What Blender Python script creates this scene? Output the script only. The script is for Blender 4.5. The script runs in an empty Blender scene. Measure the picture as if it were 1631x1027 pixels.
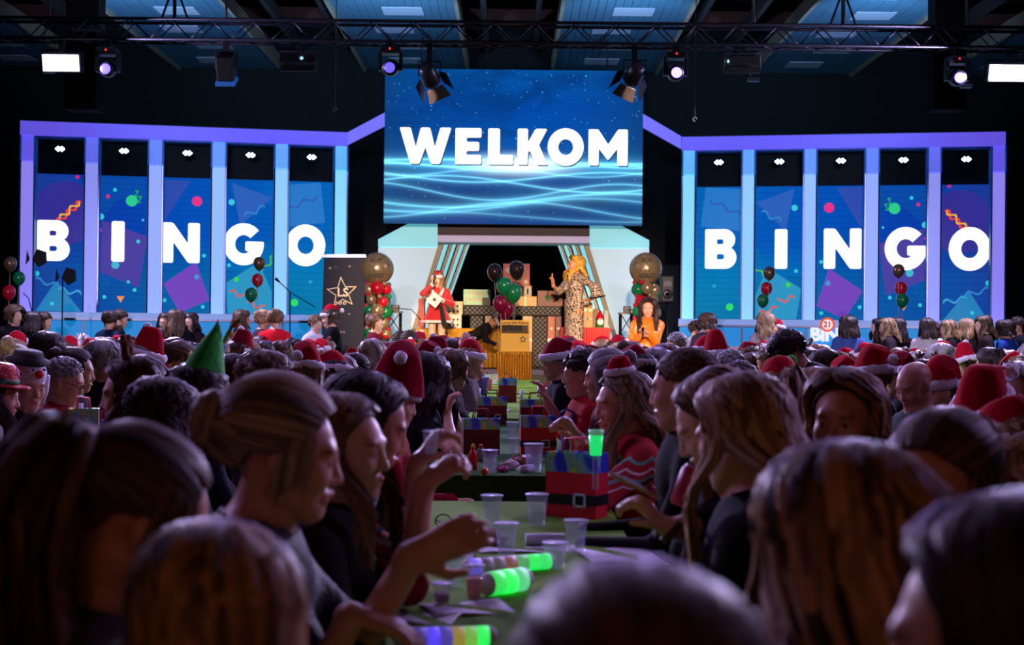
import bpy, bmesh, math, random
import numpy as np
from mathutils import Vector, Matrix, Quaternion
rnd = random.Random(7)
R = math.radians
SC = bpy.context.scene
COL = SC.collection

# ------------------------------------------------------------------ camera
F_PX, CX, CY = 2265.0, 815.5, 513.5
CAM_H, HORIZON = 1.41, 529.0
ROLL = R(0.58)
PITCH = math.atan((HORIZON - CY) / F_PX)
_f = Vector((0, math.cos(PITCH), math.sin(PITCH)))
_r0 = Vector((1, 0, 0)); _u0 = _r0.cross(_f)
_r = _r0 * math.cos(ROLL) + _u0 * math.sin(ROLL)
_u = -_r0 * math.sin(ROLL) + _u0 * math.cos(ROLL)
CAM = Vector((0, 0, CAM_H))
cam_d = bpy.data.cameras.new('camera'); cam = bpy.data.objects.new('camera', cam_d); COL.objects.link(cam)
cam.matrix_world = Matrix(((_r.x, _u.x, -_f.x, 0), (_r.y, _u.y, -_f.y, 0), (_r.z, _u.z, -_f.z, CAM_H), (0, 0, 0, 1)))
cam_d.sensor_width = 36; cam_d.lens = F_PX * 36 / 1631
cam_d.clip_start = 0.1; cam_d.clip_end = 200
cam_d.dof.use_dof = True; cam_d.dof.focus_distance = 10.0; cam_d.dof.aperture_fstop = 4.0
SC.camera = cam

def ray(u, v): return _r * ((u - CX) / F_PX) + _u * ((CY - v) / F_PX) + _f
def P(u, v, d):
    """point at depth d (metres along Y) seen at photo pixel u, v"""
    q = ray(u, v); return CAM + q * (d / q.y)

# ------------------------------------------------------------------ light and exposure
SC.view_settings.view_transform = 'Standard'; SC.view_settings.look = 'None'
SC.view_settings.gamma = 1; SC.view_settings.use_curve_mapping = False
SC.view_settings.exposure = 0.0
w = bpy.data.worlds.new('dark_hall'); SC.world = w; w.use_nodes = True
w.node_tree.nodes['Background'].inputs[0].default_value = (0.25, 0.2, 0.5, 1)
w.node_tree.nodes['Background'].inputs[1].default_value = 0.012

def lin(c):
    if isinstance(c, str): c = tuple(int(c[i:i + 2], 16) for i in (0, 2, 4))
    c = [x / 255 for x in c[:3]]
    return tuple(x / 12.92 if x <= .04045 else ((x + .055) / 1.055) ** 2.4 for x in c)

def light(kind, loc, to, color, power, size=None, spot=None, blend=.5, size_y=None):
    l = bpy.data.lights.new(kind.lower() + '_light', kind); l.color = lin(color); l.energy = power
    if kind == 'AREA':
        l.size = size
        if size_y: l.shape = 'RECTANGLE'; l.size_y = size_y
    if kind == 'SPOT': l.spot_size = R(spot); l.spot_blend = blend; l.shadow_soft_size = size or .1
    if kind == 'POINT': l.shadow_soft_size = size or .1
    o = bpy.data.objects.new(l.name, l); COL.objects.link(o); o.location = loc
    o.rotation_euler = (Vector(to) - Vector(loc)).to_track_quat('-Z', 'Y').to_euler()
    return o

STAGE_Z = 0.8
# LED wash panels on the truss, turned to the audience
light('AREA', P(98, 100, 20.1), (-2.2, 9, 1.0), 'd8c8ff', 1300, .5, size_y=.25)
light('AREA', P(1603, 116, 20.1), (2.2, 9, 1.0), 'd8c8ff', 1300, .5, size_y=.25)
# moving heads, violet, over the crowd
for (u, v, tx, ty) in ((172, 104, -4, 9), (626, 106, -1.2, 5), (1076, 112, 1.4, 5), (1524, 118, 4, 9)):
    light('SPOT', P(u, v, 20.2) + Vector((0, -.15, 0)), (tx, ty, .9), '9a74ff', 700, .08, 62, .9)
# lavender overhead lights, added to brighten the tables and the audience
for (x, y, tx, ty, pw) in ((-3.5, 9.5, -1.2, 6, 80), (3.5, 9.5, 1.2, 6, 80), (0, 15.5, 0, 11, 170), (-5, 16, -4, 12, 120), (5, 16, 4, 12, 120)):
    light('AREA', (x, y, 6.6), (tx, ty, 1.0), 'cdb0ff', pw, 1.2, size_y=.3)
# unseen lavender floods from both sides, onto the near guests
light('SPOT', (-6.5, 7.2, 4.4), (.3, 4.8, 1.1), 'd2a8ff', 520, .25, 50, .8)
light('SPOT', (6.5, 7.2, 4.4), (-.3, 4.6, 1.1), 'd2a8ff', 680, .25, 50, .8)
# fresnels on the performers
light('SPOT', P(684, 140, 20.4), (-1.35, 24.1, 1.5), 'ffcf9a', 900, .1, 26, .6)
light('SPOT', P(1008, 135, 20.4), (1.0, 24.2, 1.6), 'ffcf9a', 900, .1, 26, .6)
# follow spots, then added washes, from behind the camera
for (x, tgt, pw, sp) in ((-2.5, (-1.35, 24.0, 1.75), 36000, 3.6), (2.2, (1.05, 24.2, 1.85), 32000, 4.2), (3.0, (2.05, 21.5, 1.5), 30000, 3.4)):
    light('SPOT', (x, -5.5, 5.6), tgt, 'ffd2a0', pw, .12, sp, .5)
light('SPOT', (0, -5.5, 5.8), (0, 24.6, 1.9), 'ffdcb8', 22000, .15, 13, .5)  # wide warm wash, added to brighten balloons and presents
for sx_ in (-1, 1): light('SPOT', (sx_ * 4, -5.5, 5.8), (sx_ * 5.2, 22, 1.9), 'ecdcff', 9000, .15, 15, .6)  # fill spots added to lift the dark balloon bunches at the sides
# cool front light on the portal and the drapes
light('SPOT', P(480, 90, 20.4), (-2.5, 28, 2.3), 'b4ecff', 1500, .1, 18, .7)
light('SPOT', P(1160, 95, 20.4), (2.5, 28, 2.3), 'b4ecff', 1500, .1, 18, .7)
# dim warm lamps at the back of the hall
light('AREA', (-2.5, -5.5, 3.4), (0, 3.0, 1.0), 'ffa660', 17, 2.5)
light('AREA', (3.5, -5.5, 3.4), (1.0, 3.5, 1.0), 'ff9a5a', 15, 2.5)
# uplight spots added to brighten the ceiling boards
for x in (-6.2, -2.1, 2.0, 6.3): light('SPOT', (x, 22.9, 5.6), (x, 26.5, 7.3), '8cc0ee', 620, .2, 88, .8)
# ------------------------------------------------------------------ materials
_mats = {}
def new_mat(name):
    m = bpy.data.materials.new(name); m.use_nodes = True
    b = m.node_tree.nodes['Principled BSDF']; return m, m.node_tree, b
def mat(color, rough=.6, metal=0., emit=0., ecol=None, bump=0., bscale=60., var=0., alpha=1., trans=0., spec=.5, coat=0., sheen=0.):
    key = (str(color), rough, metal, emit, str(ecol), bump, bscale, var, alpha, trans, spec, coat, sheen)
    if key in _mats: return _mats[key]
    m, nt, b = new_mat('surface'); c = lin(color)
    b.inputs['Roughness'].default_value = rough; b.inputs['Metallic'].default_value = metal
    b.inputs['Specular IOR Level'].default_value = spec; b.inputs['Coat Weight'].default_value = coat
    b.inputs['Alpha'].default_value = alpha; b.inputs['Transmission Weight'].default_value = trans
    b.inputs['Sheen Weight'].default_value = sheen
    if emit:
        b.inputs['Emission Color'].default_value = (*lin(ecol or color), 1); b.inputs['Emission Strength'].default_value = emit
    if var or bump:
        tc = nt.nodes.new('ShaderNodeTexCoord'); n = nt.nodes.new('ShaderNodeTexNoise')
        n.inputs['Scale'].default_value = bscale; n.inputs['Detail'].default_value = 4
        nt.links.new(tc.outputs['Object'], n.inputs['Vector'])
        if var:
            mx = nt.nodes.new('ShaderNodeMix'); mx.data_type = 'RGBA'
            mx.inputs[6].default_value = (*[x * (1 - var) for x in c], 1); mx.inputs[7].default_value = (*[min(1, x * (1 + var)) for x in c], 1)
            nt.links.new(n.outputs['Fac'], mx.inputs[0]); nt.links.new(mx.outputs[2], b.inputs['Base Color'])
        else: b.inputs['Base Color'].default_value = (*c, 1)
        if bump:
            bp = nt.nodes.new('ShaderNodeBump'); bp.inputs['Strength'].default_value = bump; bp.inputs['Distance'].default_value = .01
            nt.links.new(n.outputs['Fac'], bp.inputs['Height']); nt.links.new(bp.outputs[0], b.inputs['Normal'])
    else: b.inputs['Base Color'].default_value = (*c, 1)
    _mats[key] = m; return m
def glow(color, strength=1.0):
    return mat('101010', .6, emit=strength, ecol=color)

class NT:
    """small expression helper for node graphs"""
    def __init__(s, nt): s.nt = nt
    def n(s, kind, **kw):
        x = s.nt.nodes.new(kind)
        for k, v in kw.items(): setattr(x, k, v)
        return x
    def put(s, sock, v):
        if isinstance(v, bpy.types.NodeSocket): s.nt.links.new(v, sock)
        elif isinstance(v, (tuple, list)): sock.default_value = (*v, 1) if len(v) == 3 and sock.type == 'RGBA' else v
        else: sock.default_value = v
    def m(s, op, a, b=0., c=0.):
        x = s.n('ShaderNodeMath', operation=op)
        for i, v in enumerate((a, b, c)): s.put(x.inputs[i], v)
        return x.outputs[0]
    def mix(s, fac, a, b, blend='MIX'):
        x = s.n('ShaderNodeMix', data_type='RGBA', blend_type=blend)
        s.put(x.inputs[0], fac); s.put(x.inputs[6], a); s.put(x.inputs[7], b); return x.outputs[2]
    def ramp(s, fac, stops, interp='LINEAR'):
        x = s.n('ShaderNodeValToRGB'); x.color_ramp.interpolation = interp
        e = x.color_ramp.elements
        while len(e) < len(stops): e.new(.5)
        for i, (p, c) in enumerate(stops): e[i].position = p; e[i].color = (*c, 1)
        s.put(x.inputs[0], fac); return x.outputs[0]

# ------------------------------------------------------------------ objects
def put(o, parent=None):
    COL.objects.link(o)
    if parent is not None: o.parent = parent
    return o
def empty(name, loc=(0, 0, 0), rz=0):
    o = bpy.data.objects.new(name, None); COL.objects.link(o); o.location = loc; o.rotation_euler = (0, 0, rz)
    o.empty_display_size = .1; return o
def tag(o, label=None, cat=None, group=None, kind=None):
    if label: o['label'] = label
    if cat: o['category'] = cat
    if group: o['group'] = group
    if kind: o['kind'] = kind
    return o
def obj(name, me, m=None, parent=None, loc=None, rot=None, smooth=False):
    if isinstance(me, MB): me = me.mesh(name)
    if m is not None:
        if not isinstance(m, (list, tuple)): m = [m]
        if len(me.materials) == 0:
            for x in m: me.materials.append(x)
    if smooth: me.polygons.foreach_set('use_smooth', [True] * len(me.polygons))
    o = bpy.data.objects.new(name, me); put(o, parent)
    if m is not None and me.materials and me.materials[0] is not m[0]:
        o.material_slots[0].link = 'OBJECT'; o.material_slots[0].material = m[0]
    if loc is not None: o.location = loc
    if rot is not None: o.rotation_euler = rot
    return o
def npmesh(name, verts, quads, smooth=True, tris=None):
    verts = np.asarray(verts, np.float32); quads = np.asarray(quads, np.int32)
    me = bpy.data.meshes.new(name); k = quads.shape[1]
    me.vertices.add(len(verts)); me.vertices.foreach_set('co', verts.ravel())
    tris = np.zeros((0, 3), np.int32) if tris is None else np.asarray(tris, np.int32); nf = len(quads) + len(tris)
    me.loops.add(quads.size + tris.size); me.loops.foreach_set('vertex_index', np.concatenate([quads.ravel(), tris.ravel()]))
    me.polygons.add(nf); me.polygons.foreach_set('loop_start', np.concatenate([np.arange(0, quads.size, k), quads.size + np.arange(0, tris.size, 3)]).astype(np.int32))
    if smooth: me.polygons.foreach_set('use_smooth', np.ones(nf, bool))
    me.update(); me.validate(); return me

class MB:
    """mesh collector"""
    def __init__(s): s.v = []; s.f = []; s.sm = []
    def add(s, vs, fs, smooth=False):
        b = len(s.v); s.v += [tuple(x) for x in vs]; s.f += [tuple(i + b for i in f) for f in fs]; s.sm += [smooth] * len(fs); return s
    def box(s, lo, hi, M=None, bevel=0):
        x0, y0, z0 = lo; x1, y1, z1 = hi
        if bevel:
            bm = bmesh.new(); bmesh.ops.create_cube(bm, size=1)
            for v in bm.verts: v.co = Vector(((x0 + x1) / 2 + v.co.x * (x1 - x0), (y0 + y1) / 2 + v.co.y * (y1 - y0), (z0 + z1) / 2 + v.co.z * (z1 - z0)))
            bmesh.ops.bevel(bm, geom=bm.edges[:], offset=bevel, segments=2, affect='EDGES', profile=.6)
            bm.verts.index_update(); vs = [v.co.copy() for v in bm.verts]; fs = [[v.index for v in f.verts] for f in bm.faces]; bm.free()
        else:
            vs = [Vector(p) for p in ((x0, y0, z0), (x1, y0, z0), (x1, y1, z0), (x0, y1, z0), (x0, y0, z1), (x1, y0, z1), (x1, y1, z1), (x0, y1, z1))]
            fs = [(0, 3, 2, 1), (4, 5, 6, 7), (0, 1, 5, 4), (1, 2, 6, 5), (2, 3, 7, 6), (3, 0, 4, 7)]
        if M is not None: vs = [M @ v for v in vs]
        return s.add(vs, fs)
    def prism(s, pts, dirv):
        """extrude polygon (3-D points) along dirv"""
        a = [Vector(p) for p in pts]; d = Vector(dirv); n = len(a)
        fs = [tuple(range(n)), tuple(range(2 * n - 1, n - 1, -1))] + [(i, n + i, n + (i + 1) % n, (i + 1) % n) for i in range(n)]
        return s.add(a + [p + d for p in a], fs)
    def tube(s, pts, r, n=8, cap=True, smooth=True):
        pts = [Vector(p) for p in pts]; rr = r if isinstance(r, (list, tuple)) else [r] * len(pts)
        vs = []; fs = []; prev = None
        for i, p in enumerate(pts):
            t = (pts[min(i + 1, len(pts) - 1)] - pts[max(i - 1, 0)]).normalized()
            if prev is None: a = t.orthogonal().normalized()
            else:
                a = prev - t * prev.dot(t)
                a = a.normalized() if a.length > 1e-6 else t.orthogonal().normalized()
            prev = a; b = t.cross(a)
            for k in range(n):
                an = 2 * math.pi * k / n; vs.append(p + (a * math.cos(an) + b * math.sin(an)) * rr[i])
        for i in range(len(pts) - 1):
            for k in range(n):
                k2 = (k + 1) % n; fs.append((i * n + k, i * n + k2, (i + 1) * n + k2, (i + 1) * n + k))
        if cap: fs += [tuple(range(n - 1, -1, -1)), tuple((len(pts) - 1) * n + k for k in range(n))]
        return s.add(vs, fs, smooth)
    def lathe(s, prof, n=20, c=(0, 0, 0), M=None, smooth=True):
        vs = []; fs = []; c = Vector(c)
        for (r, z) in prof:
            for k in range(n):
                a = 2 * math.pi * k / n; p = Vector((r * math.cos(a), r * math.sin(a), z)); p = (M @ p) if M is not None else p
                vs.append(p + c)
        for i in range(len(prof) - 1):
            for k in range(n):
                k2 = (k + 1) % n; fs.append((i * n + k, i * n + k2, (i + 1) * n + k2, (i + 1) * n + k))
        if prof[0][0] > 1e-5: fs.append(tuple(range(n - 1, -1, -1)))
        if prof[-1][0] > 1e-5: fs.append(tuple((len(prof) - 1) * n + k for k in range(n)))
        return s.add(vs, fs, smooth)
    def ball(s, c, r, n=12, sc=(1, 1, 1), smooth=True, noise=0, seed=0):
        rg = random.Random(seed); c = Vector(c); vs = []; fs = []; m = n * 2
        for i in range(n + 1):
            th = math.pi * i / n
            for k in range(m):
                a = 2 * math.pi * k / m; q = r * (1 + (rg.uniform(-noise, noise) if noise else 0))
                vs.append(c + Vector((math.sin(th) * math.cos(a) * sc[0], math.sin(th) * math.sin(a) * sc[1], math.cos(th) * sc[2])) * q)
        for i in range(n):
            for k in range(m): fs.append((i * m + k, (i + 1) * m + k, (i + 1) * m + (k + 1) % m, i * m + (k + 1) % m))
        return s.add(vs, fs, smooth)
    def grid(s, fn, nu, nv, smooth=True):
        vs = [fn(i / nu, j / nv) for j in range(nv + 1) for i in range(nu + 1)]
        fs = [(j * (nu + 1) + i, j * (nu + 1) + i + 1, (j + 1) * (nu + 1) + i + 1, (j + 1) * (nu + 1) + i) for j in range(nv) for i in range(nu)]
        return s.add(vs, fs, smooth)
    def mesh(s, name='mesh'):
        me = bpy.data.meshes.new(name); me.from_pydata([tuple(v) for v in s.v], [], s.f); me.update()
        me.polygons.foreach_set('use_smooth', s.sm); return me

# ------------------------------------------------------------------ letters
def round_poly(pts, r, seg=4):
    """round the corners of a 2-D polygon"""
    out = []; n = len(pts)
    for i in range(n):
        p = Vector(pts[i][:2]); a = Vector(pts[i - 1][:2]); b = Vector(pts[(i + 1) % n][:2])
        rr = pts[i][2] if len(pts[i]) > 2 else r
        la, lb = (a - p).length, (b - p).length; q = min(rr, la * .45, lb * .45)
        if q < 1e-4: out.append(p); continue
        s, e = p + (a - p) / la * q, p + (b - p) / lb * q
        for k in range(seg + 1):
            t = k / seg; out.append(s * (1 - t) ** 2 + p * 2 * t * (1 - t) + e * t * t)
    return out
def arc(cx, cy, rx, ry, a0, a1, n=20):
    return [(cx + rx * math.cos(R(a0 + (a1 - a0) * i / n)), cy + ry * math.sin(R(a0 + (a1 - a0) * i / n)), 0) for i in range(n + 1)]
def glyph(ch):
    """outlines in a unit-high box; returns (width, [loops])"""
    t = .30; r = .05
    if ch == 'I': return .30, [round_poly([(0, 0), (.30, 0), (.30, 1), (0, 1)], r)]
    if ch == 'L': return .66, [round_poly([(0, 0), (.66, 0), (.66, .27), (.31, .27), (.31, 1), (0, 1)], r)]
    if ch == 'E': return .72, [round_poly([(0, 0), (.72, 0), (.72, .26), (.31, .26), (.31, .37), (.66, .37), (.66, .62), (.31, .62), (.31, .74), (.72, .74), (.72, 1), (0, 1)], r)]
    if ch == 'N': return .94, [round_poly([(0, 0), (.29, 0), (.29, .52), (.66, 0), (.94, 0), (.94, 1), (.65, 1), (.65, .48), (.28, 1), (0, 1)], r)]
    if ch == 'M': return 1.1, [round_poly([(0, 0), (.29, 0), (.29, .47), (.55, .14), (.81, .47), (.81, 0), (1.1, 0), (1.1, 1), (.83, 1), (.55, .58), (.27, 1), (0, 1)], r)]
    if ch == 'W': return 1.46, [round_poly([(.31, 0), (.57, 0), (.73, .46), (.89, 0), (1.15, 0), (1.46, 1), (1.15, 1), (1.0, .46), (.86, 1), (.60, 1), (.46, .46), (.31, 1), (0, 1)], r)]
    if ch == 'K': return .88, [round_poly([(0, 0), (.30, 0), (.30, .33), (.36, .40), (.55, 0), (.88, 0), (.62, .55), (.86, 1), (.52, 1), (.30, .62), (.30, 1), (0, 1)], r)]
    if ch == 'O': return 1.02, [[(x, y) for x, y, _ in arc(.51, .5, .51, .52, 0, 360, 40)][:-1], [(x, y) for x, y, _ in arc(.51, .5, .21, .22, 0, 360, 28)][:-1]]
    if ch == 'G':
        o = arc(.51, .5, .51, .52, 42, 358, 40)
        i = arc(.51, .5, .22, .23, 318, 42, 26)
        pts = [(x, y, 0) for x, y, _ in o] + [(1.02, .57, .04), (.55, .57, .04), (.55, .34, .03), (.68, .34, 0)] + [(x, y, 0) for x, y, _ in i]
        return 1.02, [round_poly(pts, 0)]
    if ch == 'B':
        pts = [(0, 0, .05)] + arc(.52, .285, .30, .285, -90, 62, 12) + arc(.50, .735, .285, .265, -48, 90, 12) + [(0, 1, .05)]
        h1 = round_poly([(.31, .24), (.50, .24, .06), (.50, .37, .06), (.31, .37)], .04)
        h2 = round_poly([(.31, .62), (.48, .62, .06), (.48, .745, .06), (.31, .745)], .04)
        return .82, [round_poly(pts, 0), h1, h2]
def loops_mesh(loops, depth=.01, name='letter'):
    c = bpy.data.curves.new(name, 'CURVE'); c.dimensions = '2D'; c.fill_mode = 'BOTH'; c.extrude = depth / 2
    for lp in loops:
        s = c.splines.new('POLY'); s.points.add(len(lp) - 1); s.use_cyclic_u = True
        for i, p in enumerate(lp): s.points[i].co = (p[0], p[1], 0, 1)
    return curve_mesh(c, name)
def curve_mesh(c, name):
    o = bpy.data.objects.new('tmp', c); COL.objects.link(o)
    me = bpy.data.meshes.new_from_object(o.evaluated_get(bpy.context.evaluated_depsgraph_get())); me.name = name
    bpy.data.objects.remove(o); bpy.data.curves.remove(c); return me
def text_mesh(txt, size, depth=.004, bold=0., align='CENTER', name='lettering'):
    c = bpy.data.curves.new(name, 'FONT'); c.body = txt; c.size = size; c.extrude = depth / 2; c.offset = bold; c.align_x = align; c.align_y = 'CENTER'
    c.resolution_u = 3
    return curve_mesh(c, name)
def frame(origin, right, up):
    """matrix whose x = right, y = up, z = out"""
    r = Vector(right).normalized(); u = Vector(up).normalized(); n = r.cross(u)
    o = Vector(origin)
    return Matrix(((r.x, u.x, n.x, o.x), (r.y, u.y, n.y, o.y), (r.z, u.z, n.z, o.z), (0, 0, 0, 1)))
def place(o, M):
    o.matrix_local = M; return o
# ------------------------------------------------------------------ the hall
def part(name, mb, m, root, smooth=False):
    """mesh built in world coordinates, hung under an unrotated root"""
    o = root.location
    mb.v = [(x - o.x, y - o.y, z - o.z) for x, y, z in mb.v]
    return obj(name, mb, m, root, smooth=smooth)
def struct(name, mb, m): return tag(obj(name, mb, m), kind='structure')

floor_m = mat('17131b', .85, bump=.1, bscale=8, var=.3, spec=.1)
struct('floor', MB().box((-14, -8, -.1), (14, 33, 0)), floor_m)
black_m = mat('0b0a10', .85, bump=.2, bscale=3)
struct('wall_back', MB().box((-14, 31.2, 0), (14, 31.4, 9)), black_m)
struct('wall_left', MB().box((-14.2, -8, 0), (-14, 33, 9)), mat('120c10', .8, var=.3, bscale=2))
struct('wall_right', MB().box((14, -8, 0), (14.2, 33, 9)), mat('0d0b14', .8, var=.3, bscale=2))
struct('wall_front', MB().box((-14, -8.2, 0), (14, -8, 9)), mat('120e14', .8))
ceil = struct('ceiling', MB().box((-14, -8, 8.6), (14, 33, 8.8)), mat('0c0a0e', .9))
plank_m = mat('46708c', .6, var=.25, bscale=1.5)
tile_m = mat('b9bfd6', .6)
fas_m = mat('a0917f', .7, var=.3, bscale=4)
STRIP_Z = 7.12
plank_mesh = MB().box((0, 5, 0), (.138, 31.0, .03)).mesh('plank')
plank_mesh.materials.append(plank_m)
for (x0, x1) in ((-11.5, -9.36), (-7.28, -5.12), (-3.22, -1.06), (.86, 3.06), (5.18, 7.3), (9.3, 11.5)):
    n = 15; wd = (x1 - x0) / n
    for k in range(n):
        o = bpy.data.objects.new('plank', plank_mesh); put(o, ceil); o.location = (x0 + k * wd, 0, STRIP_Z + (.004 if k % 2 else 0))
    for x in (x0 - .07, x1 + .005):
        obj('fascia_board', MB().box((x, 5, STRIP_Z - .06), (x + .065, 31.0, STRIP_Z + .22)), fas_m, ceil)
    tm = MB().box((-.36, -.3, -.012), (.36, .3, 0)).mesh('tile'); tm.materials.append(tile_m)
    for k in range(9):
        y = 17.3 + k * 1.55 + (x0 % .7)
        if y > 30.6: break
        o = bpy.data.objects.new('ceiling_tile', tm); put(o, ceil); o.location = ((x0 + x1) / 2 + .28 * ((k % 2) * 2 - 1) * .5, y, STRIP_Z)
for y in (21, 25.5, 29.4):
    obj('ceiling_beam', MB().box((-14, y, 7.75), (14, y + .22, 8.1)), mat('5a2622', .8, var=.3, bscale=3), ceil)
for x in (-8.3, -4.2, -.1, 4.1, 8.3):
    for dx in (-.55, .5):
        obj('ceiling_joist', MB().box((x + dx, 5, 7.5), (x + dx + .1, 31, 7.75)), mat('3c3236', .8, var=.3, bscale=3), ceil)

# stage deck
stage = struct('floor_stage', MB().box((-6.1, 23.2, 0), (6.2, 31.1, STAGE_Z)), mat('15131c', .5, bump=.1, bscale=10))
struct('trim_1', MB().box((-6.1, 23.17, STAGE_Z - .08), (6.2, 23.2, STAGE_Z)), mat('39344c', .4, .6))

# ------------------------------------------------------------------ LED walls
def screen_bg():
    m, nt, b = new_mat('led_picture'); g = NT(nt)
    tc = g.n('ShaderNodeTexCoord'); sp = g.n('ShaderNodeSeparateXYZ'); g.put(sp.inputs[0], tc.outputs['Generated'])
    u, v = sp.outputs[0], sp.outputs[2]
    base = g.ramp(v, [(0, lin((34, 52, 135))), (.14, lin((10, 28, 100))), (.30, lin((8, 48, 140))), (.40, lin((30, 135, 205))), (.47, lin((4, 84, 172))), (.75, lin((0, 74, 172))), (1, lin((2, 86, 166)))])
    e = g.m('ABSOLUTE', g.m('SUBTRACT', u, .5)); edge = g.m('MULTIPLY', g.m('POWER', g.m('MULTIPLY', e, 2.), 3.), .75)
    base = g.mix(edge, base, lin((14, 62, 112)))
    nz = g.n('ShaderNodeTexNoise'); nz.inputs['Scale'].default_value = 3.2; nz.inputs['Detail'].default_value = 3; nz.inputs['Distortion'].default_value = 1.5
    g.put(nz.inputs['Vector'], tc.outputs['Generated'])
    base = g.mix(g.ramp(nz.outputs['Fac'], [(.42, (0, 0, 0)), (.62, (.8, .8, .8))]), base, lin((2, 58, 130)))
    tot = None
    for (b0, a, fr, ph, wd, st) in ((.405, .010, 5, .3, .012, 1.5), (.385, .016, 9, 2.3, .010, 1.1), (.365, .022, 7.5, 1.2, .009, 1.2), (.335, .026, 8.5, 4.2, .007, .9), (.305, .035, 6, 2.6, .009, 1.3), (.26, .05, 5.2, .4, .008, 1.3), (.21, .055, 6.4, 2.0, .009, 1.0), (.155, .05, 4.6, 3.6, .016, 1.2), (.12, .05, 4.9, 3.9, .012, .7), (.09, .055, 5.4, 5.0, .010, .8), (.05, .03, 4, 1.0, .012, .5)):
        f = g.m('ADD', g.m('MULTIPLY', g.m('SINE', g.m('MULTIPLY_ADD', u, fr, ph)), a), b0)
        d = g.m('ABSOLUTE', g.m('SUBTRACT', v, f)); q = g.m('DIVIDE', wd, g.m('ADD', d, wd)); q = g.m('MULTIPLY', g.m('POWER', q, 2.3), st * 1.15)
        tot = q if tot is None else g.m('ADD', tot, q)
    c = g.mix(1., base, g.mix(1., lin((120, 215, 245)), tot, 'MULTIPLY'), 'ADD')
    # light burst behind the word
    dx = g.m('MULTIPLY', g.m('SUBTRACT', u, .52), 1.5); dy = g.m('MULTIPLY', g.m('SUBTRACT', v, .385), 4.6)
    rr = g.m('SQRT', g.m('ADD', g.m('MULTIPLY', dx, dx), g.m('MULTIPLY', dy, dy)))
    gl = g.m('MULTIPLY', g.m('POWER', g.m('MAXIMUM', g.m('SUBTRACT', 1, g.m('MULTIPLY', rr, 2.)), 0), 2.), 2.2)
    c = g.mix(1., c, g.mix(1., lin((225, 240, 235)), gl, 'MULTIPLY'), 'ADD')
    for sc, th, st in ((26, .09, .8), (11, .045, 1.6)):
        vo = g.n('ShaderNodeTexVoronoi', feature='F1'); vo.inputs['Scale'].default_value = sc
        mp = g.n('ShaderNodeMapping'); mp.inputs['Scale'].default_value = (1.66, .0, 1); g.put(mp.inputs[0], tc.outputs['Generated']); g.put(vo.inputs['Vector'], mp.outputs[0])
        spd = g.m('MULTIPLY', g.m('LESS_THAN', vo.outputs['Distance'], th), st * .5)
        c = g.mix(1., c, g.mix(1., lin((150, 220, 255)), spd, 'MULTIPLY'), 'ADD')
    ln = g.m('MULTIPLY_ADD', g.m('SINE', g.m('MULTIPLY', v, 300.)), .035, .965)
    c = g.mix(1., c, ln, 'MULTIPLY')
    b.inputs['Base Color'].default_value = (.004, .004, .004, 1); b.inputs['Specular IOR Level'].default_value = 0; b.inputs['Roughness'].default_value = 1; g.put(b.inputs['Emission Color'], c); b.inputs['Emission Strength'].default_value = 1.0
    return m
case_m = mat('121118', .6)
white_led = mat('111111', .5, emit=1.25, ecol='ffffff')
c = P(818, 234, 27.5); SW, SH = 5.0, 2.99
scr = empty('video_screen', (c.x, 27.5, c.z - SH / 2))
tag(scr, 'large centre video screen reading WELKOM above the stage', 'screen')
obj('cabinet', MB().box((-SW / 2, .03, 0), (SW / 2, .16, SH)), case_m, scr)
for x in (-1.8, 1.8): obj('hanging_cable', MB().tube([(x, .1, SH), (x, .1, 7.6 - scr.location.z)], .02, 6), case_m, scr)
led = obj('display_panel', MB().box((-SW / 2, 0, 0), (SW / 2, .03, SH)), screen_bg(), scr)
def put_letter(ch, u0, u1, v0, v1, d, parent, base, right=Vector((1, 0, 0)), mtl=None, off=.006, P=P):
    """one glyph filling the photo box, on the plane through depth d"""
    a, b_ = P(u0, v1, d), P(u1, v0, d); wd, lp = glyph(ch)
    w_, h_ = (b_ - a).dot(right), b_.z - a.z
    lp = [[(p[0] / wd * w_, p[1] * h_) for p in L] for L in lp]
    o = obj('letter', loops_mesh(lp, .01), mtl or white_led, parent)
    o.matrix_local = base.inverted() @ frame(a + Vector((0, -off, 0)), right, (0, 0, 1))
    return o
base = Matrix.Translation(scr.location)
shadow_m = mat('111111', .5, emit=.8, ecol=(14, 60, 120))
for ch, u0, u1 in (('W', 636, 719), ('E', 725, 767), ('L', 777, 818), ('K', 824, 873), ('O', 872, 930), ('M', 937, 1000)):
    dv = (u0 - 636) / 364 * 3.6
    put_letter(ch, u0, u1, 203.5 + dv, 260.5 + dv, 27.5, led, base, off=.012)
    put_letter(ch, u0 + 1.4, u1 + 1.4, 205.5 + dv, 262.5 + dv, 27.5, led, base, mtl=shadow_m, off=.003)

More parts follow.
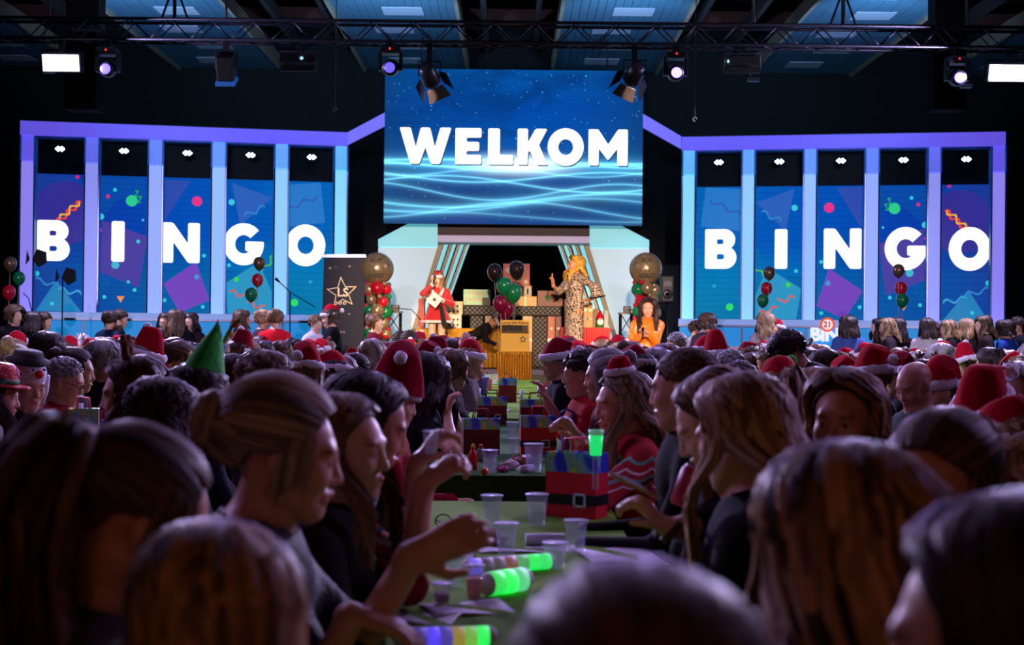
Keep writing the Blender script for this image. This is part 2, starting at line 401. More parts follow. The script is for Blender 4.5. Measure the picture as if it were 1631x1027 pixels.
def bingo_bg(mirror, W):
    m, nt, b = new_mat('bingo_picture'); g = NT(nt)
    tc = g.n('ShaderNodeTexCoord'); sp = g.n('ShaderNodeSeparateXYZ'); g.put(sp.inputs[0], tc.outputs['Object'])
    s = g.m('SUBTRACT', W, sp.outputs[0]) if mirror else sp.outputs[0]
    z = sp.outputs[2]; s1 = g.m('DIVIDE', s, W); z1 = g.m('DIVIDE', g.m('SUBTRACT', z, 1.7), 2.8)
    a = g.ramp(s1, [(0, lin((38, 36, 146))), (.18, lin((16, 54, 172))), (.45, lin((0, 74, 194))), (.75, lin((0, 96, 206))), (1, lin((0, 112, 206)))])
    cb = g.n('ShaderNodeCombineXYZ'); g.put(cb.inputs[0], s); g.put(cb.inputs[1], z)
    vo = g.n('ShaderNodeTexVoronoi', feature='F1', distance='MANHATTAN'); vo.inputs['Scale'].default_value = .62; g.put(vo.inputs['Vector'], cb.outputs[0])
    hs = g.n('ShaderNodeSeparateColor'); g.put(hs.inputs[0], vo.outputs['Color'])
    a = g.mix(g.m('MULTIPLY', hs.outputs[0], .5), a, lin((10, 52, 158)))
    a = g.mix(g.m('MULTIPLY', hs.outputs[1], .35), a, lin((10, 140, 215)))
    teal = g.m('MULTIPLY', g.m('MAXIMUM', g.m('SUBTRACT', .55, z1), 0), g.m('MULTIPLY', s1, 1.7))
    a = g.mix(g.m('MINIMUM', teal, .8), a, lin((10, 165, 190)))
    low = g.m('MULTIPLY', g.m('MAXIMUM', g.m('SUBTRACT', .35, z1), 0), 1.2)
    a = g.mix(g.m('MINIMUM', low, .6), a, lin((18, 60, 170)))
    ln = g.m('MULTIPLY_ADD', g.m('GREATER_THAN', g.m('SINE', g.m('MULTIPLY', z, 52.)), .82), -.13, 1.)
    a = g.mix(1., a, ln, 'MULTIPLY')
    b.inputs['Base Color'].default_value = (.004, .004, .004, 1); b.inputs['Specular IOR Level'].default_value = 0; b.inputs['Roughness'].default_value = 1; g.put(b.inputs['Emission Color'], a); b.inputs['Emission Strength'].default_value = .85
    return m

def lerp(a, b, t): return tuple(x + (y - x) * t for x, y in zip(a, b))
PIL_OUT, PIL_IN = (150, 138, 252), (140, 222, 250)
TOP_OUT, TOP_IN = (104, 92, 238), (100, 182, 238)
def wash_glow(c, s=1.0): return mat(tuple(int(x) for x in c), .5, emit=.82 * s, ecol=tuple(int(x) for x in c))  # coloured wash light on white pillars, beams and sills, painted as glow
steel_m = mat('8d95b8', .3, .9)
recess_m = mat('060509', .8)
side_m = mat('3a6fb0', .5, emit=.12, ecol='2a6fd0')  # pillar sides: their shade painted as a darker blue

def wing(side, A, B, edges, letters, label):
    A = Vector((A.x, A.y, 0)); B = Vector((B.x, B.y, 0)); W = (B - A).length; X = (B - A) / W; N = Vector((-X.y, X.x, 0))
    root = empty('bingo_wall', A, math.atan2(X.y, X.x)); tag(root, label, 'stage wall')
    base = Matrix.Translation(A) @ Matrix.Rotation(math.atan2(X.y, X.x), 4, 'Z')
    def sx(u, off=0.):      # position along the wing seen at pixel column u, off metres behind the front
        q = ray(u, 400); O = A + N * off; t = (O - CAM).dot(N) / q.dot(N); return (CAM + q * t - O).dot(X)
    def zz(u, v, off=0.):
        q = ray(u, v); O = A + N * off; t = (O - CAM).dot(N) / q.dot(N); return (CAM + q * t).z
    ztop = (zz(edges[0][0], 192 if side < 0 else 218) + zz(edges[-1][1], 211 if side < 0 else 210)) / 2
    z0 = 1.72; hb = .27; zseam = ztop - hb - .50; zp = ztop - .98
    obj('top_beam', MB().box((0, -.02, ztop - hb), (W, .45, ztop), bevel=.008), wash_glow((108, 92, 240), .9), root)
    obj('beam_edge', MB().box((-.01, .0, ztop), (W + .01, .46, ztop + .02)), case_m, root)
    obj('recess', MB().box((.05, .42, z0 - .2), (W - .05, .5, ztop)), recess_m, root)
    obj('soffit', MB().box((.1, .05, ztop - hb - .03), (W - .1, .42, ztop - hb)), mat('2a63a0', .5), root)
    mids = []
    for k, (u0, u1) in enumerate(edges):
        x0, x1 = sx(u0), sx(u1); t = k / 5 if side < 0 else 1 - k / 5
        mids.append((x0, x1))
        obj('pillar', MB().box((x0, 0, z0 - .02), (x1, .22, zseam - .012), bevel=.006), wash_glow(lerp(PIL_OUT, PIL_IN, t)), root)
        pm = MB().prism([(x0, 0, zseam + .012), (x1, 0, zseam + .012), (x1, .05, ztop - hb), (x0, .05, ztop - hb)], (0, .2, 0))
        obj('pillar_head', pm, wash_glow(lerp(TOP_OUT, TOP_IN, t)), root)
        for xs, xo in ((x0, -.035), (x1, .035)):
            a, b_ = sorted((xs, xs + xo)); obj('pillar_return', MB().box((a, .04, z0 - .02), (b_, .40, ztop - hb)), side_m, root)
            obj('edge_strip', MB().box((a + .008, .02, z0), (b_ - .008, .045, zseam)), steel_m if (xo > 0) == (side < 0) else recess_m, root)
    bg = bingo_bg(side > 0, W); panels = []
    for k in range(5):
        x0, x1 = mids[k][1] + .035, mids[k + 1][0] - .035; xm = (x0 + x1) / 2
        pn = obj('led_panel', MB().box((x0, .30, z0), (x1, .38, zp)), bg, root); panels.append((pn, x0, x1))
        lm = obj('bay_lamp', MB().lathe([(.04, 0), (.075, .03), (.08, .10), (.05, .14)], 14, (xm, .22, ztop - hb - .24), Matrix.Rotation(R(90), 3, 'X')), case_m, root)
        for j in range(7):
            a = j * math.pi / 3; r_ = 0 if j == 6 else .055
            obj('led', MB().ball((xm + r_ * math.cos(a) * 1.25, .075, ztop - hb - .24 + r_ * math.sin(a) * .6), .022, 5), mat('111111', .5, emit=9, ecol='c8ecff'), lm)
        if k in (0, 2, 4): light('SPOT', base @ Vector((xm, .1, ztop - hb - .3)), base @ Vector((xm, -.3, 1.0)), '60a0ff', 60, .05, 70)
        ch, u0, u1, v0, v1 = letters[k]
        wd, lp = glyph(ch); a = Vector((sx(u0, .30), .29, zz(u0, v1, .30))); w_ = sx(u1, .30) - a.x; h_ = zz(u0, v0, .30) - a.z
        o = obj('letter', loops_mesh([[(p[0] / wd * w_, p[1] * h_) for p in L] for L in lp], .01), white_led, pn)
        o.matrix_local = frame(a, (1, 0, 0), (0, 0, 1))
    # flat confetti of the running picture (s measured from the outer end, h from the panel foot)
    def shape(kind, s, h, size, col, ang=0., n=0, off=.295):
        x = s if side < 0 else W - s
        for pn, x0, x1 in panels:
            if not (x0 - size * .4 < x < x1 + size * .4): continue
            if kind == 'dot': pts = [(math.cos(a) * size, math.sin(a) * size) for a in [i * math.pi / 9 for i in range(18)]]
            elif kind == 'poly': pts = [(math.cos(i * 2 * math.pi / n + ang) * size, math.sin(i * 2 * math.pi / n + ang) * size) for i in range(n)]
            else:
                L_ = size; up, dn = [], []
                for i in range(25):
                    t = i / 24 * L_ - L_ / 2; q = math.sin(i / 24 * math.pi * 2 * n) * .045
                    up.append((t, q + .022)); dn.append((t, q - .022))
                pts = up + dn[::-1]; ca, sa = math.cos(ang), math.sin(ang); pts = [(p * ca - q * sa, p * sa + q * ca) for p, q in pts]
            if side > 0: pts = [(-p, q) for p, q in pts][::-1]
            P2 = [(min(max(x + p, x0 + .004), x1 - .004), z0 + min(max(h + q, .01), zp - z0 - .01)) for p, q in pts]
            if max(p for p, q in P2) - min(p for p, q in P2) < .02: continue
            mm = MB().prism([(p, off, q) for p, q in (P2 if side < 0 else P2)], (0, .004, 0))
            obj('confetti', mm, mat('080808', .5, emit=.9, ecol=col), pn)
    S = lambda u: sx(u, .3)
    if side > 0: S = lambda u: W - sx(1631 - (u - 33) - 31, .3)
    H = lambda v: (495 - v) * .01215
    pur, cy, gr, pk, og = (88, 48, 168), (40, 205, 225), (24, 210, 140), (235, 30, 130), (255, 110, 30)
    shape('poly', S(105), H(335), .62, (52, 46, 150), .3, 24, .2985)
    shape('poly', S(192), H(400), .75, (64, 50, 160), .5, 4, .2985)
    shape('poly', S(300), H(460), .62, (112, 60, 190), -.25, 4, .298)
    shape('poly', S(90), H(490), .55, (20, 130, 190), math.pi / 2, 3, .297)
    shape('poly', S(405), H(470), .75, (14, 150, 200), .2, 5, .2985)
    shape('poly', S(480), H(310), .6, (20, 120, 205), .9, 4, .2985)
    shape('poly', S(395), H(310), .5, (10, 92, 190), .2, 3, .298)
    shape('poly', S(262), H(300), .55, (8, 66, 172), .5, 3, .298)
    for (u, v, r, col) in ((122, 277, 3, pk), (158, 301, 3, cy), (171, 307, 3, pk), (182, 296, 3, cy), (209, 313, 9, gr), (313, 311, 8, pk), (368, 311, 5, cy), (160, 340, 5, cy), (220, 379, 3, cy), (59, 434, 4, cy), (205, 445, 2.5, cy), (263, 474, 3, cy), (314, 435, 4, (60, 150, 210)), (377, 438, 4, (40, 220, 60)), (184, 418, 6, (40, 190, 210)), (84, 482, 3, cy), (167, 470, 3, cy), (215, 458, 3, cy), (324, 484, 3, cy), (365, 415, 3, cy), (325, 400, 3, cy), (470, 475, 6, (30, 230, 90)), (495, 440, 3, (30, 160, 220)), (159, 362, 2.5, (200, 60, 200)), (227, 344, 2, cy)):
        shape('dot', S(u), H(v), r * .0125, col)
    shape('squig', S(109), H(334), .62, (255, 70, 20), .75, 2.5); shape('squig', S(110), H(331), .5, (255, 180, 40), .75, 2.0, .294)
    shape('squig', S(219), H(306), .26, (20, 170, 90), -1.1, 2)
    shape('squig', S(75), H(448), .5, (40, 130, 205), -.25, 1.5); shape('squig', S(112), H(462), .45, (50, 160, 215), -.2, 1.5)
    shape('squig', S(380), H(462), .34, (225, 90, 60), -.25, 1.3); shape('squig', S(408), H(480), .36, (225, 90, 60), -.3, 1.3)
    shape('squig', S(478), H(310), .7, (30, 90, 185), .45, 2); shape('squig', S(405), H(325), .45, (30, 130, 205), .45, 1.5)
    shape('squig', S(428), H(410), .4, (60, 190, 70), .9, 1.5)
    shape('poly', S(193), H(472), .085, (250, 150, 40), -math.pi / 2, 3)
    # sill and low lit wall
    obj('sill', MB().box((0, -.42, z0 - .13), (W, .42, z0 - .01), bevel=.008), wash_glow((142, 168, 232), .75), root)
    obj('sill_lip', MB().box((0, -.45, z0 - .16), (W, -.40, z0 - .12)), mat('9aa0bc', .35, .5), root)
    nl = 5
    for k in range(nl):
        xa, xb = W * k / nl, W * (k + 1) / nl
        obj('base_panel', MB().box((xa + .02, -.38, .05), (xb - .02, -.32, z0 - .17)), wash_glow((28, 146, 222), .75), root)
        obj('base_post', MB().box((xb - .025, -.40, 0), (xb + .025, -.31, z0 - .16)), mat('7d86a8', .4, .5), root)
    return root, X, N, W, base, ztop, sx, zz

LW = wing(-1, P(31, 300, 27.4), P(553, 300, 28.6), ((32, 51), (134.5, 154), (236, 256), (337, 357), (437.5, 457), (533, 551)),
     (('B', 59, 111, 350, 415), ('I', 177.5, 198, 352, 416.5), ('N', 257, 318, 354, 418), ('G', 356, 420, 356, 420.5), ('O', 455, 518, 358, 422)),
     'row of tall lavender pillars and five screens spelling BINGO, west of the stage')
RW = wing(1, P(1085, 300, 28.6), P(1601, 300, 27.4), ((1087, 1105), (1182, 1200), (1280.5, 1298.5), (1379, 1398), (1479, 1497), (1581, 1600)),
     (('B', 1123, 1173, 365, 428), ('I', 1234, 1254, 365, 428), ('N', 1312, 1372, 364, 428), ('G', 1409, 1476, 363, 429), ('O', 1511, 1578, 363, 430)),
     'row of tall lavender pillars and five screens spelling BINGO, east of the stage')
LW[0]['label'] = 'lavender pillared wall with five screens spelling BINGO, on the left of WELKOM'
RW[0]['label'] = 'lavender pillared wall with five screens spelling BINGO, on the right of WELKOM'
# bubble logo on the low wall under the right wing
root, X, N, W, base, *_ , sx, zz = RW
logo = MB()
lg = obj('logo_lettering', text_mesh('BiN', .36, .02, .018), mat('f2f4ff', .4, emit=.7, ecol='ffffff'), root); lg.matrix_local = frame((sx(1314), -.42, 1.42), (1, 0, 0), (0, 0, 1))
lb = obj('logo_ball', MB().lathe([(.0, -.0), (.13, 0), (.13, .02), (0, .02)], 20, (sx(1318), -.44, 1.62), Matrix.Rotation(R(90), 3, 'X')), mat('ffffff', .4, emit=.7, ecol='ffe6dc'), root)
lr = obj('logo_ring', MB().tube([(sx(1318) + .12 * math.cos(a), -.45, 1.62 + .12 * math.sin(a)) for a in [i * math.pi / 10 for i in range(21)]], .022, 6), mat('e0501c', .4, emit=.7, ecol='ff5020'), root)
ln_ = obj('logo_number', text_mesh('21', .15, .01, .004), mat('e0501c', .4), root); ln_.matrix_local = frame((sx(1318), -.475, 1.62), (1, 0, 0), (0, 0, 1))

# diagonal beams from the wings up to the screen, violet wash painted as glow
for side, (ua, va0, va1), (ub, vb0, vb1), lab in ((-1, (553, 211, 230), (616, 177.5, 198), 'violet diagonal beam on the left of the screen'), (1, (1085, 217, 236), (1019, 178, 199), 'violet diagonal beam on the right of the screen')):
    a0, a1, b0, b1 = P(ua, va0, 28.6), P(ua, va1, 28.6), P(ub, vb0, 27.95), P(ub, vb1, 27.95)
    r_ = empty('diagonal_beam', a1); tag(r_, lab, 'light beam', 'diagonal beams beside the screen')
    part('glow_face', MB().prism([a0, b0, b1, a1], (0, .12, 0)), wash_glow((126, 116, 246), .95), r_)
    part('housing', MB().prism([p + Vector((0, .12, 0)) for p in (a0, b0, b1, a1)], (0, .2, 0)), case_m, r_)

# ------------------------------------------------------------------ portal under the screen
pd = 28.0
def Q(u, v, d=pd): return P(u, v, d)
dz_ = (0, .5, 0)
wallp = mat('d6e6f2', .55, emit=.42, ecol='b4e0f8'); capm = mat('9fe6f4', .5, emit=.5, ecol='78dcf2'); barm = mat('45364a', .6); stripm = mat('c8bcd8', .5, emit=.35, ecol='b0a0dc')  # pylon face and head: light falling on them painted as pale and cyan glow
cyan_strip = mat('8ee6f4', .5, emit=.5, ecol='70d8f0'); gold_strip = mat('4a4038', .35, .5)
def mirror(u): return 1636.5 - u
for side in (-1, 1):
    f = (lambda u: u) if side < 0 else mirror
    dv = 0 if side < 0 else 1.5
    r_ = empty('portal_pylon', Q(f(640), 529 + 33))
    r_.location.z = STAGE_Z
    tag(r_, 'pale cyan chamfered pylon with slanted stripes, %s the singer in red' % ('beside' if side < 0 else 'far from'), 'stage portal', 'portal pylons')
    zb = STAGE_Z
    def quad(name, pts, m, thick=.5, front=0.):
        pp = [Q(f(u), v + dv) for u, v in pts]
        for p in pp: p.y -= front
        for p, (u, v) in zip(pp, pts):
            if v >= 565: p.z = zb + .002
        return part(name, MB().prism(pp, (0, thick, 0)), m, r_)
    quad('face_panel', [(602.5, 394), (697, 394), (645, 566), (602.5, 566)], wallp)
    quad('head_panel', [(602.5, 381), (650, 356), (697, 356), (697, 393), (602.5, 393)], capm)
    for (t0, t1, m_) in ((0, 8, gold_strip), (9.5, 16, cyan_strip), (18, 22, gold_strip), (23.5, 28.5, cyan_strip), (31, 35, gold_strip), (36, 41, cyan_strip), (43, 46, gold_strip), (47, 50, cyan_strip)):
        quad('slanted_strip', [(698 + t0, 390), (698 + t1, 390), (640 + t1 * .82, 566), (640 + t0 * .82, 566)], m_, .12, .02 + (.1 if m_ is cyan_strip else 0))
LP = [o for o in bpy.data.objects if o.name.startswith('portal_pylon')]
LP[0]['label'] = 'pale cyan chamfered pylon with slanted stripes beside the performer in red'
LP[1]['label'] = 'pale cyan chamfered pylon with slanted stripes behind the performer in leopard print'
hd = empty('portal_header', Q(818, 372)); tag(hd, 'dark plum header with a lilac strip spanning the portal under the screen', 'stage portal')
part('header_board', MB().prism([Q(697, 357), Q(939, 359), Q(939, 376), Q(697, 374)], (0, .4, 0)), barm, hd)
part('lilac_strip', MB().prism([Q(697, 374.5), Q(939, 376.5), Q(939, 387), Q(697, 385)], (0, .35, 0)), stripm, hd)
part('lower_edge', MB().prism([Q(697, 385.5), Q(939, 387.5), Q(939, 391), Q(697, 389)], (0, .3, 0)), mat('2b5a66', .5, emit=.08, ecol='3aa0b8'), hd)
struct('wall_portal', MB().box((-1.7, 30.2, STAGE_Z), (1.8, 30.3, 3.4)), mat('020203', .95, spec=0.))
# dark drapes behind the wings
for k, (ua, ub, lab) in enumerate(((556, 604, 'black stage drape on the left of the portal'), (1033, 1086, 'dark teal stage drape on the right of the portal'))):
    a, b_ = P(ua, 400, 28.9), P(ub, 400, 28.9)
    def dr(s, t, a=a, b_=b_): return Vector((a.x + (b_.x - a.x) * s, 28.9 + .05 * math.sin(s * 50), STAGE_Z + 2.0 * t))
    tag(obj('stage_drape', MB().grid(dr, 60, 4), mat('0d1820' if k else '0c0b12', .9)), lab, 'drape')

# ------------------------------------------------------------------ truss
TY, TZ = 20.45, P(815, 55, 20.45).z
tr = empty('lighting_truss', (0, TY, TZ)); tag(tr, 'black box truss spanning the hall above the audience', 'truss')
chrome = mat('2a2833', .35, .8); TH = .145
cm = MB().tube([(-10.5, 0, 0), (10.5, 0, 0)], .026, 8).mesh('chord'); cm.materials.append(chrome)
for dy, dz in ((-TH, -TH), (TH, -TH), (-TH, TH), (TH, TH)):
    o = bpy.data.objects.new('chord', cm); put(o, tr); o.location = (0, dy, dz)
bl = math.hypot(.29, .29)
bmz = MB().tube([(0, 0, -TH), (.29, 0, TH)], .011, 5).mesh('brace'); bmz.materials.append(chrome)
bmy = MB().tube([(0, -TH, 0), (.29, TH, 0)], .011, 5).mesh('brace'); bmy.materials.append(chrome)
for k in range(72):
    x = -10.44 + k * .29
    for (mm, dy, dz) in ((bmz, -TH, 0), (bmz, TH, 0), (bmy, 0, -TH)):
        o = bpy.data.objects.new('brace', mm); put(o, tr); o.location = (x, dy, dz)
        if k % 2: o.scale.x = -1; o.location.x += .29
for u in (278, 1343):
    q = P(u, 30, TY)
    obj('hoist_chain', MB().tube([(q.x, 0, TH), (q.x, 0, 2.7)], .03, 6), recess_m, tr)
    for dx in (-.2, .2): obj('sling', MB().tube([(q.x, 0, .7), (q.x + dx, 0, TH)], .018, 5), recess_m, tr)
for u in (80, 360, 1200, 1540):
    q = P(u, 30, TY); obj('drop_pipe', MB().tube([(q.x, .0, TH), (q.x, .0, 2.7)], .022, 6), mat('5c5560', .5, .5), tr)

body_m = mat('16151c', .4, .3)
def fixture(name, u, v, lab, cat='stage light', group=None):
    p = P(u, v, TY - .02); r_ = empty(name, p); tag(r_, lab, cat, group); return r_, p
def clampbar(r_, top):
    obj('clamp', MB().box((-.04, -.04, top), (.04, .04, TZ - TH - r_.location.z + .02)), body_m, r_)
for (u, v, lab) in ((98, 100, 'glaring white LED wash panel hanging at the left end of the truss'), (1603, 116, 'glaring white LED wash panel hanging at the right end of the truss')):
    r_, p = fixture('led_wash_panel', u, v, lab, group='LED wash panels'); clampbar(r_, .18)
    obj('yoke', MB().tube([(-.3, .05, -.05), (-.3, .05, .19), (.3, .05, .19), (.3, .05, -.05)], .014, 6), body_m, r_)
    Mt = Matrix.Rotation(R(14), 4, 'X')
    obj('housing', MB().box((-.28, -.02, -.14), (.28, .12, .14), Mt), body_m, r_)
    obj('glow_face', MB().box((-.255, -.05, -.115), (.255, -.02, .115), Mt), mat('111111', .5, emit=6, ecol='e8dcff'), r_)
for (u, v, lab, on) in ((172, 104, 'blue-lit moving head lamp beside the left white wash panel', 5), (622, 102, 'moving head lamp hanging over the top left corner of the screen', 2), (1076, 110, 'bright violet moving head lamp just right of the screen', 12), (1524, 118, 'bright violet moving head lamp beside the right white wash panel', 12)):
    r_, p = fixture('moving_head_lamp', u, v, lab, group='moving head lamps'); clampbar(r_, .2)
    obj('base', MB().box((-.15, -.12, .14), (.15, .12, .24), bevel=.02), body_m, r_)
    for s in (-1, 1): obj('yoke_arm', MB().box((s * .15 - .025, -.06, -.1), (s * .15 + .025, .06, .18), bevel=.01), body_m, r_)
    hdm = obj('head', MB().lathe([(.06, .16), (.11, .12), (.13, 0), (.115, -.1), (.105, -.13)], 18, (0, 0, -.05), Matrix.Rotation(R(-78), 3, 'X')), body_m, r_)
    obj('lens', MB().ball((0, -.14, -.075), .075, 10, (1, .4, 1)), mat('111133', .3, emit=on, ecol='5a4cff'), hdm)
    obj('status_led', MB().ball((.0, -.125, .2), .012, 5), mat('220000', .3, emit=5, ecol='ff2010'), r_)
for (u, v, lab, s) in ((684, 120, 'theatre lamp with barn doors over the left side of the screen', 1), (1010, 118, 'theatre lamp with barn doors over the right side of the screen', -1)):
    r_, p = fixture('barn_door_lamp', u, v, lab, group='barn door lamps'); clampbar(r_, .18)
    Mt = Matrix.Rotation(R(-25 * s), 4, 'Y') @ Matrix.Rotation(R(60), 4, 'X')
    obj('yoke', MB().tube([(-.15, 0, -.02), (-.16, 0, .2), (.16, 0, .2), (.15, 0, -.02)], .012, 6), body_m, r_)
    obj('can', MB().lathe([(.06, .2), (.11, .18), (.12, 0), (.14, -.1), (.14, -.13)], 18, (0, 0, 0), Mt.to_3x3()), body_m, r_)
    obj('lens', MB().lathe([(0, -.12), (.11, -.12), (.11, -.115)], 16, (0, 0, 0), Mt.to_3x3()), mat('332010', .3, emit=1.2, ecol='ffb060'), r_)
    for k in range(4):
        Mk = Mt @ Matrix.Rotation(k * math.pi / 2, 4, 'Z')
        mm = MB(); pts = [Mk @ Vector(q) for q in ((-.12, .14, -.13), (.12, .14, -.13), (.17, .24, -.30), (-.17, .24, -.30))]; mm.prism(pts, (Mk.to_3x3() @ Vector((0, .006, 0)))); obj('barn_door', mm, body_m, r_)
for (u, v, lab) in ((360, 104, 'boxy stage lamp with a blue glass front under the left truss'), ):
    r_, p = fixture('box_lamp', u, v, lab); clampbar(r_, .2)
    Mt = Matrix.Rotation(R(28), 4, 'X')
    obj('housing', MB().box((-.12, -.15, -.2), (.12, .15, .16), Mt, bevel=.02), body_m, r_)
    obj('glass', MB().box((-.14, -.2, -.25), (.14, .1, -.2), Mt), mat('1d3f7a', .2, emit=.3, ecol='2f6fd0'), r_)
    for s in (-1, 1): obj('yoke_arm', MB().box((s * .15 - .012, -.02, -.05), (s * .15 + .012, .02, .22)), body_m, r_)
for (u, v, lab) in ((475, 98, 'empty rectangular lamp frame hanging left of the screen'), (1182, 101, 'rectangular lamp frame hanging right of the screen')):
    r_, p = fixture('lamp_frame', u, v, lab, group='rectangular lamp frames'); clampbar(r_, .14)
    obj('frame', MB().tube([(-.26, 0, -.13), (.26, 0, -.13), (.26, 0, .14), (-.26, 0, .14), (-.26, 0, -.13)], .013, 6), mat('5c5568', .3, .8), r_)
    obj('lamp_bar', MB().box((-.25, -.03, -.01), (.25, .07, .1)), recess_m, r_)
    obj('tray', MB().box((-.24, -.02, -.13), (.24, .12, -.05)), recess_m, r_)
for (u, v, lab) in ((76, 112, 'small flat lamp under the left wash panel'), (1201, 126, 'small flat lamp under the right lamp frame'), (1540, 136, 'small flat lamp below the right violet moving head')):
    p = P(u, v, TY + 1.2); r_ = empty('flat_lamp', p); tag(r_, lab, 'stage light', 'small flat lamps')
    obj('housing', MB().box((-.09, 0, -.03), (.09, .1, .03), bevel=.008), mat('7a86a8', .4), r_)
    obj('bracket', MB().tube([(-.1, .05, 0), (-.1, .05, .1), (0, .05, 7.0 - p.z), (.1, .05, .1), (.1, .05, 0)], .008, 5), body_m, r_)
for (u, v0, v1, lab) in ((535, 98, 172, 'hook on a thin wire left of the screen'), (1108, 113, 187, 'hook on a thin wire right of the screen')):
    a, b_ = P(u, v0, 22.0), P(u - 1, v1, 22.0); r_ = empty('wire_hook', b_); tag(r_, lab, 'hook', 'hooks on wires')
    part('wire', MB().tube([b_, Vector((a.x, a.y, 7.7))], .008, 5), mat('6a625c', .5, .5), r_)
    part('hook', MB().tube([b_ + Vector((.03 * math.cos(t), 0, .03 * math.sin(t) - .03)) for t in [i * .45 for i in range(12)]], .01, 5), mat('8a7a68', .5, .5), r_)
for (u0, u1, lab) in ((118, 150, 'dark curved line array speaker hanging behind the left truss end'), (1507, 1532, 'dark curved line array speaker hanging behind the right truss end')):
    r_ = empty('line_array_speaker', P((u0 + u1) / 2, 170, 22)); tag(r_, lab, 'speaker', 'line array speakers')
    for k in range(6):
        a = P((u0 + u1) / 2, 50 + k * 21, 22 + .02 * k * k)
        part('speaker_box', MB().box((a.x - .32, a.y, a.z - .19), (a.x + .2, a.y + .4, a.z)), mat('06070c', .85, spec=.1), r_)
    part('fly_frame', MB().box((r_.location.x - .3, 22, r_.location.z + 1.25), (r_.location.x + .2, 22.4, 7.5)), recess_m, r_)
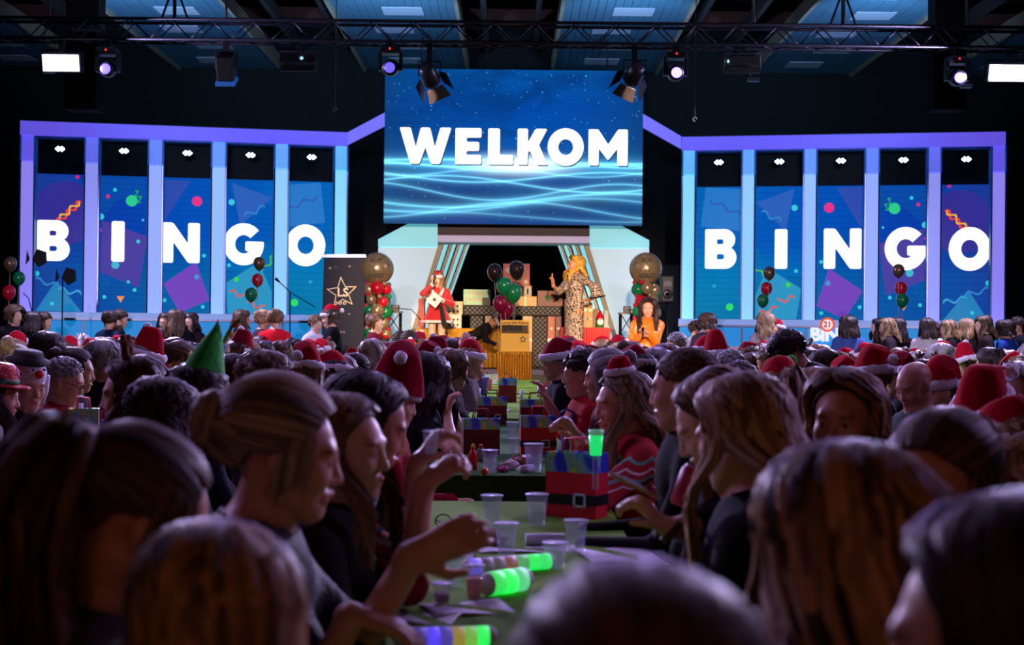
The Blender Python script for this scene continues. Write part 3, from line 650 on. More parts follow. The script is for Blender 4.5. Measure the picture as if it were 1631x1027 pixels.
# ------------------------------------------------------------------ smooth solid modelling on a grid
def axis(lo, hi, coarse, fine):
    out = [lo]; x = lo
    while x < hi:
        st = coarse
        for a, b, s in fine:
            if a - .02 <= x <= b: st = min(st, s)
        x += st; out.append(x)
    return np.array(out, np.float32)
class Field:
    def __init__(s, ax): s.ax = ax; s.f = np.full([len(a) for a in ax], .5, np.float32)
    def _win(s, lo, hi):
        sl = []
        for a, l, h in zip(s.ax, lo, hi):
            i, j = int(np.searchsorted(a, l)), int(np.searchsorted(a, h)); sl.append(slice(max(i - 1, 0), min(j + 1, len(a))))
        return tuple(sl)
    def _pts(s, w):
        return (s.ax[0][w[0]][:, None, None], s.ax[1][w[1]][None, :, None], s.ax[2][w[2]][None, None, :])
    def _merge(s, w, d, k, op):
        a = s.f[w]
        if op == 'sub':
            d = -d; h = np.clip(.5 - .5 * (d - a) / k, 0, 1); s.f[w] = d * (1 - h) + a * h + k * h * (1 - h)
        else:
            h = np.clip(.5 + .5 * (d - a) / k, 0, 1); s.f[w] = d * (1 - h) + a * h - k * h * (1 - h)
    def cone(s, a, b, ra, rb, k=.02, op='add', flat=None, ff=1.):
        a = np.asarray(a, float); b = np.asarray(b, float); m = max(ra, rb) + k + .02
        w = s._win(np.minimum(a, b) - m, np.maximum(a, b) + m)
        if any(x.stop - x.start < 2 for x in w): return
        X, Y, Z = s._pts(w); px, py, pz = X - a[0], Y - a[1], Z - a[2]
        ba = b - a; L = float(ba @ ba) + 1e-9
        t = np.clip((px * ba[0] + py * ba[1] + pz * ba[2]) / L, 0, 1)
        qx, qy, qz = px - t * ba[0], py - t * ba[1], pz - t * ba[2]
        if flat is not None:
            n = np.asarray(flat, float); n = n / np.linalg.norm(n); dn = (qx * n[0] + qy * n[1] + qz * n[2]) * (1 / ff - 1)
            qx, qy, qz = qx + dn * n[0], qy + dn * n[1], qz + dn * n[2]
        d = np.sqrt(qx * qx + qy * qy + qz * qz) - (ra + (rb - ra) * t)
        if flat is not None: d = d * (ff + (1 - ff) * .3)
        s._merge(w, d.astype(np.float32), k, op)
    def ell(s, c, r, Rm=None, k=.02, op='add'):
        c = np.asarray(c, float); r = np.asarray(r, float); m = r.max() + k + .02
        w = s._win(c - m, c + m)
        if any(x.stop - x.start < 2 for x in w): return
        X, Y, Z = s._pts(w); x, y, z = X - c[0], Y - c[1], Z - c[2]
        if Rm is not None: x, y, z = (Rm[0, 0] * x + Rm[1, 0] * y + Rm[2, 0] * z, Rm[0, 1] * x + Rm[1, 1] * y + Rm[2, 1] * z, Rm[0, 2] * x + Rm[1, 2] * y + Rm[2, 2] * z)
        k0 = np.sqrt((x / r[0]) ** 2 + (y / r[1]) ** 2 + (z / r[2]) ** 2); k1 = np.sqrt((x / r[0] ** 2) ** 2 + (y / r[1] ** 2) ** 2 + (z / r[2] ** 2) ** 2) + 1e-9
        s._merge(w, (k0 * (k0 - 1) / k1).astype(np.float32), k, op)
    def surf(s):
        f = s.f; ins = f < 0; n = f.shape
        c = np.zeros([x - 1 for x in n], np.int8)
        for i in (0, 1):
            for j in (0, 1):
                for k in (0, 1): c += ins[i:n[0] - 1 + i, j:n[1] - 1 + j, k:n[2] - 1 + k]
        act = (c > 0) & (c < 8); I, J, K = np.nonzero(act); N = len(I)
        idx = np.full(act.shape, -1, np.int32); idx[I, J, K] = np.arange(N)
        acc = np.zeros((N, 3), np.float32); cnt = np.zeros(N, np.float32)
        cor = [(i, j, k) for i in (0, 1) for j in (0, 1) for k in (0, 1)]
        val = {q: f[I + q[0], J + q[1], K + q[2]] for q in cor}
        pos = {q: np.stack([s.ax[0][I + q[0]], s.ax[1][J + q[1]], s.ax[2][K + q[2]]], 1) for q in cor}
        for q in cor:
            for d in range(3):
                if q[d]: continue
                p = tuple(1 if e == d else q[e] for e in range(3)); a, b = val[q], val[p]
                x = (a < 0) != (b < 0); t = np.where(x, a / np.where(x, a - b, 1), 0)[:, None]
                acc += np.where(x[:, None], pos[q] * (1 - t) + pos[p] * t, 0); cnt += x
        v = acc / cnt[:, None]; quads = []
        for d in range(3):
            A = ins.take(range(0, n[d] - 1), d); B = ins.take(range(1, n[d]), d); x = A != B
            e1, e2 = (d + 1) % 3, (d + 2) % 3
            G = list(np.nonzero(x)); ok = (G[e1] > 0) & (G[e2] > 0) & (G[e1] < n[e1] - 1) & (G[e2] < n[e2] - 1); G = [g[ok] for g in G]
            fl = A[tuple(G)]; q = []
            for o1, o2 in ((1, 1), (0, 1), (0, 0), (1, 0)):
                g = list(G); g[e1] = g[e1] - o1; g[e2] = g[e2] - o2; q.append(idx[tuple(g)])
            q = np.stack(q, 1); q[~fl] = q[~fl][:, ::-1]; quads.append(q)
        return v, np.concatenate(quads)

# ------------------------------------------------------------------ figures (local: facing -Y, floor at z = 0)
def rotm(yaw=0, pitch=0, tilt=0):
    """head turn: pitch > 0 looks down, tilt > 0 leans to own left"""
    M = Matrix.Rotation(R(yaw), 3, 'Z') @ Matrix.Rotation(R(pitch), 3, 'X') @ Matrix.Rotation(R(tilt), 3, 'Y')
    return np.array(M)
def unit(v): v = np.asarray(v, float); return v / (np.linalg.norm(v) + 1e-9)
def ik(S, W, l1, l2, pole):
    S, W = np.asarray(S, float), np.asarray(W, float); d = W - S; L = np.linalg.norm(d); Lm = min(L, (l1 + l2) * .995); d = d / (L + 1e-9); W = S + d * Lm
    a = (l1 * l1 - l2 * l2 + Lm * Lm) / (2 * Lm); h = math.sqrt(max(l1 * l1 - a * a, 0))
    p = np.asarray(pole, float); p = unit(p - d * (p @ d)); return S + d * a + p * h, W

class Pose: pass
def make_pose(stand=False, lean=6, hyaw=0, hpitch=8, htilt=0, hands=None, female=True, poles=None, curl=(.5, .5), hdirs=None, palms=None, bend=0):
    p = Pose(); p.stand, p.female, p.curl, p.palms = stand, female, curl, palms or (None, None)
    up = .40 if stand else 0.; pel = np.array([0, 0, .555 + up])
    Lm = np.array(Matrix.Rotation(R(lean + bend), 3, 'X'))
    def U(x, y, z): return pel + Lm @ (np.array([x, y, z + up]) - pel)
    p.U, p.pel, p.L = U, pel, Lm
    p.neck = U(0, .02, 1.04)
    hf = np.array(Matrix.Rotation(R((lean + bend) * .45), 3, 'X'))
    p.HR = rotm(hyaw, hpitch, htilt) if not bend else hf @ rotm(hyaw, hpitch, htilt)
    p.HC = p.neck + hf @ np.array([0, -.035, .145])
    p.crown = p.HC + p.HR @ np.array([0, .012, .122])
    sh = .172 if female else .19
    p.sh = [U(-sh, .015, .965), U(sh, .015, .965)]
    p.el, p.wr, p.hd = [], [], []
    for i, s in enumerate((-1, 1)):
        t = None if hands is None else hands[i]
        if t is None: t = U(s * .15, -.36, .74) if not stand else U(s * .24, -.06, .47)
        pole = (poles[i] if poles and poles[i] is not None else (s * .6, .5, -1.))
        e, w_ = ik(p.sh[i], t, .29, .255, pole); p.el.append(e); p.wr.append(w_)
        hd = hdirs[i] if hdirs and hdirs[i] is not None else unit(w_ - e)
        p.hd.append(unit(hd))
    if stand: p.legs = [(np.array([s * .09, 0, .93]), np.array([s * .09, -.02, .5]), np.array([s * .09, .01, .08]), np.array([s * .10, -.14, .03])) for s in (-1, 1)]
    else: p.legs = [(np.array([s * .09, 0, .52]), np.array([s * .11, -.40, .50]), np.array([s * .11, -.36, .08]), np.array([s * .12, -.51, .03])) for s in (-1, 1)]
    return p

def head_field(F, p, ears=True, fem=True):
    def H(*q): return p.HC + p.HR @ np.array(q)
    Rm = p.HR; j = 1. if fem else 1.12
    F.ell(H(0, .018, .035), (.077, .098, .083), Rm, .02)
    F.ell(H(0, -.032, -.012), (.061 * (1 + (j - 1) * .5), .062, .088), Rm, .03)
    F.cone(H(0, -.028, -.058), H(0, -.070, -.092), .050 * j, .022 * j, .03)
    for s in (-1, 1):
        F.cone(H(s * .046, -.0, -.055), H(s * .016, -.062, -.094), .02 * j, .018 * j, .03)
        F.ell(H(s * .036, -.062, -.026), (.026, .026, .026), None, .025)
        if ears: F.ell(H(s * .078, .010, -.004), (.010, .021, .033), Rm, .008)
    F.cone(H(-.034, -.082, .024), H(.034, -.082, .024), .011, .011, .018)
    for s in (-1, 1): F.ell(H(s * .032, -.101, .002), (.017, .014, .012), Rm, .014, 'sub')
    for s in (-1, 1): F.ell(H(s * .031, -.079, .001), (.0145, .0145, .0135), None, .004)
    F.cone(H(0, -.092, .010), H(0, -.109, -.030), .0075, .0105, .012)
    for s in (-1, 1): F.ell(H(s * .011, -.098, -.034), (.009, .011, .008), Rm, .008)
    F.cone(H(-.019, -.090, -.061), H(0, -.099, -.059), .006, .0075, .007); F.cone(H(.019, -.090, -.061), H(0, -.099, -.059), .006, .0075, .007)
    F.cone(H(-.016, -.089, -.071), H(.016, -.089, -.071), .0085, .0085, .007)
    F.cone(H(-.022, -.102, -.0655), H(.022, -.102, -.0655), .003, .003, .006, 'sub')

def hand_field(F, W, hd, side, curl, fine, palm=None):
    W = np.asarray(W); hd = unit(hd)
    pn = unit(np.cross(hd, (side, 0, .0)) if palm is None else palm); pn = unit(pn - hd * (pn @ hd)) if np.linalg.norm(pn - hd * (pn @ hd)) > .1 else unit(np.cross(hd, (0, 0, 1)))
    if palm is None and pn[2] > 0: pn = -pn
    sd = np.cross(hd, pn) * 1.0
    if sd @ np.array([side, 0, 0]) > 0: sd = -sd       # thumb points to the body's middle
    F.cone(W, W + hd * .075, .026, .036, .02, flat=pn, ff=.5)
    if not fine:
        F.cone(W + hd * .07, W + hd * .13 + pn * .04 * curl, .034, .022, .02, flat=pn, ff=.5); F.cone(W + hd * .025 + sd * .025, W + hd * .075 + sd * .05, .013, .010, .01); return
    for k, (o, L) in enumerate(((.028, .072), (.010, .080), (-.009, .074), (-.027, .058))):
        q = W + hd * .082 + sd * o; a = .25 + curl * 1.15; d = hd
        for seg, (fr, r0, r1) in enumerate(((.45, .0092, .0088), (.32, .0088, .0082), (.23, .0082, .0072))):
            d = unit(math.cos(a * (seg + .6) * .75) * hd + math.sin(a * (seg + .6) * .75) * pn + sd * o * .8)
            e = q + d * L * fr; F.cone(q, e, r0, r1, .004); q = e
    q = W + hd * .022 + sd * .026; d = unit(hd * .65 + sd * .65 + pn * .35); e = q + d * .042; F.cone(q, e, .0135, .0105, .012)
    d = unit(hd * .85 + sd * .2 + pn * (.3 + .5 * curl)); F.cone(e, e + d * .034, .0105, .008, .004)

def torso(F, p, off=0., neck=True):
    U = p.U; fl = p.L @ np.array([0, 1., 0]); fe = p.female
    F.ell(p.pel, (.172 + off, .125 + off, .125 + off), None, .03)
    F.cone(U(0, .0, .60), U(0, -.002, .72), .148 + off, .135 + off if fe else .15 + off, .04, flat=fl, ff=.72)
    F.cone(U(0, -.002, .72), U(0, .0, .90), .135 + off if fe else .15 + off, .158 + off if fe else .175 + off, .04, flat=fl, ff=.68)
    F.cone(p.sh[0] + p.L @ np.array([.03, 0, -.01]), p.sh[1] + p.L @ np.array([-.03, 0, -.01]), .056 + off, .056 + off, .06)
    for i in (0, 1): F.cone(U(0, .03, 1.035), p.sh[i], .046 + off, .042 + off, .05)
    F.cone(U(0, .035, .95), U(0, .05, .80), .10 + off, .09 + off, .06, flat=fl, ff=.8)
    if fe:
        for s in (-1, 1): F.ell(U(s * .072, -.098, .845), (.058 + off,) * 3, None, .05)
    if neck: F.cone(U(0, .025, 1.0), p.HC + p.HR @ np.array([0, .02, -.05]), .056 if fe else .064, .050 if fe else .058, .025)

def figure_meshes(p, detail, sleeve=1., skirt=False, collar=0., fit=.010, ears=True, bare=False):
    """body, top and trousers meshes; detail 0 far, 1 middle, 2 near"""
    st = (.034, .024, .019)[detail]; hst = (.018, .0105, .0055)[detail]; hand_st = (.02, .0105, .0078)[detail]
    fz = [], [], []
    for d in range(3): fz[d].append((p.HC[d] - .125, p.HC[d] + .125, hst))
    if detail:
        for W, hd in zip(p.wr, p.hd):
            m = W + hd * .08
            for d in range(3): fz[d].append((m[d] - .095, m[d] + .095, hand_st))
    allp = np.array([p.HC, p.pel] + p.sh + p.el + p.wr + [w + h * .17 for w, h in zip(p.wr, p.hd)] + [q for l in p.legs for q in l])
    lo, hi = allp.min(0) - .2, allp.max(0) + .2; lo[2] = -.03
    ax = [axis(lo[d], hi[d], st, fz[d]) for d in range(3)]
    F = Field(ax); head_field(F, p, ears, p.female); torso(F, p, -.004)
    for i, s in enumerate((-1, 1)):
        F.cone(p.sh[i], p.el[i], .046, .037, .03); F.cone(p.el[i], p.wr[i], .037, .0255, .02)
        hand_field(F, p.wr[i], p.hd[i], s, p.curl[i], detail > 0, p.palms[i])
        if bare: a, b, c, d = p.legs[i]; F.cone(a, b, .085, .056, .03); F.cone(b, c, .055, .036, .02); F.cone(c, d, .036, .026, .02)
    v, q = F.surf()
    # coarsen the trunk under the clothes
    ax_ = p.neck - p.pel; tt = np.clip((v - p.pel) @ ax_ / (ax_ @ ax_), -.5, 1.5); arm = np.full(len(v), 9.)
    for i in (0, 1):
        for a, b in ((p.sh[i] * .4 + p.el[i] * .6, p.el[i]), (p.el[i], p.wr[i]), (p.wr[i], p.wr[i] + p.hd[i] * .16)):
            e = b - a; k = np.clip((v - a) @ e / (e @ e), 0, 1); arm = np.minimum(arm, np.linalg.norm(v - a - k[:, None] * e, axis=1))
    low = (tt < .90) & (arm > .085) & (v[:, 2] > p.pel[2] - .2) & (sleeve > .4)
    key = np.floor(v / .045).astype(np.int64); key = (key[:, 0] * 1000003 + key[:, 1]) * 1000003 + key[:, 2]; key = np.where(low, key, 10 ** 17 + np.arange(len(v)))
    _, inv = np.unique(key, return_inverse=True); n_ = inv.max() + 1; cnt = np.bincount(inv, minlength=n_); v = np.stack([np.bincount(inv, v[:, d], n_) / cnt for d in range(3)], 1).astype(np.float32)
    q = inv[q]; s_ = np.sort(q, 1); dup = (s_[:, 1:] == s_[:, :-1]).sum(1); q4 = q[dup == 0]; q3 = q[dup == 1]
    nx = np.roll(q3, -1, 1) == q3; ok = nx.sum(1) == 1; q3, nx = q3[ok], nx[ok]; t3 = q3[~nx].reshape(-1, 3)
    body = npmesh('person', v, q4, tris=t3)
    # paint mask: lips, brows, iris in head space
    L = (v - p.HC) @ p.HR; pm = np.zeros((len(v), 4), np.float32); pm[:, 3] = 1
    def blob(c, r): return np.clip(1.6 - 1.6 * np.sqrt((((L - np.array(c)) / np.array(r)) ** 2).sum(1)), 0, 1)
    pm[:, 0] = np.maximum(blob((0, -.098, -.060), (.026, .03, .0085)), blob((0, -.094, -.072), (.023, .03, .0095)))
    for s in (-1, 1):
        pm[:, 1] = np.maximum(pm[:, 1], np.maximum(blob((s * .026, -.09, .0225), (.016, .03, .0062)), blob((s * .043, -.08, .0235), (.014, .03, .0055))))
        pm[:, 2] = np.maximum(pm[:, 2], np.maximum(blob((s * .031, -.093, .0065), (.018, .01, .0052)), blob((s * .031, -.095, .000), (.0075, .01, .0075))))
    at = body.color_attributes.new('paint', 'FLOAT_COLOR', 'POINT'); at.data.foreach_set('color', pm.ravel())
    tst = (.034, .024, .016)[detail]; T = Field([axis(lo[d], hi[d], tst, []) for d in range(3)]); torso(T, p, fit, neck=False)
    for i in (0, 1):
        T.cone(p.sh[i], p.el[i] if sleeve > .5 else p.sh[i] + (p.el[i] - p.sh[i]) * sleeve * 2, .052 + fit, .044 + fit, .035)
        if sleeve > .5: T.cone(p.el[i], p.el[i] + (p.wr[i] - p.el[i]) * min(1, (sleeve - .5) * 2 * .96), .044 + fit, .032 + fit, .02)
    nk = p.L @ np.array([0, 0, 1.]); nb = p.U(0, .02, 1.055 + collar); T.cone(nb, nb + nk * .25, .066, .15, .012, 'sub')
    if not skirt:
        z = p.pel[2] - .10; T.cone((0, 0, z - .22), (0, 0, z - .1), .4, .12, .01, 'sub') if False else None
    top = npmesh('top', *T.surf())
    B = Field([axis(lo[d], hi[d], .036, []) for d in range(3)])
    B.ell(p.pel - np.array([0, 0, .02]), (.178, .135, .115), None, .03)
    for i in (0, 1):
        a, b, c, d = p.legs[i]
        if skirt: B.cone(a, b * .6 + a * .4, .11, .12, .06)
        else: B.cone(a, b, .095, .068, .03); B.cone(b, c, .066, .05, .02); B.cone(c, d + np.array([0, 0, .008]), .05, .036, .02)
    bot = npmesh('trousers', *B.surf())
    return body, top, bot

# ------------------------------------------------------------------ hair as locks over the scalp (head space)
SCC = np.array([0, .018, .035]); SCR = np.array([.077, .098, .083])
def scalp(dirs, off): return SCC + dirs * (SCR + off)
def hair_mesh(style='long', n=300, seg=9, length=.45, vol=.012, wave=.006, seed=1, width=None, face=.80, part_x=.01, fringe=False, tie=None, freq=9., front=.25, face2=1.28, grav=(0, 0, -1)):
    g = np.random.default_rng(seed); V, Q, C = [], [], []; base = 0; locks = []
    w0 = width or 1.9 / n ** .72 * .55
    def add_lock(pts, nrm, wd, tint):
        locks.append((pts, nrm, wd, tint))
    def flush():
        P_ = np.array([l[0] for l in locks]); Nn = np.array([l[1] for l in locks]); wd = np.array([l[2] for l in locks]); tn = np.array([l[3] for l in locks]); k, m = P_.shape[:2]
        t = np.gradient(P_, axis=1); sd = np.cross(t, Nn); sd /= np.linalg.norm(sd, axis=2)[..., None] + 1e-9
        tp = np.linspace(0, 1, m); ws = (wd[:, None] * np.minimum(1, np.minimum(.45 + tp * 4, .25 + (1 - tp) * 3)))[..., None]
        V.append(np.stack([P_ - sd * ws, P_ + Nn * ws * .55, P_ + sd * ws], 2).reshape(-1, 3))
        i = (np.arange(k)[:, None] * 3 * m + np.arange(m - 1) * 3).reshape(-1, 1) + base
        Q.append(np.concatenate([i + np.array([0, 1, 4, 3]), i + np.array([1, 2, 5, 4])]))
        col = np.zeros((k, m, 3, 4), np.float32); col[..., 0] = tn[:, None, None]; col[..., 1] = tp[:, None]; col[..., 3] = 1; C.append(col.reshape(-1, 4))
    # underlying cap
    nu, nv = 28, 14; cap = []; th = np.linspace(.0, 2.35, nv); ph = np.linspace(0, 2 * math.pi, nu, endpoint=False)
    fold = lambda a: np.abs(((a + math.pi) % (2 * math.pi)) - math.pi)
    tied = style in ('updo', 'pony', 'bun', 'short', 'crop'); hi_ = .9 if not fringe else 1.2
    line = ([0, .5, .95, 1.4, 1.58, 1.95, 2.2, 3.2], [hi_, hi_ + .08, 1.34, 1.80, 1.78, 1.82, 2.25, 2.35] if style in ('updo', 'pony', 'bun') else [hi_, hi_ + .08, 1.32, 1.72, 1.55, 1.6, 2.1, 2.2]) if tied else ([0, .5, .95, 1.25, 3.2], [hi_, hi_ + .08, 1.35, 1.9, 1.95])
    lim = lambda a: np.interp(fold(a), *line)
    for t_ in th:
        tt = np.minimum(t_, lim(ph)); d = np.stack([np.sin(tt) * np.sin(ph), -np.sin(tt) * np.cos(ph), np.cos(tt)], 1); cap.append(scalp(d, .006 + vol * .35))
    cap = np.concatenate(cap); V.append(cap); k = []
    for j in range(nv - 1):
        for i in range(nu): k.append((j * nu + i, (j + 1) * nu + i, (j + 1) * nu + (i + 1) % nu, j * nu + (i + 1) % nu))
    Q.append(np.array(k)); cc = np.zeros((len(cap), 4), np.float32); cc[:, 0] = .3; cc[:, 3] = 1; C.append(cc); base = len(cap)
    if style in ('updo', 'pony', 'bun'):
        tie = np.array(tie if tie is not None else ((0, .95, .25) if style != 'pony' else (0, .85, .55))); tie = unit(tie)
        for i in range(n):
            a = g.uniform(face, 2 * math.pi - face) if g.random() < .8 else g.uniform(-face, face)
            fa = abs(((a + math.pi) % (2 * math.pi)) - math.pi); t0 = g.uniform(.3, 1.0) * float(lim(a)) if g.random() < .6 else float(lim(a)) * g.uniform(.93, 1.0)
            d0 = np.array([math.sin(t0) * math.sin(a), -math.sin(t0) * math.cos(a), math.cos(t0)])
            tt = np.linspace(0, 1, seg)[:, None]; om = math.acos(np.clip(d0 @ tie, -1, 1)) + 1e-4
            d = (np.sin((1 - tt) * om) * d0 + np.sin(tt * om) * tie) / math.sin(om); d /= np.linalg.norm(d, axis=1)[:, None]
            pts = scalp(d, .006 + vol + g.uniform(-.003, .004)) + d * (np.sin(tt * math.pi) * vol * .6) + g.normal(0, .002, (1, 3))
            add_lock(pts, d, w0 * g.uniform(.7, 1.3), g.random())
        T0 = scalp(tie[None], vol)[0]
        for i in range(n // 28):
            sg_ = g.choice((-1, 1)); a = sg_ * g.uniform(.95, 1.5); s = np.linspace(0, 1, seg); t0 = g.uniform(1.0, 1.3); th_ = t0 + (1.75 - t0) * np.minimum(s * 2.2, 1)
            d = np.stack([np.sin(th_) * math.sin(a), -np.sin(th_) * math.cos(a), np.cos(th_)], 1); pts = scalp(d, .012 + vol * .6); pts[:, 2] -= np.maximum(s - .45, 0) * g.uniform(.08, .2); pts[:, 0] += sg_ * .006 * np.sin(s * 5)
            add_lock(pts, d, w0 * .6, g.random())
        if style == 'pony':
            for i in range(n):
                s = np.linspace(0, 1, seg)[:, None]; o = g.normal(0, 1, 3); o /= np.linalg.norm(o); rr = g.uniform(.2, 1) ** .5
                dn = np.array([g.normal(0, .03), .05 + g.uniform(0, .08), 0]); lk = g.uniform(.6, 1.1); pts = T0 + dn * np.sin(np.minimum(s * 2.2, 1) * math.pi / 2) * (length / .45) + np.array(grav) * length * lk * np.maximum(s - .08, 0) + np.array([0, 0, .05]) * np.sin(np.minimum(s * 3, 1) * math.pi)
                pts = pts + o * np.array([.042, .035, .0]) * rr * np.sin(s * math.pi * .75 + .25) + wave * np.sin(s * freq + g.uniform(0, 6)) * np.array([1, .3, 0])
                add_lock(pts, np.tile(unit(o + np.array([0, .3, .3])), (seg, 1)), w0 * g.uniform(.8, 1.4), g.random())
        else:
            rb = .045 if style == 'bun' else .040
            for i in range(n // 2):
                a0 = g.uniform(0, 6.28); lat = g.uniform(-1.2, 1.2); s = np.linspace(0, 1, seg); aa = a0 + s * g.uniform(1.5, 3.2)
                e1 = unit(np.cross(tie, (0, 0, 1))); e2 = np.cross(e1, tie)
                d = (np.cos(aa) * math.cos(lat))[:, None] * e1 + (np.sin(aa) * math.cos(lat))[:, None] * e2 + (math.sin(lat) + .3 * np.sin(s * 3))[:, None] * tie; d /= np.linalg.norm(d, axis=1)[:, None]
                add_lock(T0 + tie * rb * .45 + d * np.array([1, .8, 1.25]) * rb * g.uniform(.85, 1.08), d, w0 * g.uniform(.8, 1.5), g.random())
    else:
        skull_len = .17
        for i in range(n):
            if style in ('short', 'crop'):
                a = g.uniform(0, 2 * math.pi); fa = abs(((a + math.pi) % (2 * math.pi)) - math.pi)
                t0 = math.acos(g.uniform(math.cos(float(lim(a)) * .97), 1)); L_ = length * g.uniform(.7, 1.1)
                d0 = np.array([math.sin(t0) * math.sin(a), -math.sin(t0) * math.cos(a), math.cos(t0)])
                dirv = unit(np.array([d0[0] * .7 + g.normal(0, .3), (-.55 if front > .5 else .5) * (1 if t0 < .9 else .2) + g.normal(0, .3), -.5 if t0 > .6 else -.05])); s = np.linspace(0, 1, seg)[:, None]
                d = d0 + dirv * s * L_ / .09; d /= np.linalg.norm(d, axis=1)[:, None]
                pts = scalp(d, .004 + vol * (.35 + .9 * np.sin(s * math.pi * .8)))
                add_lock(pts, d, w0 * g.uniform(.7, 1.2), g.random()); continue
            a = g.uniform(face, 2 * math.pi - face) if g.random() < .86 else g.uniform(-face, face); fa = ((a + math.pi) % (2 * math.pi)) - math.pi
            if fringe and g.random() < .22: a = g.uniform(-face, face); fa = a
            sx = math.sin(a); cy = -math.cos(a)
            L_ = length * g.uniform(.82, 1.06); s = np.linspace(0, 1, seg)
            dist = s * L_; thE = 1.72; th_ = (g.uniform(.02, .35) if abs(fa) > face else g.uniform(.05, .8)) + (thE - .1) * np.minimum(dist / skull_len, 1)
            if fringe and abs(a) < face: th_ = g.uniform(.05, .3) + 1.15 * s; dist = dist * 0
            th_ = np.minimum(th_, thE)
            bl = np.clip((th_ - .55) / .7, 0, 1); bl = bl * bl * (3 - 2 * bl)
            az = fa + (math.copysign(max(abs(fa), face2), fa) - fa) * bl if not (fringe and abs(a) < face) else np.full(seg, fa)
            d = np.stack([np.sin(th_) * np.sin(az), -np.sin(th_) * np.cos(az), np.cos(th_)], 1)
            lift = vol * (1 + .5 * np.sin(np.minimum(dist / skull_len, 1) * math.pi)) + g.uniform(-.004, .005)
            pts = scalp(d, .005 + lift[:, None]); pts[:, 0] += part_x * np.maximum(0, np.cos(th_))
            fall = np.maximum(dist - skull_len * .96, 0)
            pts[:, 2] -= fall
            # drape clear of the shoulders: forward or back
            dz = np.clip((fall - .02) / .14, 0, 1); dz = dz * dz * (3 - 2 * dz)
            if fall[-1] > .06:
                fwd = abs(fa) < face + (face2 - face) * .6 + front * 1.6
                ty = -.085 - .02 * g.random() if fwd else .125 + .03 * g.random() + .02 * (1 - abs(sx))
                pts[:, 1] = pts[:, 1] * (1 - dz) + (ty + .03 * np.clip(fall / .4, 0, 1) * (-1 if fwd else 1)) * dz
                pts[:, 0] *= 1 + dz * (.10 if fwd else .18) + np.clip(fall, 0, .5) * (.15 + vol * 3)
            ph_ = g.uniform(0, 6.28); ramp = np.clip(dist / .12, 0, 1)
            pts[:, 0] += wave * np.sin(s * freq + ph_) * ramp; pts[:, 1] += wave * .8 * np.cos(s * freq * .9 + ph_ * 1.7) * ramp
            if style == 'curly':
                cr = .012 * ramp; pts[:, 0] += cr * np.sin(s * 26 + ph_); pts[:, 1] += cr * np.cos(s * 26 + ph_); pts[:, 2] += cr * .6 * np.sin(s * 21 + ph_)
            nr = pts - np.array([0, .02, 0]); nr[:, 2] = np.where(fall > 0, 0, nr[:, 2]); nr /= np.linalg.norm(nr, axis=1)[:, None] + 1e-9
            nr = nr + g.normal(0, .22, 3); nr /= np.linalg.norm(nr, axis=1)[:, None]
            add_lock(pts, nr, w0 * g.uniform(.7, 1.4), g.random())
    flush(); me = npmesh('hair', np.concatenate(V), np.concatenate(Q)); at = me.color_attributes.new('lock', 'FLOAT_COLOR', 'POINT'); at.data.foreach_set('color', np.concatenate(C).ravel()); return me

def hair_mat(dark, light, root=.0, rough=.52):
    key = ('hair', str(dark), str(light), root, rough)
    if key in _mats: return _mats[key]
    m, nt, b = new_mat('hair'); g = NT(nt); at = g.n('ShaderNodeAttribute', attribute_name='lock'); sp = g.n('ShaderNodeSeparateColor'); g.put(sp.inputs[0], at.outputs['Color'])
    f = g.m('POWER', sp.outputs[0], 1.3)
    if root: f = g.m('MULTIPLY', f, g.m('MINIMUM', g.m('MULTIPLY_ADD', sp.outputs[1], 1.8, 1 - root), 1.3))
    g.put(b.inputs['Base Color'], g.mix(f, (*lin(dark), 1), (*lin(light), 1))); b.inputs['Roughness'].default_value = rough; b.inputs['Specular IOR Level'].default_value = .3
    b.inputs['Anisotropic'].default_value = .5
    _mats[key] = m; return m
def skin_mat(c, lips=(170, 70, 70), brow=(50, 34, 28)):
    key = ('skin', str(c), str(lips), str(brow))
    if key in _mats: return _mats[key]
    m, nt, b = new_mat('skin'); g = NT(nt); at = g.n('ShaderNodeAttribute', attribute_name='paint'); sp = g.n('ShaderNodeSeparateColor'); g.put(sp.inputs[0], at.outputs['Color'])
    tc = g.n('ShaderNodeTexCoord'); nz = g.n('ShaderNodeTexNoise'); nz.inputs['Scale'].default_value = 30; g.put(nz.inputs['Vector'], tc.outputs['Object'])
    k = lin(c); base = g.mix(nz.outputs['Fac'], (*[x * .88 for x in k], 1), (*[min(1, x * 1.1) for x in k], 1))
    base = g.mix(g.m('MULTIPLY', sp.outputs[0], .8), base, (*lin(lips), 1)); base = g.mix(g.m('MULTIPLY', sp.outputs[1], .8), base, (*lin(brow), 1)); base = g.mix(g.m('MULTIPLY', sp.outputs[2], .9), base, (*lin((28, 20, 20)), 1))
    g.put(b.inputs['Base Color'], base); b.inputs['Roughness'].default_value = .45; b.inputs['Subsurface Weight'].default_value = 0
    _mats[key] = m; return m

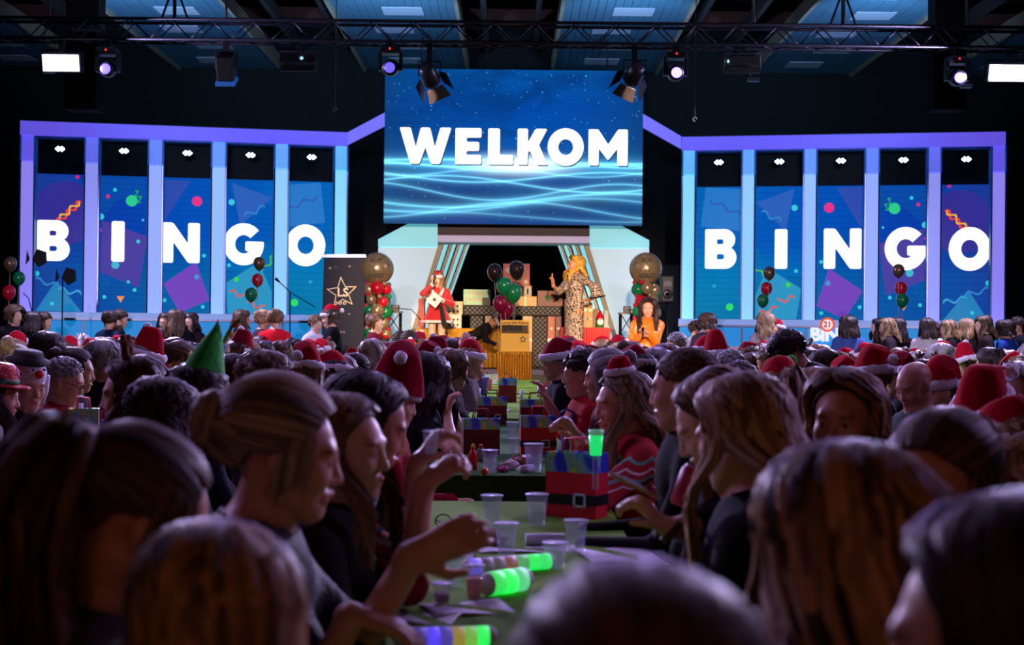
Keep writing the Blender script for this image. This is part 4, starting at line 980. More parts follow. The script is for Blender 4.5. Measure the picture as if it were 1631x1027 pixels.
# ------------------------------------------------------------------ headwear (head space)
def santa_hat_parts(flop=(.10, .04, -.02), height=.13, seed=1, droop=.08, r0=1.0, pw=.92):
    """cone sliding over to one side; returns cone, brim and pompom meshes"""
    rg = np.random.default_rng(seed); f = np.array(flop)
    c0 = np.array([0, .012, .058]); n, m = 13, 22; V = []; ph = rg.uniform(0, 6.28)
    for i in range(n):
        t = i / (n - 1)
        c = c0 + np.array([0, .01, height]) * math.sin(min(t * 1.5, 1) * math.pi / 2) + f * 1.25 * t ** 1.35 + np.array([0, 0, -droop]) * max(t - .45, 0) ** 1.3 * 2
        r = (1 - t) ** pw * r0 + .012
        tw = .0 + t * .35
        for k in range(m):
            a = 2 * math.pi * k / m; w_ = 1 + .06 * math.sin(3 * a + ph + t * 5) * t + .03 * math.sin(7 * a + t * 9)
            V.append(c + np.array([math.cos(a) * .088 * r * w_, math.sin(a) * .108 * r * w_, (-math.cos(a) * f[0] - math.sin(a) * f[1]) * .9 * t * r]))
        tip = c
    Q = [(i * m + k, i * m + (k + 1) % m, (i + 1) * m + (k + 1) % m, (i + 1) * m + k) for i in range(n - 1) for k in range(m)]
    cone = npmesh('santa_hat', V, Q)
    b = MB(); pr = 8; vs = []; fs = []; m2 = 30
    for k in range(m2):
        a = 2 * math.pi * k / m2
        for j in range(pr):
            q = 2 * math.pi * j / pr; rr = .024 * rg.uniform(.85, 1.15)
            vs.append((math.cos(a) * (.087 + math.cos(q) * rr * .75), .012 + math.sin(a) * (.107 + math.cos(q) * rr * .75), .058 + math.sin(q) * rr * 1.15))
    for k in range(m2):
        for j in range(pr): fs.append((k * pr + j, ((k + 1) % m2) * pr + j, ((k + 1) % m2) * pr + (j + 1) % pr, k * pr + (j + 1) % pr))
    b.add(vs, fs, True)
    pm = MB().ball(tip + np.array([0, 0, -.01]), .030, 8, noise=.1, seed=seed)
    return cone, b.mesh('fur_brim'), pm.mesh('pompom')
hat_red = mat('b00c26', .9, bump=.3, bscale=40, var=.2, spec=.1)
hat_dark = mat('8c0a28', .9, bump=.3, bscale=40, var=.25, spec=.1)
fur_m = mat('e6dff0', .95, bump=.6, bscale=120, spec=.1)
_hats = {}
def add_santa(parent, M, kind=0, m=None, **kw):
    var = ((.11, .03, -.02), (-.11, .03, -.02), (.02, .12, -.01), (-.03, -.07, .04), (.0, .03, .10), (.14, -.02, -.06), (-.14, .0, -.06))[kind]
    key = (kind, str(sorted(kw.items())))
    if key not in _hats: _hats[key] = santa_hat_parts(var, **({'height': .12, 'seed': kind + 3} | kw))
    c, b, p = _hats[key]
    h = obj('santa_hat', c, m or hat_red, parent); h.matrix_local = M @ Matrix.Translation((0, .0, -.004)) @ Matrix.Diagonal((1.16, 1.14, 1.12, 1))
    obj('fur_brim', b, fur_m, h); obj('pompom', p, fur_m, h); return h

# ------------------------------------------------------------------ a person placed where the photo shows the crown of the head
_hair = {}; _figs = {}
ROSTER = []
SKIN = ('d9a58c', 'c98f78', 'e0b49c', 'b98068')
def person(label, u, v, d, yaw, byaw=None, detail=1, skin=0, hair=('long', '2a1c16', '5a4030', {}), top='15141c', topm=None, legs='14141c', hat=None, hatkw=None, hands=None, group=None,
           lean=6, hpitch=8, htilt=0, female=True, stand=False, sleeve=1., poles=None, curl=(.5, .5), hdirs=None, skirt=False, collar=0., hatm=None, scale_to=None, bend=0, fit=.010, palms=None, hair_root=.0, eyes=False, skinm=None, floor=0., bare=False):
    byaw = yaw if byaw is None else byaw; hy = yaw - byaw
    kw = dict(stand=stand, lean=lean, hyaw=hy, hpitch=hpitch, htilt=htilt, female=female, bend=bend)
    crown_w = P(u, v, d)
    p0 = make_pose(**kw); s = (crown_w.z - floor) / (p0.crown[2] + .012)
    Rz = Matrix.Rotation(R(byaw), 3, 'Z'); loc = crown_w - (Rz @ Vector((p0.crown[0], p0.crown[1], 0))) * s; loc.z = floor
    if hands:
        hl = [None if h is None else np.array(Rz.transposed() @ (Vector(h) - loc) / s) for h in hands]
        dl = None if not hdirs else [None if h is None else np.array(Rz.transposed() @ Vector(h)) for h in hdirs]
        pl = None if not palms else [None if h is None else np.array(Rz.transposed() @ Vector(h)) for h in palms]
        p = make_pose(hands=hl, poles=poles, curl=curl, hdirs=dl, palms=pl, **kw); meshes = figure_meshes(p, detail, sleeve, skirt, collar, fit, True, bare)
    else:
        key = (bare, detail, sleeve, skirt, collar, fit, tuple(sorted(kw.items()))); p = p0
        if key not in _figs: _figs[key] = figure_meshes(p, detail, sleeve, skirt, collar, fit, True, bare)
        meshes = _figs[key]
    root = obj('person', meshes[0], skinm or skin_mat(SKIN[skin] if isinstance(skin, int) else skin)); root.location = loc; root.rotation_euler = (0, 0, R(byaw)); root.scale = (s, s, s)
    tag(root, label, 'person', group)
    obj('top', meshes[1], topm or mat(top, .9, bump=.25, bscale=90, var=.15, spec=.15), root)
    if not bare: obj('trousers', meshes[2], mat(legs, .85), root)
    M = Matrix.LocRotScale(Vector(p.HC), Matrix(p.HR.tolist()), None)
    if hair:
        st, dk, lt, hk = hair; hk = dict(hk); n0 = hk.pop('n', None) or (110, 220, 850)[detail]; sg = (7, 8, 12)[detail]
        key = (st, n0, sg, tuple(sorted(hk.items())))
        if key not in _hair: _hair[key] = hair_mesh(st, n0, sg, **hk)
        ho = obj('hair', _hair[key], hair_mat(dk, lt, hair_root), root); ho.matrix_local = M
    if eyes:
        for sx_ in (-1, 1):
            e = obj('eye', MB().ball((sx_ * .031, -.0805, .001), .0123, 8), mat('e8e2e0', .2), root); e.matrix_local = M
            obj('iris', MB().ball((sx_ * .031, -.0872, .000), .0066, 6), mat('241a16', .15), e)
    if hat == 'santa': add_santa(root, M, **(hatkw or {}), m=hatm)
    ROSTER.append((label, u, v, d))
    return root, p, M
# ------------------------------------------------------------------ balloons
_bal = MB().lathe([(0.0, -1.22), (.07, -1.2), (.05, -1.13), (.12, -1.08), (.5, -.86), (.82, -.52), (.98, -.1), (1.0, .15), (.93, .5), (.7, .82), (.38, 1.0), (.0, 1.07)], 20).mesh('balloon')
_rnd = MB().ball((0, 0, 0), 1, 12).mesh('balloon')
b_gold = mat('b8a078', .28, .5, coat=.3); b_gun = mat('2c2226', .12, .3, coat=.6); b_red = mat('c8142c', .18, coat=.7); b_maroon = mat('7a0a30', .15, coat=.7); b_green = mat('12804a', .18, coat=.7); b_bronze = mat('7a6448', .25, .5, coat=.3)
for me_ in (_bal, _rnd): me_.materials.append(b_red)
def balloon(parent, c, r, m, mesh=_bal, tall=1.12, tilt=0):
    o = bpy.data.objects.new('balloon', mesh); put(o, parent); o.location = Vector(c) - parent.location; o.scale = (r, r, r * tall); o.rotation_euler = (0, tilt, 0)
    o.material_slots[0].link = 'OBJECT'; o.material_slots[0].material = m; return o
def bunch(label, d, items, foot_u, tall=1.12, group=None):
    f = P(foot_u, 560, d); fz = 0.0 if d < 23 else STAGE_Z
    r_ = empty('balloon_bunch', (f.x, d, fz)); tag(r_, label, 'balloons', group)
    part('weight', MB().lathe([(.05, fz), (.06, fz + .02), (.05, fz + .08)], 10, (f.x, d, 0)), mat('555060', .4, .5), r_)
    for k, (u, v, rp, m) in enumerate(items):
        c_ = P(u, v, d); c_.y += (k % 2) * .12; r = rp * d / F_PX
        balloon(r_, c_, r, m, tall=tall)
        part('string', MB().tube([c_ + Vector((0, 0, -r * 1.35)), (c_ + Vector((f.x, d, fz))) / 2 + Vector((.03 * (k - 1), 0, -.1)), (f.x, d, fz + .08)], .004, 4), mat('b8b0a8', .6), r_)
    return r_
bunch('gold, green and red balloons at the left edge of the picture', 22.4, [(16, 421, 10.5, b_bronze), (26, 443, 10, b_green), (14, 466, 10.5, b_red)], 16)
bunch('gold, red and green balloons in front of the left letter G', 22.6, [(413, 420, 9.5, b_bronze), (408, 446, 9.5, b_red), (400, 469.5, 10, b_green)], 404)
bunch('black, green and maroon balloons floating at the middle of the stage', 22.9, [(788, 434, 12, b_gun), (823, 430, 13, b_gun), (803, 456, 12.5, b_green), (817, 467, 14, b_green), (797, 484, 12, b_maroon), (805, 493, 13.5, b_maroon)], 812)
bunch('bronze, red and green balloons under the right letter I', 22.6, [(1225, 435.5, 9.5, b_bronze), (1223, 459.5, 9.5, b_red), (1215, 479, 9.5, b_green)], 1220)
bunch('bronze, red and green balloons in front of the right letter G', 22.6, [(1431, 431.5, 9.5, b_bronze), (1438, 459.5, 10, b_red), (1437, 479, 10, b_green)], 1437)
bunch('single gold balloon held low in front of the left wall', 20.5, [(185, 520, 10, b_gold)], 190, 1.0)

ink = mat('1e1714', .6)
def star_loops(r, k=.42, hole=0.): 
    o = [(math.sin(i * math.pi / 5) * r * (1 if i % 2 == 0 else k), math.cos(i * math.pi / 5) * r * (1 if i % 2 == 0 else k)) for i in range(10)]
    return [o] + ([[(x * hole, y * hole) for x, y in o]] if hole else [])
def balloon_column(u, label):
    d = 24.0; b0 = P(u, 560, d); z0 = STAGE_Z; r_ = empty('balloon_tower', (b0.x, d, z0)); tag(r_, label, 'balloon column', 'balloon columns', 'thing')
    top = P(u, 428, d); R_ = 26.3 * d / F_PX
    big = balloon(r_, top, R_, b_gold, _rnd, 1.0)
    for txt, dz in (('KUT', .125), ('KERST', -.125)):
        t = obj('lettering', text_mesh(txt, .095, .004, .001), ink, big); yy = -math.sqrt(R_ * R_ - dz * dz) - .012
        t.matrix_local = Matrix.Scale(1 / R_, 4) @ frame((0, yy, dz), (1, 0, 0), (0, 0, 1))
    t = obj('star_print', loops_mesh(star_loops(.075, .45, .8), .004), ink, big); t.matrix_local = Matrix.Scale(1 / R_, 4) @ frame((0, -R_ - .008, 0), (1, 0, 0), (0, 0, 1))
    part('pole', MB().tube([(b0.x, d, z0), (b0.x, d, top.z)], .012, 6), mat('807880', .4, .6), r_)
    part('foot', MB().lathe([(.16, z0), (.16, z0 + .02), (.03, z0 + .04)], 16, (b0.x, d, 0)), mat('555060', .4), r_)
    rg = random.Random(int(u)); cols = [b_red, b_green, b_gold, b_red, b_red, b_gold, b_green, b_red, b_gold]
    z = top.z - R_ - .07; k = 0
    while z > z0 + .12:
        for j in range(4):
            a = k * .8 + j * math.pi / 2; rr = rg.uniform(.085, .118)
            balloon(r_, (b0.x + math.cos(a) * .14, d + math.sin(a) * .14, z + rg.uniform(-.03, .03)), rr, cols[(k * 3 + j * 2 + int(u)) % 9], _rnd, 1.05)
        for j in range(5):
            a = k * .8 + .4 + j * 1.25; balloon(r_, (b0.x + math.cos(a) * .19, d + math.sin(a) * .19, z + .09 + rg.uniform(-.03, .03)), rg.uniform(.034, .05), cols[(k + j + 1) % 9], _rnd, 1.0)
        z -= .185; k += 1
balloon_column(601, 'red, green and gold balloon column beside the roll-up banner')
balloon_column(1028.5, 'red, green and gold balloon column beside the black loudspeaker')

# ------------------------------------------------------------------ stage props
def thing(name, label, cat, loc, group=None): r_ = empty(name, loc); tag(r_, label, cat, group); return r_
# roll-up banner
bd = 23.9; a, b_, c_, d_ = P(516, 407, bd), P(582, 407, bd), P(578, 560, bd), P(511, 560, bd)
rb = thing('roll_up_banner', 'dark roll-up banner with a gold star logo on stage', 'banner', Vector(((c_.x + d_.x) / 2, bd, STAGE_Z)))
def bn(u0, v0, u1, v1, off, th=.01): return MB().prism([P(u0, v1, bd) - Vector((0, off, 0)), P(u1, v1, bd) - Vector((0, off, 0)), P(u1, v0, bd) - Vector((0, off, 0)), P(u0, v0, bd) - Vector((0, off, 0))], (0, th, 0))
part('print', MB().prism([a, b_, Vector((c_.x, bd, STAGE_Z + .05)), Vector((d_.x, bd, STAGE_Z + .05))], (0, .01, 0)), mat('201e30', .6, var=.2, bscale=3), rb)
part('top_rail', bn(514, 405, 583, 410, .01, .03), steel_m, rb)
part('foot', MB().box((d_.x, bd - .1, STAGE_Z), (c_.x, bd + .1, STAGE_Z + .07), bevel=.01), steel_m, rb)
gold_p = mat('b09a72', .35, .6)
def onb(name, me_, u, v, m, rot=0): o = obj(name, me_, m, rb); o.matrix_local = Matrix.Translation(-rb.location) @ frame(P(u, v, bd) - Vector((0, .012, 0)), (1, 0, 0), (0, 0, 1)) @ Matrix.Rotation(rot, 4, 'Z')
onb('star_print', loops_mesh(star_loops(.27, .44, .88), .004), 545, 466, gold_p, .1)
onb('lettering', text_mesh('LS', .2, .004, .004), 546, 466, gold_p)
onb('lettering', text_mesh('77 8', .05, .004), 545, 529, gold_p)
for (u, v, r) in ((526, 427, .03), (557, 424, .022), (556, 500, .02), (535, 425, .012)): onb('sparkle', loops_mesh([[(math.sin(i * math.pi / 4) * r * (1 if i % 2 == 0 else .2), math.cos(i * math.pi / 4) * r * (1 if i % 2 == 0 else .2)) for i in range(8)]], .004), u, v, gold_p)
for k, u in enumerate((535, 542, 549)): onb('icon_print', loops_mesh([round_poly([(-.025, -.02), (.025, -.02), (.025, .03), (-.025, .03)], .01), round_poly([(-.014, -.01), (.014, -.01), (.014, .018), (-.014, .018)], .006)], .004), u, 483, gold_p)
# boom microphone stand
ms = thing('microphone_stand', 'black boom microphone stand left of the roll-up banner', 'microphone stand', (P(462, 540, 23.6).x, 23.6, STAGE_Z))
q0, q1, q2, q3 = Vector((ms.location.x, 23.6, STAGE_Z)), P(462, 465, 23.6), P(445, 449, 23.5), P(502, 489, 23.7)
part('pole', MB().tube([q0 + Vector((0, 0, .05)), q1], .012, 6), body_m, ms); part('boom', MB().tube([q2, q1, q3], .009, 6), body_m, ms)
part('microphone', MB().tube([q2, q2 + (q2 - q1).normalized() * .09], [.016, .026], 8), body_m, ms)
for k in range(3):
    t = k * 2.1; part('leg', MB().tube([q0 + Vector((0, 0, .12)), q0 + Vector((.28 * math.cos(t), .28 * math.sin(t), .01))], .01, 5), body_m, ms)
# light stands with a fan head at the left
for (u, v, lab, s) in ((100, 440, 'black photo light on a thin stand in front of the left letter B', 1), (53, 411, 'black photo light on a stand at the left wall edge', -1)):
    q = P(u, v, 22.0); ls = thing('stand_light', lab, 'lamp', (q.x, 22.0, 0), 'photo lights on stands')
    part('pole', MB().tube([(q.x, 22, .02), (q.x, 22, q.z)], .012, 6), body_m, ls)
    part('head', MB().prism([q + Vector(p) for p in ((-.02, 0, -.02), (.07, 0, -.13), (.18, 0, -.06), (.17, 0, .1), (.05, 0, .14))], (0, .1, 0)), recess_m, ls)
    part('reflector', MB().prism([q + Vector(p) for p in ((-.12, 0, -.1), (-.06, 0, -.02), (-.10, 0, .12))], (0, .02, 0)), recess_m, ls)
    for k in range(3):
        t = k * 2.1; part('leg', MB().tube([(q.x, 22, .25), (q.x + .3 * math.cos(t), 22 + .3 * math.sin(t), .01)], .01, 5), body_m, ls)
# lectern at the left edge
lc = P(40, 500, 21.5); le = thing('lectern', 'dark lectern with a pale reading top at the left edge', 'lectern', (lc.x, 21.5, 0))
part('body', MB().box((lc.x - .12, 21.4, 0), (lc.x + .17, 21.8, 1.55)), mat('17151c', .5), le); part('reading_top', MB().box((lc.x - .2, 21.3, 1.62), (lc.x + .2, 21.8, 1.65), Matrix.Translation((0, 0, 0))), mat('8a909e', .5), le)
part('side_panel', MB().box((lc.x - .16, 21.36, 1.5), (lc.x + .19, 21.8, 1.62)), mat('2a2a36', .5), le)
part('gooseneck_microphone', MB().tube([(lc.x + .1, 21.5, 1.65), (lc.x + .05, 21.5, 1.85), (lc.x - .02, 21.45, 1.93)], .008, 5), body_m, le)
# truss towers with a small box on top
def tower(u0, u1, v0, label):
    d = 24.6; a, b_ = P(u0, v0, d), P(u1, v0, d); r_ = thing('truss_tower', label, 'truss', ((a.x + b_.x) / 2, d, STAGE_Z), 'small truss towers'); zt = a.z
    blackm = mat('14131a', .4, .4)
    for x in (a.x, b_.x):
        for y in (d, d + .25): part('chord', MB().tube([(x, y, STAGE_Z), (x, y, zt)], .018, 6), blackm, r_)
    n = 3; h = (zt - STAGE_Z) / n
    for k in range(n):
        for s in (0, 1):
            xa, xb = (a.x, b_.x) if s else (b_.x, a.x); part('brace', MB().tube([(xa, d, STAGE_Z + k * h), (xb, d, STAGE_Z + (k + 1) * h)], .009, 5), blackm, r_)
    part('top_plate', MB().box((a.x - .03, d - .03, zt), (b_.x + .03, d + .28, zt + .03)), blackm, r_)
    part('control_box', MB().box((a.x + .05, d, zt + .03), (b_.x - .02, d + .15, zt + .14), bevel=.01), body_m, r_)
    part('cable', MB().tube([(b_.x - .1, d, zt + .08), (b_.x + .2, d, zt + .06), (b_.x + .35, d, zt - .1)], .008, 5), body_m, r_)
tower(617, 637, 498, 'small black truss tower beside the left balloon column')
tower(989, 1007, 500, 'small black truss tower beside the right balloon column')
sp_ = P(1064, 560, 24.3); ls = thing('loudspeaker', 'black loudspeaker on a pole right of the balloon column', 'speaker', (sp_.x, 24.3, STAGE_Z))
a = P(1054, 439, 24.3); b_ = P(1073, 481, 24.3)
part('cabinet', MB().box((a.x, 24.3, b_.z), (b_.x, 24.6, a.z), bevel=.02), mat('111016', .5), ls)
part('woofer', MB().lathe([(.02, .0), (.03, -.005), (.075, .012), (.085, .0)], 18, ((a.x + b_.x) / 2, 24.295, b_.z + .13), Matrix.Rotation(R(90), 3, 'X')), mat('2a2830', .3), ls)
part('horn', MB().prism([((a.x + b_.x) / 2 + x, 24.292, b_.z + z) for x, z in ((-.08, .27), (.08, .27), (.05, .36), (-.05, .36))], (0, .01, 0)), mat('26242c', .4), ls)
part('pole', MB().tube([(sp_.x, 24.45, STAGE_Z), (sp_.x, 24.45, b_.z)], .02, 8), body_m, ls)
for k in range(3):
    t = k * 2.1 + .5; part('leg', MB().tube([(sp_.x, 24.45, STAGE_Z + .3), (sp_.x + .3 * math.cos(t), 24.45 + .3 * math.sin(t), STAGE_Z + .01)], .012, 5), body_m, ls)

# quilted bar table and presents at the middle of the stage
def bx(u0, v0, u1, v1, d, th, bevel=0., z0=None):
    a, b_ = P(u0, v1, d), P(u1, v0, d); return MB().box((a.x, d, a.z if z0 is None else z0), (b_.x, d + th, b_.z), bevel=bevel)
def quilt_mat():
    m, nt, b = new_mat('quilted'); g = NT(nt); tc = g.n('ShaderNodeTexCoord'); sp = g.n('ShaderNodeSeparateXYZ'); g.put(sp.inputs[0], tc.outputs['Object'])
    k = 38.; h = None
    for sg in (1, -1):
        q = g.m('ABSOLUTE', g.m('SINE', g.m('MULTIPLY', g.m('ADD', sp.outputs[0], g.m('MULTIPLY', sp.outputs[2], float(sg))), k))); q = g.m('MINIMUM', g.m('MULTIPLY', q, 3.), 1.); h = q if h is None else g.m('MULTIPLY', h, q)
    bp = g.n('ShaderNodeBump'); bp.inputs['Strength'].default_value = 1; bp.inputs['Distance'].default_value = .02; g.put(bp.inputs['Height'], h); g.put(b.inputs['Normal'], bp.outputs[0])
    b.inputs['Base Color'].default_value = (*lin('251f22'), 1); b.inputs['Roughness'].default_value = .5; return m
qm = quilt_mat(); TD = 25.0
bt = thing('quilted_bar_table', 'black diamond-quilted bar table at the middle of the stage', 'table', (P(812, 540, TD).x, TD, STAGE_Z))
part('table_top', bx(733, 487, 894, 502, TD, .6, .02), qm, bt)
part('leg', bx(848, 502, 872, 560, TD + .1, .3, .01, STAGE_Z), qm, bt); part('leg', bx(748, 502, 770, 560, TD + .1, .3, .01, STAGE_Z), qm, bt)
TT = P(812, 487, TD).z
def gift(name, label, u0, v0, u1, v1, d, th, color, zb=TT, cat='gift box', group='presents on the quilted table', decos=(), m=None):
    a, b_ = P(u0, v1, d), P(u1, v0, d); r_ = thing(name, label, cat, ((a.x + b_.x) / 2, d, zb), group)
    z1 = max(b_.z, zb + .03); part('box', MB().box((a.x, d, zb), (b_.x, d + th, z1), bevel=.006), m or mat(color, .5, var=.25, bscale=9), r_)
    for (kind, x0, y0, x1, y1, col) in decos:
        X = lambda t: a.x + (b_.x - a.x) * t; Z = lambda t: zb + (z1 - zb) * t
        if kind == 'band': part('ribbon', MB().box((X(x0), d - .006, Z(y0)), (X(x1), d, Z(y1))), mat(col, .35), r_)
        if kind == 'dot': part('print', MB().lathe([(0, 0), (x1, 0), (x1, .004)], 10, (X(x0), d - .005, Z(y0)), Matrix.Rotation(R(90), 3, 'X')), mat(col, .5), r_)
    return r_, a, b_, z1
r_, a, b_, z1 = gift('gift_box', 'mint present with holiday lettering on the quilted table', 738, 461, 781, 487, TD + .15, .25, 'a8d8b8', decos=(('dot', .1, .2, .012, 0, '5a9a78'), ('dot', .9, .8, .012, 0, '5a9a78'), ('dot', .1, .8, .012, 0, '5a9a78'), ('dot', .85, .15, .012, 0, 'c89a50')))
t = obj('lettering', text_mesh('Happy\nHolidays', .11, .004), mat('c89a60', .5), r_); t.matrix_local = Matrix.Translation(-r_.location) @ frame(((a.x + b_.x) / 2, TD + .144, (TT + z1) / 2 + .03), (1, 0, 0), (0, 0, 1))
gift('gift_box', 'long gold present in the middle of the quilted table', 820, 472, 855, 487, TD, .25, 'c8a064', decos=(('band', .45, 0, .5, 1, 'e8d8a0'),))
gift('gift_box', 'brown present with a green bow on the quilted table', 856, 463, 897, 487, TD, .3, '6a3428', decos=(('dot', .35, .6, .03, 0, '2a6a3c'), ('dot', .5, .75, .025, 0, 'c89a40'), ('dot', .42, .45, .035, 0, '3a7a48'), ('dot', .65, .3, .02, 0, 'a03030'), ('dot', .6, .55, .02, 0, '2a6a3c')))
gift('gift_box', 'tall floral present standing behind the black balloons', 801, 420, 844, 456, TD + .3, .2, 'b04a48', decos=(('dot', .2, .7, .05, 0, 'e8d8d0'), ('dot', .6, .4, .06, 0, '5a7a4a'), ('dot', .75, .8, .04, 0, 'd8b890'), ('dot', .3, .25, .05, 0, 'c87a70'), ('dot', .85, .2, .04, 0, 'e8d8d0'), ('dot', .5, .85, .03, 0, '803038')), zb=P(820, 456, TD + .3).z)
gift('gift_box', 'plum box under the floral present', 800, 457, 834, 472, TD + .3, .28, '5a3a40', zb=TT)
gift('picture_frame', 'small gilt framed picture beside the gold present', 834, 455, 847, 472, TD + .05, .06, 'b08a50', zb=P(840, 472, TD).z, cat='picture', decos=(('band', .15, .12, .85, .88, '2c3a4a'), ('band', .4, .2, .6, .75, 'a87860')))
gift('gift_box', 'small dark camera box on the quilted table', 768, 474, 781, 487, TD + .01, .1, '1a181c', zb=TT)
# gold draped table with sound gear
gd = 24.6; gt = thing('gold_draped_table', 'table under a gold sequin cloth behind the performer in red', 'table', (P(735, 545, gd).x, gd, STAGE_Z))
a, b_ = P(664, 522, gd), P(800, 522, gd)
def drape(s, t): x = a.x + (b_.x - a.x) * s; return Vector((x, gd + .04 * math.sin(s * 60) * t, a.z - (a.z - STAGE_Z) * t))
gold_cloth = mat('c8922c', .3, .5, bump=.8, bscale=160, var=.5)
part('cloth', MB().grid(drape, 80, 5), gold_cloth, gt); part('table_top', MB().box((a.x, gd, a.z - .02), (b_.x, gd + .7, a.z)), gold_cloth, gt)
for k, (u0, v0, u1, v1, col, lab) in enumerate(((666, 475, 676, 522, 'a02028', 'narrow red box beside the performer in red'), (704, 480, 737, 501, 'c8b89a', 'cream vintage radio behind the performer in red'), (704, 501, 735, 522, 'd8d0c4', 'white mixer with knobs behind the performer in red'))):
    zb = a.z if v1 > 510 else P(700, 501, gd).z + .002
    r2, aa, bb, zz1 = gift('sound_box' if k else 'gift_box', lab, u0, v0, u1, v1, gd + .1, .3, col, zb=zb, cat='box' if k else 'gift box', group='gear on the gold table')
    if k:
        for i in range(4):
            for j in range(2): part('knob', MB().lathe([(.02, 0), (.016, .02)], 8, (aa.x + .06 + i * .07, gd + .1, zb + .06 + j * .09), Matrix.Rotation(R(90), 3, 'X')), mat('3a3434', .4), r2)
rd = 24.6; rt = thing('red_draped_table', 'table under a red velvet cloth beside the leopard print dress', 'table', (P(935, 545, rd).x, rd, STAGE_Z))
a, b_ = P(893, 521, rd), P(972, 522, rd)
part('cloth', MB().grid(drape, 60, 5), mat('b01420', .6, sheen=.5, bump=.2, bscale=30), rt); part('table_top', MB().box((a.x, rd, a.z - .02), (b_.x, rd + .7, a.z)), mat('b01420', .6, sheen=.5), rt)
RTZ = a.z
gift('gift_box', 'striped gold present on the red table', 928, 482, 944, 521, rd + .1, .2, 'b89048', zb=RTZ, group='presents on the red table', decos=(('band', 0, .3, 1, .4, '806020'), ('band', 0, .65, 1, .75, 'e0c880'), ('band', .45, 0, .55, 1, '803020')))
gift('gift_box', 'bronze present behind the plush gnome', 942, 492, 952, 521, rd + .25, .2, '6a4a2c', zb=RTZ, group='presents on the red table')
gift('gift_box', 'silver blue present at the end of the red table', 962, 494, 969, 521, rd + .1, .2, '8a98a8', zb=RTZ, group='presents on the red table')
gn = P(956, 521, rd + .1); g_ = thing('plush_gnome', 'plush gnome with a red cap on the red table', 'plush toy', (gn.x, rd + .15, RTZ))
part('body', MB().lathe([(.07, 0), (.08, .06), (.06, .14), (.03, .17)], 14, (gn.x, rd + .15, RTZ)), mat('2a6a34', .9), g_); part('beard', MB().ball((gn.x, rd + .09, RTZ + .1), .055, 8, (1, .5, 1.2), noise=.06), fur_m, g_)
part('cap', MB().lathe([(.075, .15), (.06, .2), (.02, .29), (.0, .31)], 12, (gn.x, rd + .15, RTZ)), hat_red, g_); part('nose', MB().ball((gn.x, rd + .06, RTZ + .15), .02, 6), mat('d8a08a', .6), g_)
for k, (u0, v0, u1, v1, col, lab) in enumerate(((772, 503, 790, 524, '9a8a70', 'tan present under the quilted table'), (872, 503, 884, 535, 'b05a48', 'red patterned present under the quilted table'), (832, 503, 848, 530, 'c8a87a', 'cream present beside the quilted table leg'), (884, 503, 895, 540, '6a2a24', 'maroon present beside the leopard print dress'))):
    gift('gift_box', lab, u0, v0, u1, 566, TD + .05, .3, col, zb=STAGE_Z, group='presents on the stage floor', decos=(('band', 0, .5, 1, .56, 'd8c8b0'), ('dot', .5, .75, .03, 0, 'e8e0d0')))
# raffle box in front of the stage
fd = 22.7; rf = thing('raffle_box', 'yellow raffle box with a dark see-through drum on a draped stand', 'raffle box', (P(820, 560, fd).x, fd, 0))
yel = mat('e0a818', .5); a, b_ = P(797, 532, fd), P(843, 532, fd); zb = P(820, 560, fd).z
part('box', bx(797, 531, 843, 560, fd, .4, .01), yel, rf); part('sign', bx(797, 510, 844, 517.5, fd, .03), yel, rf)
part('drum', bx(799, 518, 842, 531, fd + .03, .35), mat('3a3430', .1, alpha=.75), rf); part('tickets', bx(800, 527, 841, 531, fd + .05, .28), mat('e8b040', .7, bump=1, bscale=40), rf)
for u in (798, 842): part('post', MB().tube([P(u, 531, fd), P(u, 515, fd)], .012, 6), yel, rf)
t = obj('lettering', text_mesh('Lucky Star Events', .062, .004, .0008), ink, rf); t.matrix_local = Matrix.Translation(-rf.location) @ frame(P(820.5, 514, fd) - Vector((0, .006, 0)), (1, 0, 0), (0, 0, 1))
t = obj('star_print', loops_mesh(star_loops(.065, .45, .62), .004), ink, rf); t.matrix_local = Matrix.Translation(-rf.location) @ frame(P(833, 540, fd) - Vector((0, .006, 0)), (1, 0, 0), (0, 0, 1))
zc = zb - .002
def fringe(s, t): return Vector((a.x - .05 + (b_.x - a.x + .1) * s, fd - .03 + .03 * math.sin(s * 44), zc - zc * t))
part('tinsel_skirt', MB().grid(fringe, 60, 6), mat('c8902a', .25, .7, bump=1, bscale=70, var=.7), rf)
part('stand_top', MB().box((a.x - .05, fd - .03, zc - .04), (b_.x + .05, fd + .45, zc - .002)), gold_cloth, rf)

